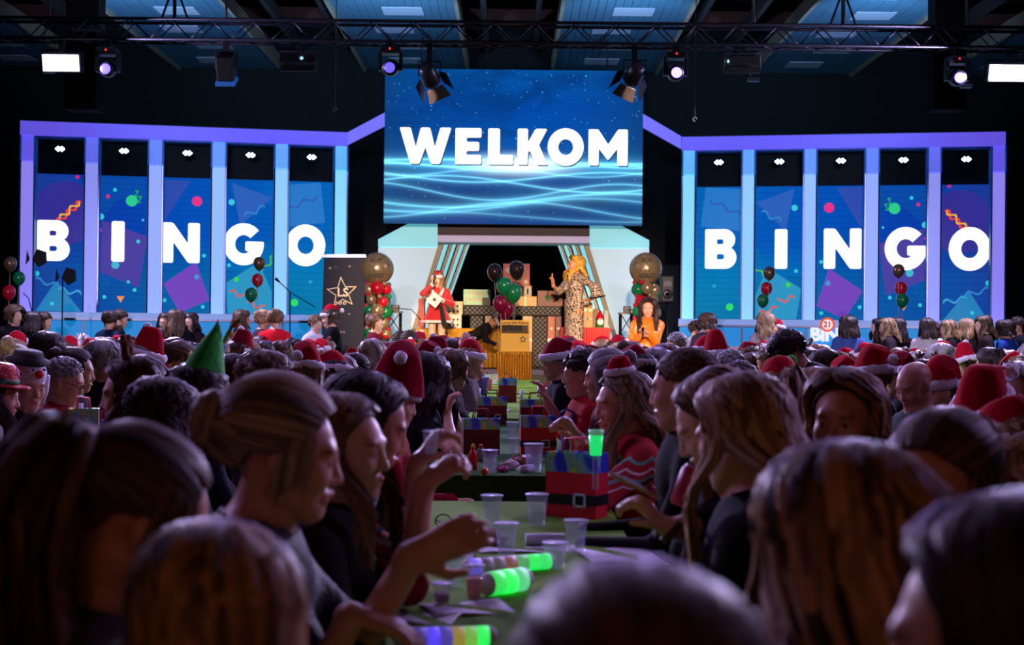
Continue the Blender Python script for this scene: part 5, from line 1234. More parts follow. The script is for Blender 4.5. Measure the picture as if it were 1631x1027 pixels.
# ------------------------------------------------------------------ long tables
cloth_g = mat('6c9434', .9, bump=.15, bscale=20, var=.15, spec=.05); cloth_d = mat('3c6a30', .9, bump=.15, bscale=20, var=.15, spec=.05); cloth_y = mat('a8a058', .9, bump=.15, bscale=20, var=.12, spec=.05)
def long_table(x, y0, y1, m, label, hw=.36, drop=.14, z=.75):
    r_ = thing('long_table', label, 'table', (x, (y0 + y1) / 2, 0), 'long tables across the hall')
    part('table_top', MB().box((x - hw + .01, y0 + .01, z - .03), (x + hw - .01, y1 - .01, z - .004)), mat('6a5238', .6), r_)
    cl = MB(); cl.box((x - hw, y0, z - .004), (x + hw, y1, z)); nn = 24
    for s in (-1, 1): cl.grid(lambda a, t: Vector((x + s * (hw + .012 * math.sin(a * 60 + s) * t), y0 + (y1 - y0) * a, z - drop * t)), 80, 3)
    cl.grid(lambda a, t: Vector((x - hw + 2 * hw * a, y0 - .012 * math.sin(a * 20) * t, z - drop * t)), 24, 3)
    part('tablecloth', cl, m, r_)
    for yy in (y0 + .25, y1 - .25):
        for xx in (x - hw + .08, x + hw - .08): part('leg', MB().tube([(xx, yy, 0), (xx, yy, z - .03)], .018, 6), mat('3a3434', .4, .6), r_)
    return r_
long_table(.02, 1.9, 5.55, cloth_g, 'long table with a lime green cloth nearest the camera')
long_table(.02, 6.55, 10.6, cloth_d, 'long table with a dark green cloth behind the gap in the middle row')
long_table(.02, 10.9, 15.2, cloth_g, 'green table further up the middle row, half way to the stage')
long_table(.02, 15.5, 19.8, cloth_g, 'green table at the stage end of the middle row')
for k, (x, y0, lab) in enumerate(((-1.9, 6.4, 'left of the middle row'), (1.85, 9.6, 'right of the middle row'), (-3.9, 9.5, 'second left of the middle row'), (3.9, 9.5, 'second right of the middle row'), (-6.0, 12.5, 'near the left wall'), (6.0, 12.5, 'near the right wall'))):
    long_table(x, y0, 13.5 if k < 2 else 16.5 if k < 4 else 19.5, cloth_y if k == 0 else cloth_g, 'long cloth-covered table in the row ' + lab)
    if k < 2: long_table(x, 13.8, 19.6, cloth_g, 'far cloth-covered table in the row ' + lab)

# ------------------------------------------------------------------ things on the tables
TZ0 = .75
def at_table(u, v, z=TZ0):
    """point on the table top seen at u, v"""
    q = ray(u, v); t = (z - CAM_H) / q.z; return CAM + q * t
def holo_mat():
    m, nt, b = new_mat('holographic_foil'); g = NT(nt); tc = g.n('ShaderNodeTexCoord')
    mp = g.n('ShaderNodeMapping'); mp.inputs['Scale'].default_value = (1, 1, .45); g.put(mp.inputs[0], tc.outputs['Object'])
    nz = g.n('ShaderNodeTexNoise'); nz.inputs['Scale'].default_value = 14; nz.inputs['Detail'].default_value = 1; nz.inputs['Distortion'].default_value = .6; g.put(nz.inputs['Vector'], mp.outputs[0])
    c = g.ramp(nz.outputs['Fac'], [(.36, lin((70, 80, 240))), (.42, lin((110, 210, 250))), (.47, lin((190, 190, 200))), (.51, lin((90, 230, 130))), (.55, lin((250, 230, 70))), (.60, lin((255, 140, 60))), (.66, lin((210, 100, 230)))])
    g.put(b.inputs['Base Color'], c); b.inputs['Metallic'].default_value = .25; b.inputs['Roughness'].default_value = .25
    return m
holo = holo_mat(); bag_red = mat('e01430', .45); bag_dark = mat('8a0f26', .5); belt_m = mat('0c0a0e', .4)
def gift_bag(label, c, w, dp, h, rz, m=bag_red, belt=True, scale=1.):
    r_ = thing('gift_bag', label, 'gift bag', c, 'red festive gift bags'); r_.rotation_euler.z = rz
    t = .004; hb = h * .30
    def shell(z0, z1, mm, name, e=0.):
        b = MB(); W_, D_ = w / 2 + e, dp / 2 + e
        b.box((-W_, -D_, z0), (W_, -D_ + t, z1)); b.box((-W_, D_ - t, z0), (W_, D_, z1)); b.box((-W_, -D_, z0), (-W_ + t, D_, z1)); b.box((W_ - t, -D_, z0), (W_, D_, z1)); return obj(name, b, mm, r_)
    shell(0, h - hb, m, 'paper_side'); shell(h - hb, h, holo, 'foil_band', .001); obj('base', MB().box((-w / 2, -dp / 2, 0), (w / 2, dp / 2, .004)), m, r_)
    if belt:
        shell(h * .20, h * .36, belt_m, 'belt', .002)
        x = w * .2; bk = MB(); s = h * .11
        for (x0, z0, x1, z1) in ((-s, -s, s, -s * .65), (-s, s * .65, s, s), (-s, -s, -s * .65, s), (s * .65, -s, s, s)): bk.box((x + x0, -dp / 2 - .006, h * .28 + z0), (x + x1, -dp / 2 - .002, h * .28 + z1))
        obj('buckle', bk, mat('d0d0e0', .25, .8), r_)
    for s in (-1, 1): obj('handle', MB().tube([(-w * .2, s * (dp / 2 - .01), h), (-w * .17, s * dp * .3, h + .05), (w * .17, s * dp * .3, h + .05), (w * .2, s * (dp / 2 - .01), h)], .004, 5), m, r_)
    return r_
def bag_px(label, u, vb, h_px, w_px, rz=.3, **k):
    c = at_table(u, vb); s = c.y / F_PX; w_ = w_px * s; gift_bag(label, c, w_ * .78, w_ * .42, h_px * s, rz, **k); return c
bag_px('large red bag with a belt buckle nearest on the table', 918, 822, 102, 112, -.5)
bag_px('red bag with a foil band beside the lilac tumbler', 856, 722, 60, 72, .1)
bag_px('dark red bag with white tags left of the foil banded bag', 765, 722, 56, 74, .15, m=bag_dark, belt=False)
bag_px('red bag with a blue foil band in the second row of bags', 783, 676, 44, 60, .05, m=bag_dark)
bag_px('dark red bag behind the lilac tumbler', 852, 676, 40, 60, .1, m=bag_dark, belt=False)
bag_px('small dark red bag with a green glow further up the table', 808, 640, 38, 34, .2, m=bag_dark, belt=False)
bag_px('red bag with a grey band in front of the man in glasses', 132, 742, 92, 60, .2)
bag_px('foil bag beside the curly dark hair', 166, 728, 60, 34, .6)
bag_px('small red bag far up the middle table', 772, 620, 24, 26, .2, m=bag_dark, belt=False)
clear_m = mat('dfe4ff', .12, alpha=.17, spec=.6)
def cup(label, u, vb, hpx, fill=None, z=TZ0, wide=.36, name='plastic_cup', m=None):
    c = at_table(u, vb, z); s = c.y / F_PX; h = hpx * s; r = h * wide
    r_ = thing(name, label, 'cup', c, 'clear plastic cups'); 
    obj('cup_wall', MB().lathe([(r * .66, .002), (r * .92, h * .9), (r * 1.0, h), (r * .97, h), (r * .89, h * .9), (r * .63, .004)], 20), m or clear_m, r_)
    obj('rim', MB().lathe([(r * 1.0, h * .975), (r * 1.05, h * .985), (r * 1.0, h)], 20), mat('d8d8ec', .2, alpha=.8), r_)
    if fill: obj('drink', MB().lathe([(r * .63, .006), (r * .63 + r * .25 * fill[1], h * fill[1])], 18), fill[0], r_)
    return c
cup('empty plastic cup left of the large red bag', 855, 838, 52)
cup('empty plastic cup at the middle of the near table', 783, 838, 50)
cup('plastic cup with a green glow reflection beside the spectacles', 806, 886, 54)
cup('plastic cup in front of the large red bag', 917, 882, 54)
cup('wide plastic cup beside the green light stick', 884, 905, 42, wide=.5)
cup('cup of amber beer beside the green light stick', 755, 955, 56, (mat('a84a12', .15, alpha=.9, emit=.05, ecol='c05a10'), .62), wide=.3)
cup('cup of pink drink at the near end of the table', 704, 962, 34, (mat('a86a74', .2, alpha=.9), .5), wide=.5)
cup('empty plastic cup beside the amber beer', 722, 935, 50)
cup('plastic cup beside the red sauce bottle', 780, 754, 38)
cup('tall plastic cup beside the crumpled wrappers', 850, 752, 46)
cup('plastic cup behind the crumpled wrappers', 817, 722, 24)
cup('tall narrow cup beside the foil banded bag', 815, 706, 34, wide=.25)
cup('purple tub with a white stick on the middle table', 768, 630, 30, wide=.4, m=mat('6a5ac8', .3, alpha=.7))
cup('clear plastic tub on the table at the left', 95, 738, 30, wide=.62)
cup('plastic cup at the far end of the middle table', 788, 612, 16)
cup('plastic cup raised to drink by the dark-haired woman', 686, 724, 38, z=1.10)
# lilac tumbler with a carry handle
c = at_table(903, 720); s = c.y / F_PX; lt = thing('tumbler', 'lilac insulated tumbler with a carry handle', 'bottle', c); h = 62 * s
lil = mat('8a74c8', .35); obj('body', MB().lathe([(.030, 0), (.034, .02), (.036, h * .6), (.036, h * .8)], 20), lil, lt); obj('lid', MB().lathe([(.037, h * .8), (.037, h * .9), (.025, h * .93)], 20), mat('5a48a8', .35), lt)
obj('carry_handle', MB().tube([(-.036, 0, h * .84), (-.034, 0, h * 1.02), (0, 0, h * 1.1), (.034, 0, h * 1.02), (.036, 0, h * .84)], .008, 8), mat('5a48a8', .35), lt)
# light-up cup standing in the large bag
c = P(949, 725, 5.02); lg = thing('light_up_cup', 'tall glowing green light-up cup sticking out of the large bag', 'light-up cup', c)
obj('glowing_cup', MB().lathe([(.020, 0), (.026, .07), (.024, .07), (.018, .004)], 16), mat('30d070', .3, emit=.9, ecol='20e070'), lg); obj('top_rim', MB().lathe([(.025, .07), (.027, .09), (.024, .09), (.023, .072)], 16), mat('a0d8c8', .3, emit=.15, ecol='80ffc0'), lg); obj('stem', MB().tube([(0, 0, -.12), (0, 0, 0)], .012, 8), clear_m, lg)
# foam light sticks
def stick(label, ua, va, ub, vb, r, glows):
    a, b_ = at_table(ua, va, TZ0 + r), at_table(ub, vb, TZ0 + r); r_ = thing('foam_light_stick', label, 'light stick', a, 'foam light sticks'); L_ = (b_ - a)
    n = len(glows)
    for k, (col, e) in enumerate(glows):
        p, q = L_ * (k / n), L_ * ((k + 1) / n); obj('foam_section', MB().tube([p, q], r, 16), mat('d8d4e4', .6, emit=e, ecol=col) if e else mat('d8d4e4', .6), r_)
    for q in (L_ * 0, L_): obj('end_cap', MB().ball(q, r * .98, 8), mat('d8d4e4', .6), r_)
stick('foam light stick glowing blue to green at the bottom edge', 640, 1016, 778, 1012, .021, [('ffffff', 0), ('7060ff', .25), ('5040ff', .9), ('7060ff', .3), ('ffe060', .25), ('a0ff60', .4), ('20ff60', .9)])
stick('foam light stick glowing green across the cups', 745, 903, 874, 893, .022, [('6050ff', .7), ('ffffff', 0), ('ffffff', .02), ('ff9050', .12), ('60ff90', .3), ('10ff60', .8), ('20ff70', .7)])
stick('short foam light stick glowing bright green beside the beer', 778, 930, 832, 922, .030, [('20ff60', .7), ('10ff50', 1.3), ('60ffa0', .6)])
# small things
def bottle(label, u, vb, h, col, capc, r=.022):
    c = at_table(u, vb); r_ = thing('sauce_bottle', label, 'bottle', c, 'small bottles'); obj('body', MB().lathe([(r, 0), (r, h * .62), (r * .5, h * .75), (r * .45, h * .8)], 14), mat(col, .3), r_); obj('cap', MB().lathe([(r * .55, h * .8), (r * .4, h * .95), (r * .15, h)], 12), mat(capc, .3), r_)
bottle('red sauce bottle with a yellow and red cap on the middle table', 753, 748, .125, 'c81420', 'd8a020'); bottle('clear little bottle beside the red sauce bottle', 766, 735, .09, '9a9aa8', 'd83020'); bottle('red sauce bottle on the table at the left', 20, 744, .13, 'c81420', 'b01018')
bottle('small blue bottle far up the middle table', 816, 614, .12, '2a50b0', '101018'); bottle('small pink bottle beside the far gift bag', 760, 618, .12, 'c85a90', 'e8e0e8')
c = at_table(772, 757); tag(obj('orange_ball', MB().ball(c + Vector((0, 0, .018)), .018, 10), mat('f06020', .5)), 'small orange ball at the edge of the dark green table', 'ball')
def paper(label, u, v, w_, l_, rz, col='cfc4dc', th=.003, name='paper_sheet', cat='paper'):
    c = at_table(u, v); r_ = obj(name, MB().grid(lambda a, t: Vector(((a - .5) * w_, (t - .5) * l_, th + .004 * math.sin(a * 5 + t * 3))), 8, 8), mat(col, .7)); r_.location = c; r_.rotation_euler.z = rz; tag(r_, label, cat, 'papers on the tables'); md = r_.modifiers.new('thick', 'SOLIDIFY'); md.thickness = .002; return r_
paper('bingo sheet beside the beer at the near end', 745, 970, .2, .16, .3); paper('bingo sheet under the hand at the near end', 665, 985, .18, .12, -.2); paper('bingo sheet across the middle of the near table', 840, 876, .3, .12, .1); paper('bingo sheet right of the near cups', 985, 885, .22, .3, .2)
paper('sheet in front of the large red bag', 965, 835, .2, .1, .1); paper('lilac note on the table at the left', 30, 750, .12, .06, .2, 'b88ad0'); paper('bingo sheet beside the spectacles', 700, 885, .2, .10, 0); paper('white sheet far up the middle table', 735, 655, .25, .3, .2); paper('white sheet under the far bag', 790, 655, .2, .4, -.1)
tr_ = at_table(62, 742); to = thing('food_tray', 'white plastic tray on the table at the left', 'tray', tr_)
obj('bottom', MB().box((-.11, -.08, .002), (.11, .08, .006)), mat('c8c0d8', .4), to)
for (a0, b0) in (((-.12, -.09), (.12, -.08)), ((-.12, .08), (.12, .09)), ((-.12, -.09), (-.11, .09)), ((.11, -.09), (.12, .09))): obj('side', MB().box((a0[0], a0[1], .002), (b0[0], b0[1], .035)), mat('c8c0d8', .4), to)
# rolled napkins, crumpled wrappers
for k, (u, v, L_, rz, up, lab) in enumerate(((838, 752, .09, .9, .0, 'rolled napkin beside the crumpled wrappers'), (868, 868, .12, .1, 0, 'rolled napkin in the middle of the near table'), (1148, 0, 0, 0, 0, ''), (830, 638, .1, 1.2, 1, 'paper roll standing far up the middle table'), (857, 632, .11, .4, 1, 'second paper roll standing far up the middle table'), (762, 640, .13, 1.4, 1, 'white paper roll in front of the purple tub'), (124, 656, .14, 1.4, 1, 'white paper roll in the bag of the man in glasses'))):
    if not lab: continue
    c = at_table(u, v) if v > 640 and 'bag' not in lab else at_table(u, max(v, 620))
    if 'bag' in lab: c = at_table(124, 742); c.z += .16
    r_ = obj('paper_roll', MB().tube([(-L_ / 2, 0, .018), (L_ / 2, 0, .018)] if not up else [(0, 0, 0), (.01, 0, L_)], .018, 12), mat('d8cfe4', .7)); r_.location = c; r_.rotation_euler.z = rz; tag(r_, lab, 'paper roll', 'rolled papers')
rg = random.Random(3)
for k, (u, v, r, col, lab) in enumerate(((812, 748, .035, 'b8a0a8', 'pale crumpled wrapper among the cups'), (826, 742, .04, '8a4a3a', 'brown crumpled wrapper among the cups'), (838, 738, .035, 'c8b4c0', 'shiny crumpled wrapper beside the tall cup'), (800, 752, .025, '9a3a6a', 'magenta crumpled wrapper among the cups'), (790, 868, .03, '6a5a28', 'olive crumpled wrapper beside the glowing cup'))):
    c = at_table(u, v); o = obj('crumpled_wrapper', MB().ball((0, 0, r * .62), r, 7, (1.2, 1, .65), False, .22, k), mat(col, .35, coat=.3)); o.location = c; tag(o, lab, 'wrapper', 'crumpled wrappers')
# spectacles lying on the near table
c = at_table(722, 842); sg = thing('spectacles', 'dark rimmed spectacles lying on the near table', 'glasses', c); sm = mat('1a1012', .3)
for s in (-1, 1):
    obj('rim', MB().tube([(s * .034 + .026 * math.cos(t), 0, .026 + .022 * math.sin(t)) for t in [i * math.pi / 9 for i in range(19)]], .0025, 5, cap=False), sm, sg); obj('temple', MB().tube([(s * .06, 0, .03), (s * .062, .11, .012), (s * .05, .13, .004)], .002, 5), sm, sg)
obj('bridge', MB().tube([(-.009, 0, .03), (0, 0, .034), (.009, 0, .03)], .0025, 5), sm, sg)
# ------------------------------------------------------------------ people
HC_ = {'black': ('120d0f', '332726'), 'dark': ('1e1512', '46322a'), 'brown': ('30221b', '6e5038'), 'light brown': ('463427', '946f4e'), 'blond': ('6a523c', 'c8a67a'), 'ash blond': ('54483f', 'b09c86'), 'grey': ('5e5a5e', 'b6b0ba'), 'auburn': ('341810', '743a22'), 'ombre': ('2a1c18', 'c09260')}
def hr(col, style, **k): return (style, *HC_[col], k)
def nordic(base, c1, c2, z0=.8, z1=1.0):
    m, nt, b = new_mat('nordic_knit'); g = NT(nt); tc = g.n('ShaderNodeTexCoord'); sp = g.n('ShaderNodeSeparateXYZ'); g.put(sp.inputs[0], tc.outputs['Object'])
    ang = g.m('ARCTAN2', sp.outputs[0], sp.outputs[1]); zig = g.m('MULTIPLY', g.m('ABSOLUTE', g.m('SINE', g.m('MULTIPLY', ang, 9.))), .022); zz_ = g.m('ADD', sp.outputs[2], zig)
    c = lin(base)
    out = (*c, 1)
    for k, (zc, w_, col) in enumerate(((z1, .007, c1), (z1 - .04, .005, c2), (z1 - .07, .007, c1), (z1 - .105, .004, c2))):
        f = g.m('LESS_THAN', g.m('ABSOLUTE', g.m('SUBTRACT', zz_, zc)), w_); out = g.mix(f, out, (*lin(col), 1))
    g.put(b.inputs['Base Color'], out); b.inputs['Roughness'].default_value = .9
    wv = g.n('ShaderNodeTexNoise'); wv.inputs['Scale'].default_value = 140; g.put(wv.inputs['Vector'], tc.outputs['Object']); bp = g.n('ShaderNodeBump'); bp.inputs['Strength'].default_value = .4; bp.inputs['Distance'].default_value = .01; g.put(bp.inputs['Height'], wv.outputs['Fac']); g.put(b.inputs['Normal'], bp.outputs[0]); return m
def spots(base, dark, scale, thr, stretch=(1, 1, 1), rough=.5):
    m, nt, b = new_mat('spotted_fabric'); g = NT(nt); tc = g.n('ShaderNodeTexCoord'); mp = g.n('ShaderNodeMapping'); mp.inputs['Scale'].default_value = stretch; g.put(mp.inputs[0], tc.outputs['Object'])
    nz = g.n('ShaderNodeTexNoise'); nz.inputs['Scale'].default_value = scale; nz.inputs['Detail'].default_value = 1; nz.inputs['Distortion'].default_value = .8; g.put(nz.inputs['Vector'], mp.outputs[0])
    g.put(b.inputs['Base Color'], g.mix(g.m('GREATER_THAN', nz.outputs['Fac'], thr), (*lin(base), 1), (*lin(dark), 1))); b.inputs['Roughness'].default_value = rough; return m
def sequin(c):
    m, nt, b = new_mat('sequins'); g = NT(nt); tc = g.n('ShaderNodeTexCoord'); vo = g.n('ShaderNodeTexVoronoi'); vo.inputs['Scale'].default_value = 75; g.put(vo.inputs['Vector'], tc.outputs['Object'])
    bp = g.n('ShaderNodeBump'); bp.inputs['Strength'].default_value = .5; bp.inputs['Distance'].default_value = .004; g.put(bp.inputs['Height'], vo.outputs['Distance']); g.put(b.inputs['Normal'], bp.outputs[0])
    b.inputs['Base Color'].default_value = (*lin(c), 1); b.inputs['Metallic'].default_value = 0; b.inputs['Roughness'].default_value = .6; b.inputs['Specular IOR Level'].default_value = .12; return m
def headpart(root, M, name, mb, m, parent=None):
    o = obj(name, mb, m, parent or root)
    if parent is None: o.matrix_local = M
    return o
def band(root, M, m, name='headband', r=.006, up=.0):
    pts = [(math.sin(t) * .087, .01 + up, .035 + math.cos(t) * .098) for t in [(-100 + i * 10) * math.pi / 180 for i in range(21)]]
    return headpart(root, M, name, MB().tube(pts, r, 6), m)
def antlers(root, M, m):
    h = band(root, M, m)
    for s in (-1, 1):
        b = MB(); p0 = Vector((s * .045, .01, .125)); b.tube([p0, p0 + Vector((s * .02, 0, .05)), p0 + Vector((s * .03, 0, .10))], [.017, .015, .011], 8)
        b.tube([p0 + Vector((s * .018, 0, .04)), p0 + Vector((s * .06, .01, .075))], [.014, .010], 8); b.tube([p0 + Vector((s * .018, 0, .05)), p0 + Vector((-s * .015, -.01, .085))], [.013, .009], 8)
        obj('antler', b, m, h)
        obj('ear', MB().ball((s * .07, .01, .105), .022, 6, (1.3, .5, .7)), m, h)
    return h
def fairy_lights(root, M, n=14, seed=1, r=.09):
    g = random.Random(seed); h = headpart(root, M, 'light_garland', MB().tube([(math.sin(i * .5) * .08, .02 + math.cos(i * .5) * .09, .10 + .02 * math.sin(i * 1.3)) for i in range(14)], .002, 4), mat('203018', .6))
    for k in range(n):
        a = g.uniform(0, 6.28); z = g.uniform(.06, .13); q = math.sqrt(max(.1, 1 - ((z - .035) / .11) ** 2)); obj('bulb', MB().ball((math.sin(a) * r * q, .018 + math.cos(a) * .112 * q, z), .006, 5), mat('201008', .4, emit=g.choice((4, 6)), ecol=g.choice(('ffd080', 'ff6040', '60ff80', 'fff0c0', '80a0ff'))), h)
    return h
def mini_santa(root, M, x=.03, s=.55):
    h = band(root, M, hat_dark); c, b, p = santa_hat_parts((.02, .0, .03), .10, 5)
    for nm, me_, m in (('mini_hat', c, hat_red), ('mini_brim', b, fur_m), ('mini_pompom', p, fur_m)):
        o = obj(nm, me_, m, h); o.matrix_local = Matrix.Translation((x, -.005, .108)) @ Matrix.Scale(s, 4)
def spectacles_on(root, M):
    gl = headpart(root, M, 'glasses', MB().tube([(-.008, -.108, .006), (.008, -.108, .006)], .002, 5), mat('15100f', .3))
    for s in (-1, 1): obj('rim', MB().tube([(s * .031 + .023 * math.cos(t), -.104, .0 + .018 * math.sin(t)) for t in [i * math.pi / 8 for i in range(17)]], .002, 5, cap=False), mat('15100f', .3), gl); obj('temple', MB().tube([(s * .054, -.10, .006), (s * .08, -.02, .006), (s * .08, .015, .0)], .002, 5), mat('15100f', .3), gl)
def earrings(root, M, col='d8b060'):
    for s in (-1, 1): headpart(root, M, 'earring', MB().tube([(s * .083, .004 + .011 * math.cos(t), -.048 + .011 * math.sin(t)) for t in [i * math.pi / 6 for i in range(13)]], .0022, 5, cap=False), mat(col, .2, .9))

# ---- nearest guests
N = {}
def near(key, *a, **k): N[key] = person(*a, **({'detail': 2} | k)); return N[key]
near('pony', 'woman with a long brown ponytail, head bowed, in the left foreground', 262, 690, 2.0, 118, 100, hair=hr('brown', 'pony', length=.5, tie=(0, .93, .42), wave=.012, vol=.006, face=.75, grav=(0, -.42, -.91)), hpitch=22, lean=10, top='3a3634', skin=1, sleeve=1.)
near('back', 'woman with straight streaked hair seen from behind, bottom left', 352, 834, 1.55, 186, 180, hair=hr('ombre', 'long', length=.5, vol=.012, wave=.004, face=.7), hair_root=.2, top='16151a', skin=0)
r_, p_, M_ = near('updo', 'blond woman with a claw clip and gold earrings reaching across the near table', 462, 612, 2.7, 98, 92, hair=hr('ash blond', 'updo', tie=(0, .93, .05), vol=.016, face=.62), lean=12, hpitch=10, topm=sequin('06070d'), skin=0, sleeve=.55,
     hands=[P(560, 980, 2.62), P(655, 888, 2.62)], hdirs=[(1, -.1, -.25), (1, .0, .45)], curl=(.2, .12), palms=[(0, 0, -1), (0, 1, -.3)], hair_root=.1, collar=-.01)
earrings(r_, M_)
h = headpart(r_, M_, 'claw_clip', MB().ball((0, .135, .03), .034, 8, (.8, .6, 1.9), noise=.05), mat('3a1014', .25, coat=.5))
for s in (-1, 1):
    for k in range(3): obj('tooth', MB().tube([(s * .01, .13, .07 - k * .035), (s * .035, .118, .065 - k * .035), (s * .05, .095, .06 - k * .035)], [.006, .005, .003], 6), mat('3a1014', .25, coat=.5), h)
r_, p_, M_ = near('smile', 'smiling brown-haired woman half hidden behind the blond woman', 548, 628, 3.3, 74, 88, hair=hr('light brown', 'long', length=.42, wave=.012, vol=.01), lean=8, hpitch=4, top='1c1418', skin=0, eyes=True)
near('drink', 'woman with long black hair lifting a plastic cup', 606, 600, 3.72, 97, 88, hair=hr('black', 'long', length=.5, wave=.012, vol=.014, front=.1), lean=12, hpitch=20, topm=nordic('9a1024', 'd8d4e4', '1c2a5a'), skin=1, sleeve=.5,
     hands=[P(676, 772, 3.5), P(664, 738, 3.66)], hdirs=[(.75, -.1, .6), (.6, 0, .8)], curl=(.95, .7), poles=[(-.3, .6, -1), (.5, .5, -1)], palms=[(0, .6, -1), (1, .3, -.5)])
near('straight', 'woman with long straight blond hair and a black jumper facing the table', 1166, 602, 3.25, -132, -105, hair=hr('blond', 'long', length=.60, wave=.005, vol=.014, front=.3), hair_root=.45, lean=6, hpitch=16, top='070609', skin=0)
r_, p_, M_ = near('phone', 'woman in profile looking down at her phone', 1108, 600, 3.75, -94, -85, hair=hr('light brown', 'long', length=.4, wave=.006, front=.12), lean=10, hpitch=30, top='0d0c11', skin=2, sleeve=.62,
     hands=[P(1064, 842, 3.42), None], hdirs=[(-.8, .1, .75), None], curl=(.75, .5), poles=[(.3, .5, -1), None], palms=[(-.5, .2, -.8), None], eyes=True)
wr = p_.wr[0]; wd_ = p_.hd[0]
wt = obj('wristwatch', MB().tube([Vector(wr - wd_ * .02) + Vector((0, 0, 0)), Vector(wr - wd_ * .002)], .0325, 14), mat('4a2a30', .5), r_)
obj('watch_face', MB().lathe([(0, 0), (.017, 0), (.017, .006), (0, .006)], 16, Vector(wr - wd_ * .011) + Vector((0, -.034, .004)), Matrix.Rotation(R(80), 3, 'X')), mat('b0a8c0', .2, .6), wt)
ph = P(1010, 776, 3.42); t = thing('smartphone', 'smartphone with a yellow-green case held over the table', 'phone', ph); t.rotation_euler = frame((0, 0, 0), Vector((.5, .8, -.28)).cross(Vector((.45, .02, .85))), (.5, .8, -.28)).to_euler()
obj('case', MB().box((-.037, -.075, 0), (.037, .075, .008), bevel=.003), mat('a8b048', .4), t); obj('screen', MB().box((-.033, -.07, .008), (.033, .07, .0095)), mat('12141c', .15), t)
pc = P(1082, 805, 3.5); t = thing('drink_can', 'pink can held beside the phone', 'can', pc); obj('body', MB().lathe([(.02, 0), (.027, .008), (.027, .09), (.022, .1)], 16), mat('b02858', .35), t); obj('lid', MB().lathe([(.022, .1), (.02, .103), (0, .101)], 16), mat('c8b8c8', .3, .7), t); t.rotation_euler = (0, R(20), 0)
near('man', 'man with short fair hair in a black jumper with a red collar ornament', 1088, 551, 4.6, -112, -95, female=False, hair=hr('brown', 'crop', length=.035, vol=.004, n=900), lean=6, hpitch=8, top='070609', skin=1)
r_, p_, M_ = near('redknit', 'woman in a red festive jumper with a tiny santa hat and clasped hands', 987, 592, 5.6, -72, -80, hair=hr('ash blond', 'long', length=.5, wave=.015, vol=.012, front=.3), topm=nordic('b81424', '6fb8a8', 'e8d8e0', z1=.98), lean=10, hpitch=8, skin=1, sleeve=.9,
     hands=[P(918, 706, 5.5), P(925, 700, 5.38)], hdirs=[(-.6, .1, .8), (-.6, .2, .8)], curl=(.9, .9), poles=[(-.4, .4, -1), (.4, .4, -1)], hair_root=.35, eyes=True)
mini_santa(r_, M_)
near('ombre', 'woman with long ombre hair seen from behind, lower right foreground', 1352, 716, 1.75, 184, 180, hair=hr('ombre', 'long', length=.55, vol=.018, wave=.014, face=.7), hair_root=.45, top='2a2026', skin=0)
near('edge', 'dark-haired head cut off by the lower right corner', 1600, 792, 1.2, -122, -150, hair=hr('dark', 'bob' if False else 'long', length=.36, vol=.012, wave=.004, face=.9), top='2a2026', skin=0)
near('bottom', 'head with pinned-back dark brown hair at the bottom edge centre', 1012, 900, .95, 184, 182, hair=hr('brown', 'updo', tie=(0, .85, -.2), vol=.006), lean=2, top='1c161c', skin=1)
near('gaze', 'woman looking sideways over the ombre hair, dark hair with light streaks', 1348, 590, 3.75, -32, -50, hair=hr('ombre', 'long', length=.45, vol=.014, part_x=-.02, front=.2), hair_root=.5, top='1a1620', skin=1, eyes=True, hpitch=4)
near('hidden', 'woman with a low forehead view beside the ombre hair, dark hair', 1492, 660, 2.5, -48, -70, hair=hr('brown', 'updo', tie=(0, .9, .1), vol=.008, face=.75), top='1a1620', skin=1, eyes=True, hpitch=12)

near('leftedge', 'dark sequinned guest at the left edge, low in the picture', -22, 765, 2.4, 150, 120, hair=hr('dark', 'long', length=.4, vol=.012), topm=sequin('14121e'), skin=1)

# ---- guests a few metres away
def mid(label, u, v, d, yaw, byaw, h, **k): return person(label, u, v, d, yaw, byaw, hair=h, **({'detail': 1} | k))
mid('woman with a mass of dark curls seen from behind, left', 262, 608, 4.5, 175, 140, hr('black', 'curly', length=.34, vol=.02, wave=.012, n=420), top='14131c')
r_, p_, M_ = mid('woman in profile with reindeer antlers', 206, 572, 5.2, -82, -95, hr('brown', 'long', length=.34, vol=.012, wave=.01), skin=2, top='221a24', eyes=True); antlers(r_, M_, mat('6a3418', .95, bump=.6, bscale=90))
r_, p_, M_ = mid('guest in a tall green elf hat with coloured pompoms', 322, 584, 5.2, 150, 120, hr('black', 'curly', length=.32, vol=.012, wave=.012), top='0f1020')
gm = mat('22b83c', .9, bump=.4, bscale=60, sheen=.3)
V_ = []
for i in range(10):
    t = i / 9
    for k in range(20):
        a = 2 * math.pi * k / 20; rr = (1 - t) ** .75 * (1 + .04 * math.sin(4 * a + t * 6)); V_.append((math.cos(a) * .095 * rr - .05 * t ** 1.4, .012 + math.sin(a) * .112 * rr, .06 + .24 * t - .02 * math.cos(a) * t))
h = headpart(r_, M_, 'elf_hat', npmesh('elf_hat', V_, [(i * 20 + k, i * 20 + (k + 1) % 20, (i + 1) * 20 + (k + 1) % 20, (i + 1) * 20 + k) for i in range(9) for k in range(20)]), gm)
obj('red_band', MB().lathe([(1.0, .035), (1.06, .04), (1.05, .085), (.99, .09)], 24, (0, .012, 0), Matrix.Diagonal((.094, .111, 1))), mat('b01420', .8), h)
gpts = [Vector((.07, -.07, .12)), Vector((.045, -.075, .17)), Vector((-.0, -.07, .215)), Vector((-.05, -.05, .265)), Vector((-.10, -.02, .30)), Vector((-.15, -.0, .315))]
obj('garland', MB().tube(gpts, .007, 6), mat('3a7a28', .9), h)
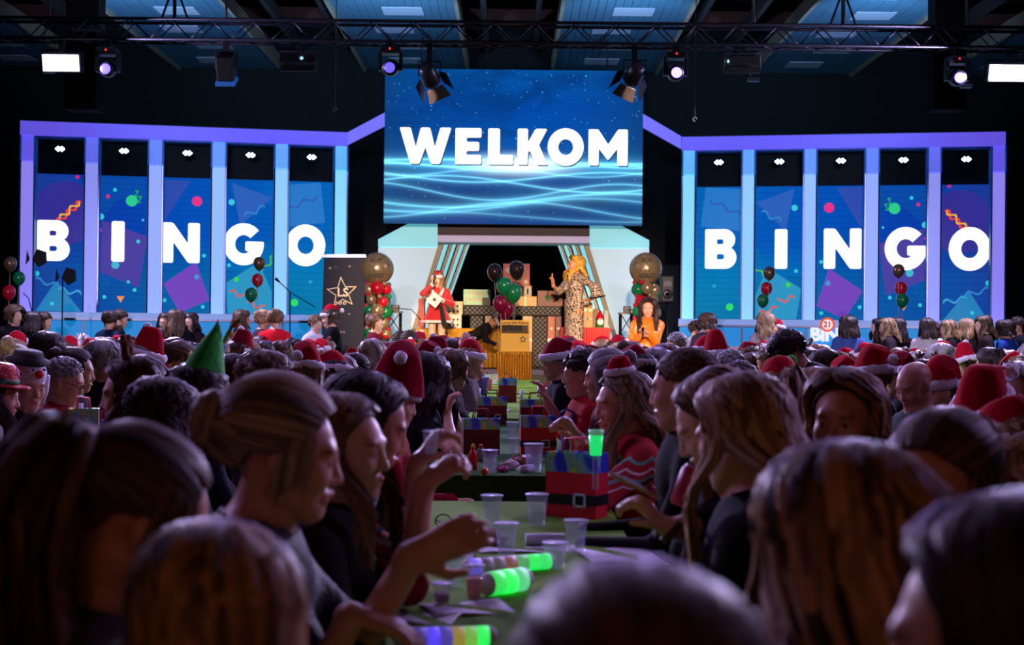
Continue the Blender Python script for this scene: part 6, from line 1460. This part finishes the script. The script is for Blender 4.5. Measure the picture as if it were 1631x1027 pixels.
for p2, col in zip(gpts[:5], ('e040c0', 'e8a828', '3a90e8', 'f0a040', 'f05030')): obj('pompom', MB().ball(p2 + Vector((0, -.012, .006)), .016, 7, noise=.08), mat(col, .9), h)
r_, p_, M_ = mid('woman in a red sequinned brim hat at the left edge', -2, 590, 6.6, 98, 80, hr('black', 'long', length=.48, vol=.012, wave=.012), topm=nordic('c8c0d0', 'a01828', '2a6a4a', z1=.98), skin=1,
     hands=[P(30, 722, 6.45), None], hdirs=[(1, .1, -.1), None], curl=(.7, .5))
hm = mat('b81020', .35, .3, bump=1, bscale=110)
h = headpart(r_, M_, 'brim_hat', MB().lathe([(.150, .072), (.152, .062), (.1, .058), (.092, .075), (.088, .15), (.06, .175), (0, .165)], 26, (0, .012, 0), Matrix.Diagonal((.95, 1.1, 1))), hm)
obj('hat_band', MB().lathe([(.096, .075), (.097, .095), (.093, .1)], 26, (0, .012, 0), Matrix.Diagonal((.95, 1.1, 1))), mat('1c7a34', .5), h)
for k in range(40):
    a, z = k * 2.4, .09 + .07 * ((k * 7) % 10) / 10; obj('white_dot', MB().ball((math.cos(a) * .088, .012 + math.sin(a) * .102, z), .005, 4), fur_m, h)
r_, p_, M_ = mid('man in a white snowman beanie with a red nose', 47, 572, 6.9, 48, 70, hr('dark', 'crop', length=.03, vol=.004), female=False, skin=1, top='12111a', hpitch=14,
     hands=[P(66, 690, 6.6), None], hdirs=[(.05, 0, 1), None], curl=(1.0, .5), poles=[(0, .3, -1), None], eyes=True)
h = headpart(r_, M_, 'snowman_hat', MB().ball((0, .015, .055), .105, 12, (.86, 1.05, .98)), mat('d4d2e6', .9, bump=.4, bscale=80))
for s in (-1, 1): obj('ear_flap', MB().tube([(s * .088, .0, .05), (s * .092, -.005, -.03), (s * .088, -.01, -.11)], [.03, .026, .008], 8), mat('d4d2e6', .9, bump=.4, bscale=80), h); obj('button_eye', MB().ball((s * .03, -.088, .105), .007, 6), ink, h)
obj('red_nose', MB().ball((0, -.1, .085), .022, 8), mat('d01820', .7), h); obj('black_brim', MB().lathe([(.11, .118), (.115, .125), (.08, .14), (.07, .17), (0, .175)], 20, (0, .03, 0)), recess_m, h)
r_, p_, M_ = mid('man with glasses and cropped grey hair in a red waistcoat', 112, 570, 7.5, 88, 80, hr('grey', 'crop', length=.025, vol=.003), female=False, skin=1, top='8a1020', hpitch=18); spectacles_on(r_, M_)
mid('woman with dark tied hair and a red top behind the man in glasses', 124, 557, 8.4, 96, 90, hr('dark', 'bun', vol=.006), top='1c1c30')
mid('grey-haired guest in a black jumper seen from behind, left', 171, 547, 9.4, 172, 140, hr('grey', 'bob' if False else 'long', length=.22, vol=.02, wave=.008), top='0c0b12')
r_, p_, M_ = mid('guest with dark grey-tipped dreadlocks', 80, 535, 11.5, 150, 110, hr('black', 'curly', length=.3, vol=.03), top='20202c')
r_, p_, M_ = mid('curly brown-haired guest with a white and red santa headband', 428, 568, 7.0, 128, 100, hr('brown', 'curly', length=.24, vol=.03), top='1c1420'); b2 = band(r_, M_, hat_red); obj('fur_tuft', MB().ball((-.06, 0, .12), .03, 8, (1.4, 1, .7), noise=.08), fur_m, b2)
mid('brunette in profile beside the green elf hat', 378, 566, 7.6, 80, 90, hr('dark', 'long', length=.4, vol=.012), skin=2, top='1a1018')
mid('guest with a drooping santa hat, pompom hanging at the back', 489, 566, 8.6, 178, 150, hr('light brown', 'long', length=.3, vol=.01), hat='santa', hatkw=dict(kind=2, height=.14), top='14141e')
mid('guest with a bulging santa hat, pompom on the left', 536, 572, 9.0, 170, 130, hr('dark', 'long', length=.3, vol=.012), hat='santa', hatkw=dict(kind=5, height=.13), top='101018')
mid('guest in a huge pointed dark red hat in profile', 636, 600, 6.6, 92, 90, hr('ash blond', 'crop', length=.04, vol=.004), hat='santa', hatkw=dict(kind=6, height=.24, droop=.0, r0=1.2, pw=1.0), hatm=hat_dark, skin=2, top='8a1224', hpitch=14)
mid('woman with thick dark hair beside the huge pointed hat', 684, 566, 7.4, 150, 100, hr('black', 'long', length=.42, vol=.02, wave=.014), top='1a1a22', sleeve=.3, hands=[P(712, 660, 7.2), None], hdirs=[(.2, 0, 1), None], curl=(.7, .5))
mid('brown-haired woman bare shouldered beside the middle table', 724, 558, 9.4, 128, 95, hr('light brown', 'long', length=.26, vol=.012), top='2a2028', sleeve=.1)
mid('guest with a santa hat leaning to the middle table', 752, 552, 12.0, 95, 90, hr('blond', 'long', length=.3), hat='santa', hatkw=dict(kind=0), top='6a5a62')
mid('guest raising both arms in front of the stage', 722, 541, 12.6, 175, 150, hr('dark', 'long', length=.2), top='3a2a2a', sleeve=.2, hands=[P(738, 556, 12.2), P(752, 553, 12.2)], hdirs=[(.1, 0, 1), (.3, 0, 1)], poles=[(-.6, .2, -.6), (.6, .2, -.6)], curl=(.3, .3))
mid('dark-haired man in a red jumper at the middle table', 925, 558, 8.0, -92, -85, hr('black', 'short', length=.06, vol=.012), female=False, top='b01a24', skin=1, sleeve=.5, hands=[P(872, 640, 7.8), None], hdirs=[(-.4, 0, 1), None], curl=(.4, .5))
mid('guest in a dark red santa hat leaning in at the middle table', 884, 552, 11.0, -80, -85, hr('light brown', 'short', length=.06), hat='santa', hatkw=dict(kind=2), hatm=hat_dark, skin=1, top='141420')
mid('grey-haired guest with a hair band behind the red festive jumper', 962, 560, 7.4, -100, -90, hr('grey', 'updo', vol=.01), skin=1, top='5a1420')
mid('guest in a floppy dark red santa hat behind the tiny santa hat', 1012, 562, 8.4, -150, -120, hr('dark', 'long', length=.25), hat='santa', hatkw=dict(kind=5, droop=.12), hatm=hat_dark, top='14141c')
mid('guest with white curly hair in a dark top', 1046, 560, 8.8, 178, 170, hr('grey', 'curly', length=.2, vol=.02), top='101120')
mid('grey-haired man near the orange performer', 1076, 529, 16.0, -130, -120, hr('grey', 'crop', length=.03, vol=.005), female=False, top='18182a')
r_, p_, M_ = mid('guest in a red jester santa hat with springs', 1140, 551, 11.2, -150, -120, hr('brown', 'short', length=.06), hat='santa', hatkw=dict(kind=3, height=.16), top='2a1a20')
obj('spring', MB().tube([(.02 + .01 * math.sin(i), -.05, .26 + i * .006) for i in range(12)], .003, 4), fur_m, r_).matrix_local = M_
mid('guest in a santa hat just left of the jester hat', 1120, 546, 12.6, 170, 150, hr('light brown', 'short', length=.06), hat='santa', hatkw=dict(kind=1), top='14141c')
mid('broad grey-haired man seen from behind, centre right', 1163, 557, 9.0, 175, 160, hr('grey', 'short', length=.045, vol=.008), female=False, top='16161e')
mid('dark-haired guest close behind the straight blond hair', 1178, 578, 7.0, 170, 160, hr('black', 'short', length=.08, vol=.014), top='0e0d12')
N_G = mid('guest in a santa hat with the pompom beside the ear, black top', 1240, 592, 6.0, -158, -170, hr('light brown', 'pony', length=.2), hat='santa', hatkw=dict(kind=3, height=.10), top='0e0d14', skin=2)
for k, dx in enumerate((-.03, -.09)): headpart(N_G[0], N_G[2], 'green_pompom', MB().ball((dx, -.02, .185), .028, 8, noise=.06, seed=k), mat('1fae34', .9))
r_, p_, M_ = mid('woman with long blond hair and a red headband, right', 1300, 590, 6.4, 178, 170, hr('blond', 'long', length=.55, vol=.02, wave=.01), top='1e1a2a'); band(r_, M_, hat_red, r=.009)
r_, p_, M_ = mid('spiky dark-haired guest bending forward in a black printed hoodie', 1236, 538, 8.6, -78, -82, hr('black', 'short', length=.08, vol=.02), female=False, top='0a0a0e', stand=True, lean=0, bend=58, hpitch=20)
q = p_.U(0, .145, .86); pr = obj('back_print', text_mesh('CR', .13, .003, .002), mat('b82a6a', .7), r_); pr.matrix_local = frame(q, p_.L @ np.array([-1., 0, 0]), p_.L @ np.array([0, 0, 1.])) if False else frame(q, Vector(p_.L @ np.array([-1., 0, 0])), Vector(p_.L @ np.array([0, 0, 1.])))
for (u, v, col, r) in ((1254, 581, '18a028', .03), (1268, 580, '18a028', .03)):
    pass
mid('guest in a santa hat in front of the right letter N', 1386, 572, 8.4, -140, -120, hr('light brown', 'short', length=.05), hat='santa', hatkw=dict(kind=2, height=.14), top='14141c', skin=2)
mid('guest in a squashed santa hat beside the bald man', 1432, 573, 9.8, -120, -110, hr('dark', 'short', length=.05), hat='santa', hatkw=dict(kind=0, droop=.1), hatm=hat_dark, top='14141c')
mid('bald man looking down, right', 1448, 575, 7.2, -58, -75, None, female=False, skin=1, top='2a3a34', hpitch=24)
mid('guest in a tall santa hat with a low pompom, behind the bald man', 1492, 590, 7.6, -60, -80, hr('light brown', 'short', length=.05), hat='santa', hatkw=dict(kind=5, height=.16), top='2c2430', skin=2)
mid('guest with a wide santa hat looking down to the left, right edge', 1556, 614, 5.2, -52, -75, hr('dark', 'short', length=.05), hat='santa', hatkw=dict(kind=2, height=.12), skin=2, top='2a2030', hpitch=30)
mid('guest under a santa hat at the right edge', 1610, 664, 4.1, -120, -100, hr('blond', 'long', length=.4), hat='santa', hatkw=dict(kind=3, height=.10), skin=1, top='2a2030')
r_, p_, M_ = mid('woman with grey hair and glasses at the right edge', 1622, 582, 6.2, -20, -40, hr('grey', 'long', length=.22, vol=.012), skin=1, top='20203a'); spectacles_on(r_, M_)

# ---- standing and far guests picked out by hand
def far(label, u, v, d, yaw, byaw, h, **k): return person(label, u, v, d, yaw, byaw, hair=h, **({'detail': 0} | k))
ST = dict(stand=True)
far('standing woman with curly brown hair at the left edge', 25, 489, 20.6, 60, 40, hr('brown', 'curly', length=.24, vol=.03), top='1a1620', skin=2, **ST)
far('standing guest with dark hair in front of the left pillar', 54, 498, 20.0, 180, 170, hr('black', 'long', length=.35), top='15141e', **ST)
far('standing man in profile beside the lectern', 72, 498, 20.3, 80, 90, hr('dark', 'short', length=.05), female=False, top='2a2430', **ST)
far('standing guest with tied hair in a navy top holding the gold balloon', 176, 498, 20.2, 170, 150, hr('dark', 'bun'), top='121c3c', **ST)
far('standing dark-haired guest in profile under the left letter I', 193, 494, 20.6, 90, 110, hr('dark', 'short', length=.07), top='0e0e16', **ST)
r_, p_, M_ = far('standing woman in glasses and a red chequered top', 263, 499, 20.4, -20, 10, hr('dark', 'long', length=.35), topm=spots('a01828', '0c0c10', 40, .5), skin=2, **ST); spectacles_on(r_, M_)
far('standing woman with long brown hair seen from behind, under the left letter N', 282, 494, 20.2, 180, 180, hr('brown', 'long', length=.45), top='15141e', **ST)
far('standing woman smiling beside fairy lights', 302, 499, 20.4, -10, -20, hr('black', 'long', length=.35), top='2a2028', skin=2, **ST)
far('standing brown-haired woman in profile under the left letter G', 388, 495, 20.3, 90, 120, hr('brown', 'long', length=.3), topm=sequin('3a3440'), **ST)
r_, p_, M_ = far('standing woman with fairy lights in piled blond curls', 421, 497, 20.2, 150, 120, hr('blond', 'updo', vol=.02), top='3a2a34', **ST); fairy_lights(r_, M_, 10, 2)
r_, p_, M_ = far('standing woman in a red top with fairy lights in her updo', 439, 496, 19.8, 178, 180, hr('light brown', 'bun', vol=.02), top='d01828', **ST); fairy_lights(r_, M_, 14, 3)
far('standing guest with a pale face and white shirt left of the banner', 504, 503, 20.6, 50, 60, hr('light brown', 'short', length=.05), top='d8d4e0', skin=2, **ST)
far('standing woman in a santa hat and black top in front of the banner', 524, 492, 20.2, -60, -90, hr('dark', 'long', length=.25), hat='santa', hatkw=dict(kind=2), top='14141e', skin=2, **ST)
r_, p_, M_ = far('standing guest with tied hair and a red bow in front of the balloon column', 601, 502, 20.0, 70, 90, hr('light brown', 'bun'), top='6a1a28', skin=2, **ST); band(r_, M_, hat_red)
far('standing guest with a round dark head left of the performer in red', 638, 529, 19.2, 175, 180, hr('black', 'short', length=.05), top='12121a')
far('dark-haired guest below the performer in red', 652, 528, 18.8, 178, 180, hr('black', 'short', length=.06), top='181420')
far('standing guest with dark curled hair in a grey top, right of the loudspeaker', 1127, 501, 20.2, 178, 180, hr('dark', 'curly', length=.26, vol=.02), top='2c3048', **ST)
far('standing guest in white beside the dark curled hair', 1110, 512, 20.6, 120, 120, hr('dark', 'short', length=.06), top='d8d0dc', **ST)
far('standing woman with long light brown curls under the right letter I', 1220, 499, 20.2, 178, 180, hr('blond', 'curly', length=.42, vol=.02), top='c8c0cc', **ST)
far('guest in a small santa hat beside the light brown curls', 1240, 514, 20.6, 150, 150, hr('light brown', 'short', length=.05), hat='santa', hatkw=dict(kind=0), top='c02030', **ST)
far('standing woman in a denim jacket with dark curls', 1351, 505, 20.2, 178, 180, hr('dark', 'curly', length=.36, vol=.02), top='4a60a8', **ST)
far('standing dark-haired guest under the right letter G', 1398, 508, 20.6, -90, -90, hr('black', 'long', length=.35), top='14121a', **ST)
far('standing blond woman in profile in a dark jacket', 1411, 508, 20.2, -85, -110, hr('blond', 'long', length=.4), top='2a2028', skin=2, **ST)
far('standing woman with dark hair and a bare shoulder', 1430, 507, 20.4, 170, 160, hr('black', 'long', length=.42), top='1a1014', sleeve=.1, **ST)
far('standing dark-haired woman in a white top under the right letter O', 1477, 508, 20.2, 178, 170, hr('dark', 'long', length=.35), top='d8d0dc', **ST)
far('standing guest hidden between the white top and the blond', 1491, 515, 20.7, 60, 60, hr('dark', 'short', length=.06), top='14121a', **ST)
far('standing blond woman in black facing the white top', 1508, 511, 20.3, -85, -100, hr('blond', 'long', length=.35), top='0e0d12', skin=2, **ST)
far('standing blond woman at the end of the right wall', 1542, 509, 20.3, 140, 150, hr('blond', 'long', length=.35), top='3a2a34', **ST)
far('standing brown-haired woman in profile at the last right pillar', 1564, 504, 20.1, -80, -100, hr('brown', 'long', length=.4), top='2a1a20', skin=2, **ST)
far('standing guest with dark curls in blue at the right edge', 1599, 512, 20.2, -140, -140, hr('black', 'curly', length=.26, vol=.025), top='1c3a8a', **ST)
far('standing man at the far right edge', 1618, 506, 20.6, -90, -90, hr('dark', 'short', length=.05), female=False, top='14121a', skin=1, **ST)

# ---- rows of guests at the far tables
marks = [(60, 'the left letter B'), (160, 'the left letter I'), (262, 'the left letter N'), (365, 'the left letter G'), (470, 'the left letter O'), (560, 'the roll-up banner'), (640, 'the left balloon column'), (720, 'the performer in red'), (810, 'the raffle box'), (900, 'the leopard print dress'), (980, 'the red table'), (1050, 'the loudspeaker'), (1130, 'the right letter B'), (1230, 'the right letter I'), (1340, 'the right letter N'), (1440, 'the right letter G'), (1631, 'the right letter O')]
rg = random.Random(21); taken = [(o.location.x, o.location.y) for o in bpy.data.objects if o.get('category') == 'person']; used = set()
tops = [('black', '101016'), ('navy', '141c38'), ('red', 'a81826'), ('dark green', '14402a'), ('grey', '44424e'), ('burgundy', '5a1220'), ('white', 'b8b0c0'), ('plum', '3a2040')]
styles = [('long', 'long straight', dict(length=.38)), ('long', 'wavy', dict(length=.32, wave=.014, vol=.016)), ('curly', 'curly', dict(length=.25, vol=.025)), ('short', 'short', dict(length=.055)), ('bun', 'pinned-up', {}), ('pony', 'ponytailed', dict(length=.25)), ('long', 'chin-length', dict(length=.24, vol=.014))]
for cx in (.02, -1.9, 1.85, -3.9, 3.9, -6.0, 6.0):
    for sd in (-1, 1):
        y = (8.6 if abs(cx) < 3 else 10.2 if abs(cx) < 5 else 13) + rg.uniform(0, .5)
        while y < 19.3:
            y += rg.uniform(.66, .9); x = cx + sd * (.60 + rg.uniform(-.04, .05))
            z = rg.uniform(1.20, 1.31); q = Vector((x, y, z)) - CAM
            uu = CX + q.x / q.y * F_PX; vv = HORIZON - q.z / q.y * F_PX + (uu - CX) * math.tan(ROLL)
            if not (-25 < uu < 1656) or rg.random() < .1: continue
            if any((x - a) ** 2 + (y - b) ** 2 < .5 ** 2 for a, b in taken): continue
            by = -sd * 90 + rg.choice((-15, 0, 15)); tw = rg.choice((0, 0, 35, 50, 65))
            yw = by + (tw if sd < 0 else -tw)
            for _ in range(30):
                hc = rg.choice(('black', 'dark', 'brown', 'brown', 'light brown', 'blond', 'ash blond', 'grey', 'auburn')); stl, sname, sk = rg.choice(styles); tn, tc_ = rg.choice(tops); hat_ = rg.random() < .36
                mk = min(marks, key=lambda m: abs(m[0] - uu))[1]
                lab = '%s %s haired guest in a %s%s top, below %s' % (sname.replace('long ', ''), hc.replace(' ', '-'), 'santa hat and ' if hat_ else '', tn.replace(' ', '-'), mk)
                if lab not in used: break
            used.add(lab); taken.append((x, y))
            r_, p_, M_ = person(lab, uu, vv, y, yw, by, detail=0 if y > 11.5 else 1, hair=(stl, *HC_[hc], sk), top=tc_, skin=rg.choice((0, 0, 1, 2)), lean=rg.choice((4, 10)), hpitch=rg.choice((6, 16)), hat='santa' if hat_ else None, hatkw=dict(kind=rg.randrange(7)), hatm=rg.choice((hat_red, hat_dark)), female=stl != 'short', group='guests at the far tables')
            e = rg.random()
            if not hat_ and e < .10: antlers(r_, M_, mat('6a3418', .95, bump=.6, bscale=90))
            elif not hat_ and e < .2: mini_santa(r_, M_, .0, .5)
            elif not hat_ and e < .3: fairy_lights(r_, M_, 9, int(y * 10))
            elif not hat_ and e < .4: band(r_, M_, hat_red, r=.009)

# ---- performers
def skirt_mesh(z0, z1, r0, r1, c=(0, 0), ry=.8, pl=10, amp=.06, n=40, rows=8, pw=1.0):
    V_ = []
    for i in range(rows + 1):
        t = i / rows; z = z0 + (z1 - z0) * t; r = r0 + (r1 - r0) * t ** pw
        for k in range(n): a = 2 * math.pi * k / n; q = r * (1 + amp * t * math.sin(a * pl)); V_.append((c[0] + math.cos(a) * q, c[1] + math.sin(a) * q * ry, z))
    return npmesh('skirt', V_, [(i * n + k, i * n + (k + 1) % n, (i + 1) * n + (k + 1) % n, (i + 1) * n + k) for i in range(rows) for k in range(n)])
red_v = mat('c01020', .6, sheen=.5, bump=.2, bscale=60)
r_, p_, M_ = person('performer in a red fur-trimmed dress and santa hat singing into a microphone', 697, 434, 24.0, -12, 5, detail=1, stand=True, floor=STAGE_Z, bare=True, hair=hr('blond', 'long', length=.34, vol=.014, wave=.012), hat='santa', hatkw=dict(kind=2, height=.09), skin=2, topm=red_v, sleeve=.95, lean=0, hpitch=2,
     hands=[P(690, 452, 23.75), P(703, 478, 23.75)], hdirs=[(-.1, -.2, 1), (-.8, -.3, .2)], curl=(.9, .8), poles=[(-.8, .3, -.8), (.9, .3, -.6)])
ft = obj('skirt', skirt_mesh(1.06, .83, .155, .27), red_v, r_); obj('fur_hem', MB().tube([(math.cos(a) * .27 * (1 + .06 * math.sin(a * 10)), math.sin(a) * .216 * (1 + .06 * math.sin(a * 10)), .83) for a in [i * math.pi / 24 for i in range(49)]], .026, 7, cap=False), fur_m, ft)
for i in (0, 1): obj('fur_cuff', MB().tube([Vector(p_.wr[i] - unit(p_.wr[i] - p_.el[i]) * .05), Vector(p_.wr[i] - unit(p_.wr[i] - p_.el[i]) * .005)], .046, 10), fur_m, r_)
obj('fur_collar', MB().tube([Vector(p_.U(x, y, z)) for x, y, z in ((-.05, -.14, .90), (-.10, -.09, 1.0), (-.09, .04, 1.05), (0, .08, 1.06), (.09, .04, 1.05), (.10, -.09, 1.0), (.05, -.14, .90))], .03, 8), fur_m, r_)
obj('sash', MB().prism([(.02, -.17, 1.12), (.09, -.16, 1.12), (.19, -.26, .72), (.08, -.27, .74)], (0, -.012, 0)), recess_m, r_)
mc = Vector(p_.wr[0]) + Vector((.02, -.05, .09)); t = thing('microphone', 'microphone held by the performer in red', 'microphone', (0, 0, 0)); t.matrix_world = r_.matrix_basis @ Matrix.Translation(mc)
obj('grip', MB().tube([(-.02, -.01, -.10), (0, 0, .04)], [.014, .018], 10), recess_m, t); obj('mesh_head', MB().ball((.006, .002, .06), .027, 8), steel_m, t)
t = thing('paper_bag', 'white diamond-shaped card held by the performer in red', 'card', P(692, 477, 23.55)); o = obj('card', MB().box((-.10, -.006, -.10), (.10, .006, .10), bevel=.004), mat('e8e0e0', .5), t); o.rotation_euler = (0, R(38), 0); t.name = 'printed_card'
o = obj('star_print', loops_mesh(star_loops(.05, .45), .004), ink, t); o.matrix_local = frame((0, -.012, 0), (1, 0, 0), (0, 0, 1))
leo = spots('dcc4b8', '20141c', 62, .5, (1, 1, .6)); 
r_, p_, M_ = person('performer in a long leopard print dress with big blond hair, raising a finger', 917, 409, 24.2, -74, -55, detail=1, stand=True, floor=STAGE_Z, bare=True, hair=hr('blond', 'long', length=.42, vol=.03, wave=.01, face=.8, face2=1.75, front=.0), skin='d8946e', topm=leo, sleeve=.72, lean=-2, hpitch=-2,
     hands=[P(881, 455, 23.95), P(940, 478, 24.0)], hdirs=[(-.1, 0, 1), (-.7, -.3, .1)], curl=(.55, .6), poles=[(-.5, .2, -1), (1, .1, -.2)])
N_hair = [c for c in r_.children if c.name.startswith('hair')][0]; N_hair.material_slots[0].link = 'OBJECT'; N_hair.material_slots[0].material = hair_mat('b07a28', 'f0c860')
obj('dress', skirt_mesh(1.06, .12, .172, .16, (0, .005), .82, 5, .03, pw=.6), leo, r_)
dv_ = Vector(p_.wr[1] - p_.el[1]); obj('bell_sleeve', MB().lathe([(.05, 0), (.07, .06), (.13, .16), (.125, .16), (.065, .06), (.046, 0)], 20, Vector(p_.el[1]), Vector((.2, .1, -1)).to_track_quat('Z', 'Y').to_matrix()), leo, r_)
f0 = p_.wr[0] + p_.hd[0] * .10; obj('raised_finger', MB().tube([Vector(f0), Vector(f0 + p_.hd[0] * .06), Vector(f0 + p_.hd[0] * .09 + np.array([.01, 0, 0]))], [.011, .010, .008], 8), skin_mat('d8946e'), r_)
org = spots('e87818', 'ffd070', 30, .66, rough=.35)
r_, p_, M_ = person('performer in a shiny orange turtleneck with long dark crimped hair', 1032, 476, 21.6, -6, 5, detail=1, stand=True, hair=hr('dark', 'curly', length=.5, vol=.022, wave=.012, face=.72), skin='d8987c', topm=org, sleeve=1., lean=0, hpitch=4, collar=.05,
     hands=[P(1022, 535, 21.3), P(1030, 530, 21.3)], hdirs=[(.3, -.2, .3), (-.6, -.2, .4)], curl=(.8, .7), eyes=True, legs='e07818')
t = thing('microphone', 'microphone held by the performer in orange', 'microphone', P(1024, 526, 21.2)); obj('grip', MB().tube([(0, 0, -.14), (0, 0, 0)], [.013, .017], 10), recess_m, t); obj('mesh_head', MB().ball((0, 0, .025), .026, 8), recess_m, t)
r_, p_, M_ = person('stagehand in black with a santa hat bending over the raffle box', 796, 506, 23.9, 78, 80, detail=1, stand=True, floor=STAGE_Z - .22, hair=hr('auburn', 'short', length=.07), hat='santa', hatkw=dict(kind=5), skin='c88a68', top='1c181c', female=False, lean=0, bend=62, hpitch=40, hands=[P(790, 548, 23.7), P(782, 545, 24.1)], curl=(.5, .5))
# ---- benches along the tables
bw = mat('5a4430', .6, var=.2, bscale=6)
for (x, y0, y1, lab) in ((-.62, 1.6, 5.6, 'left side of the nearest table'), (.66, 1.6, 5.6, 'right side of the nearest table'), (-.62, 6.6, 10.6, 'left side of the dark green table'), (.66, 6.6, 10.6, 'right side of the dark green table')):
    b_ = thing('bench', 'wooden bench along the ' + lab, 'bench', (x, (y0 + y1) / 2, 0), 'wooden benches'); part('seat', MB().box((x - .13, y0, .38), (x + .13, y1, .42)), bw, b_)
    for yy in (y0 + .4, y1 - .4): part('leg', MB().box((x - .11, yy - .02, 0), (x + .11, yy + .02, .38)), bw, b_)
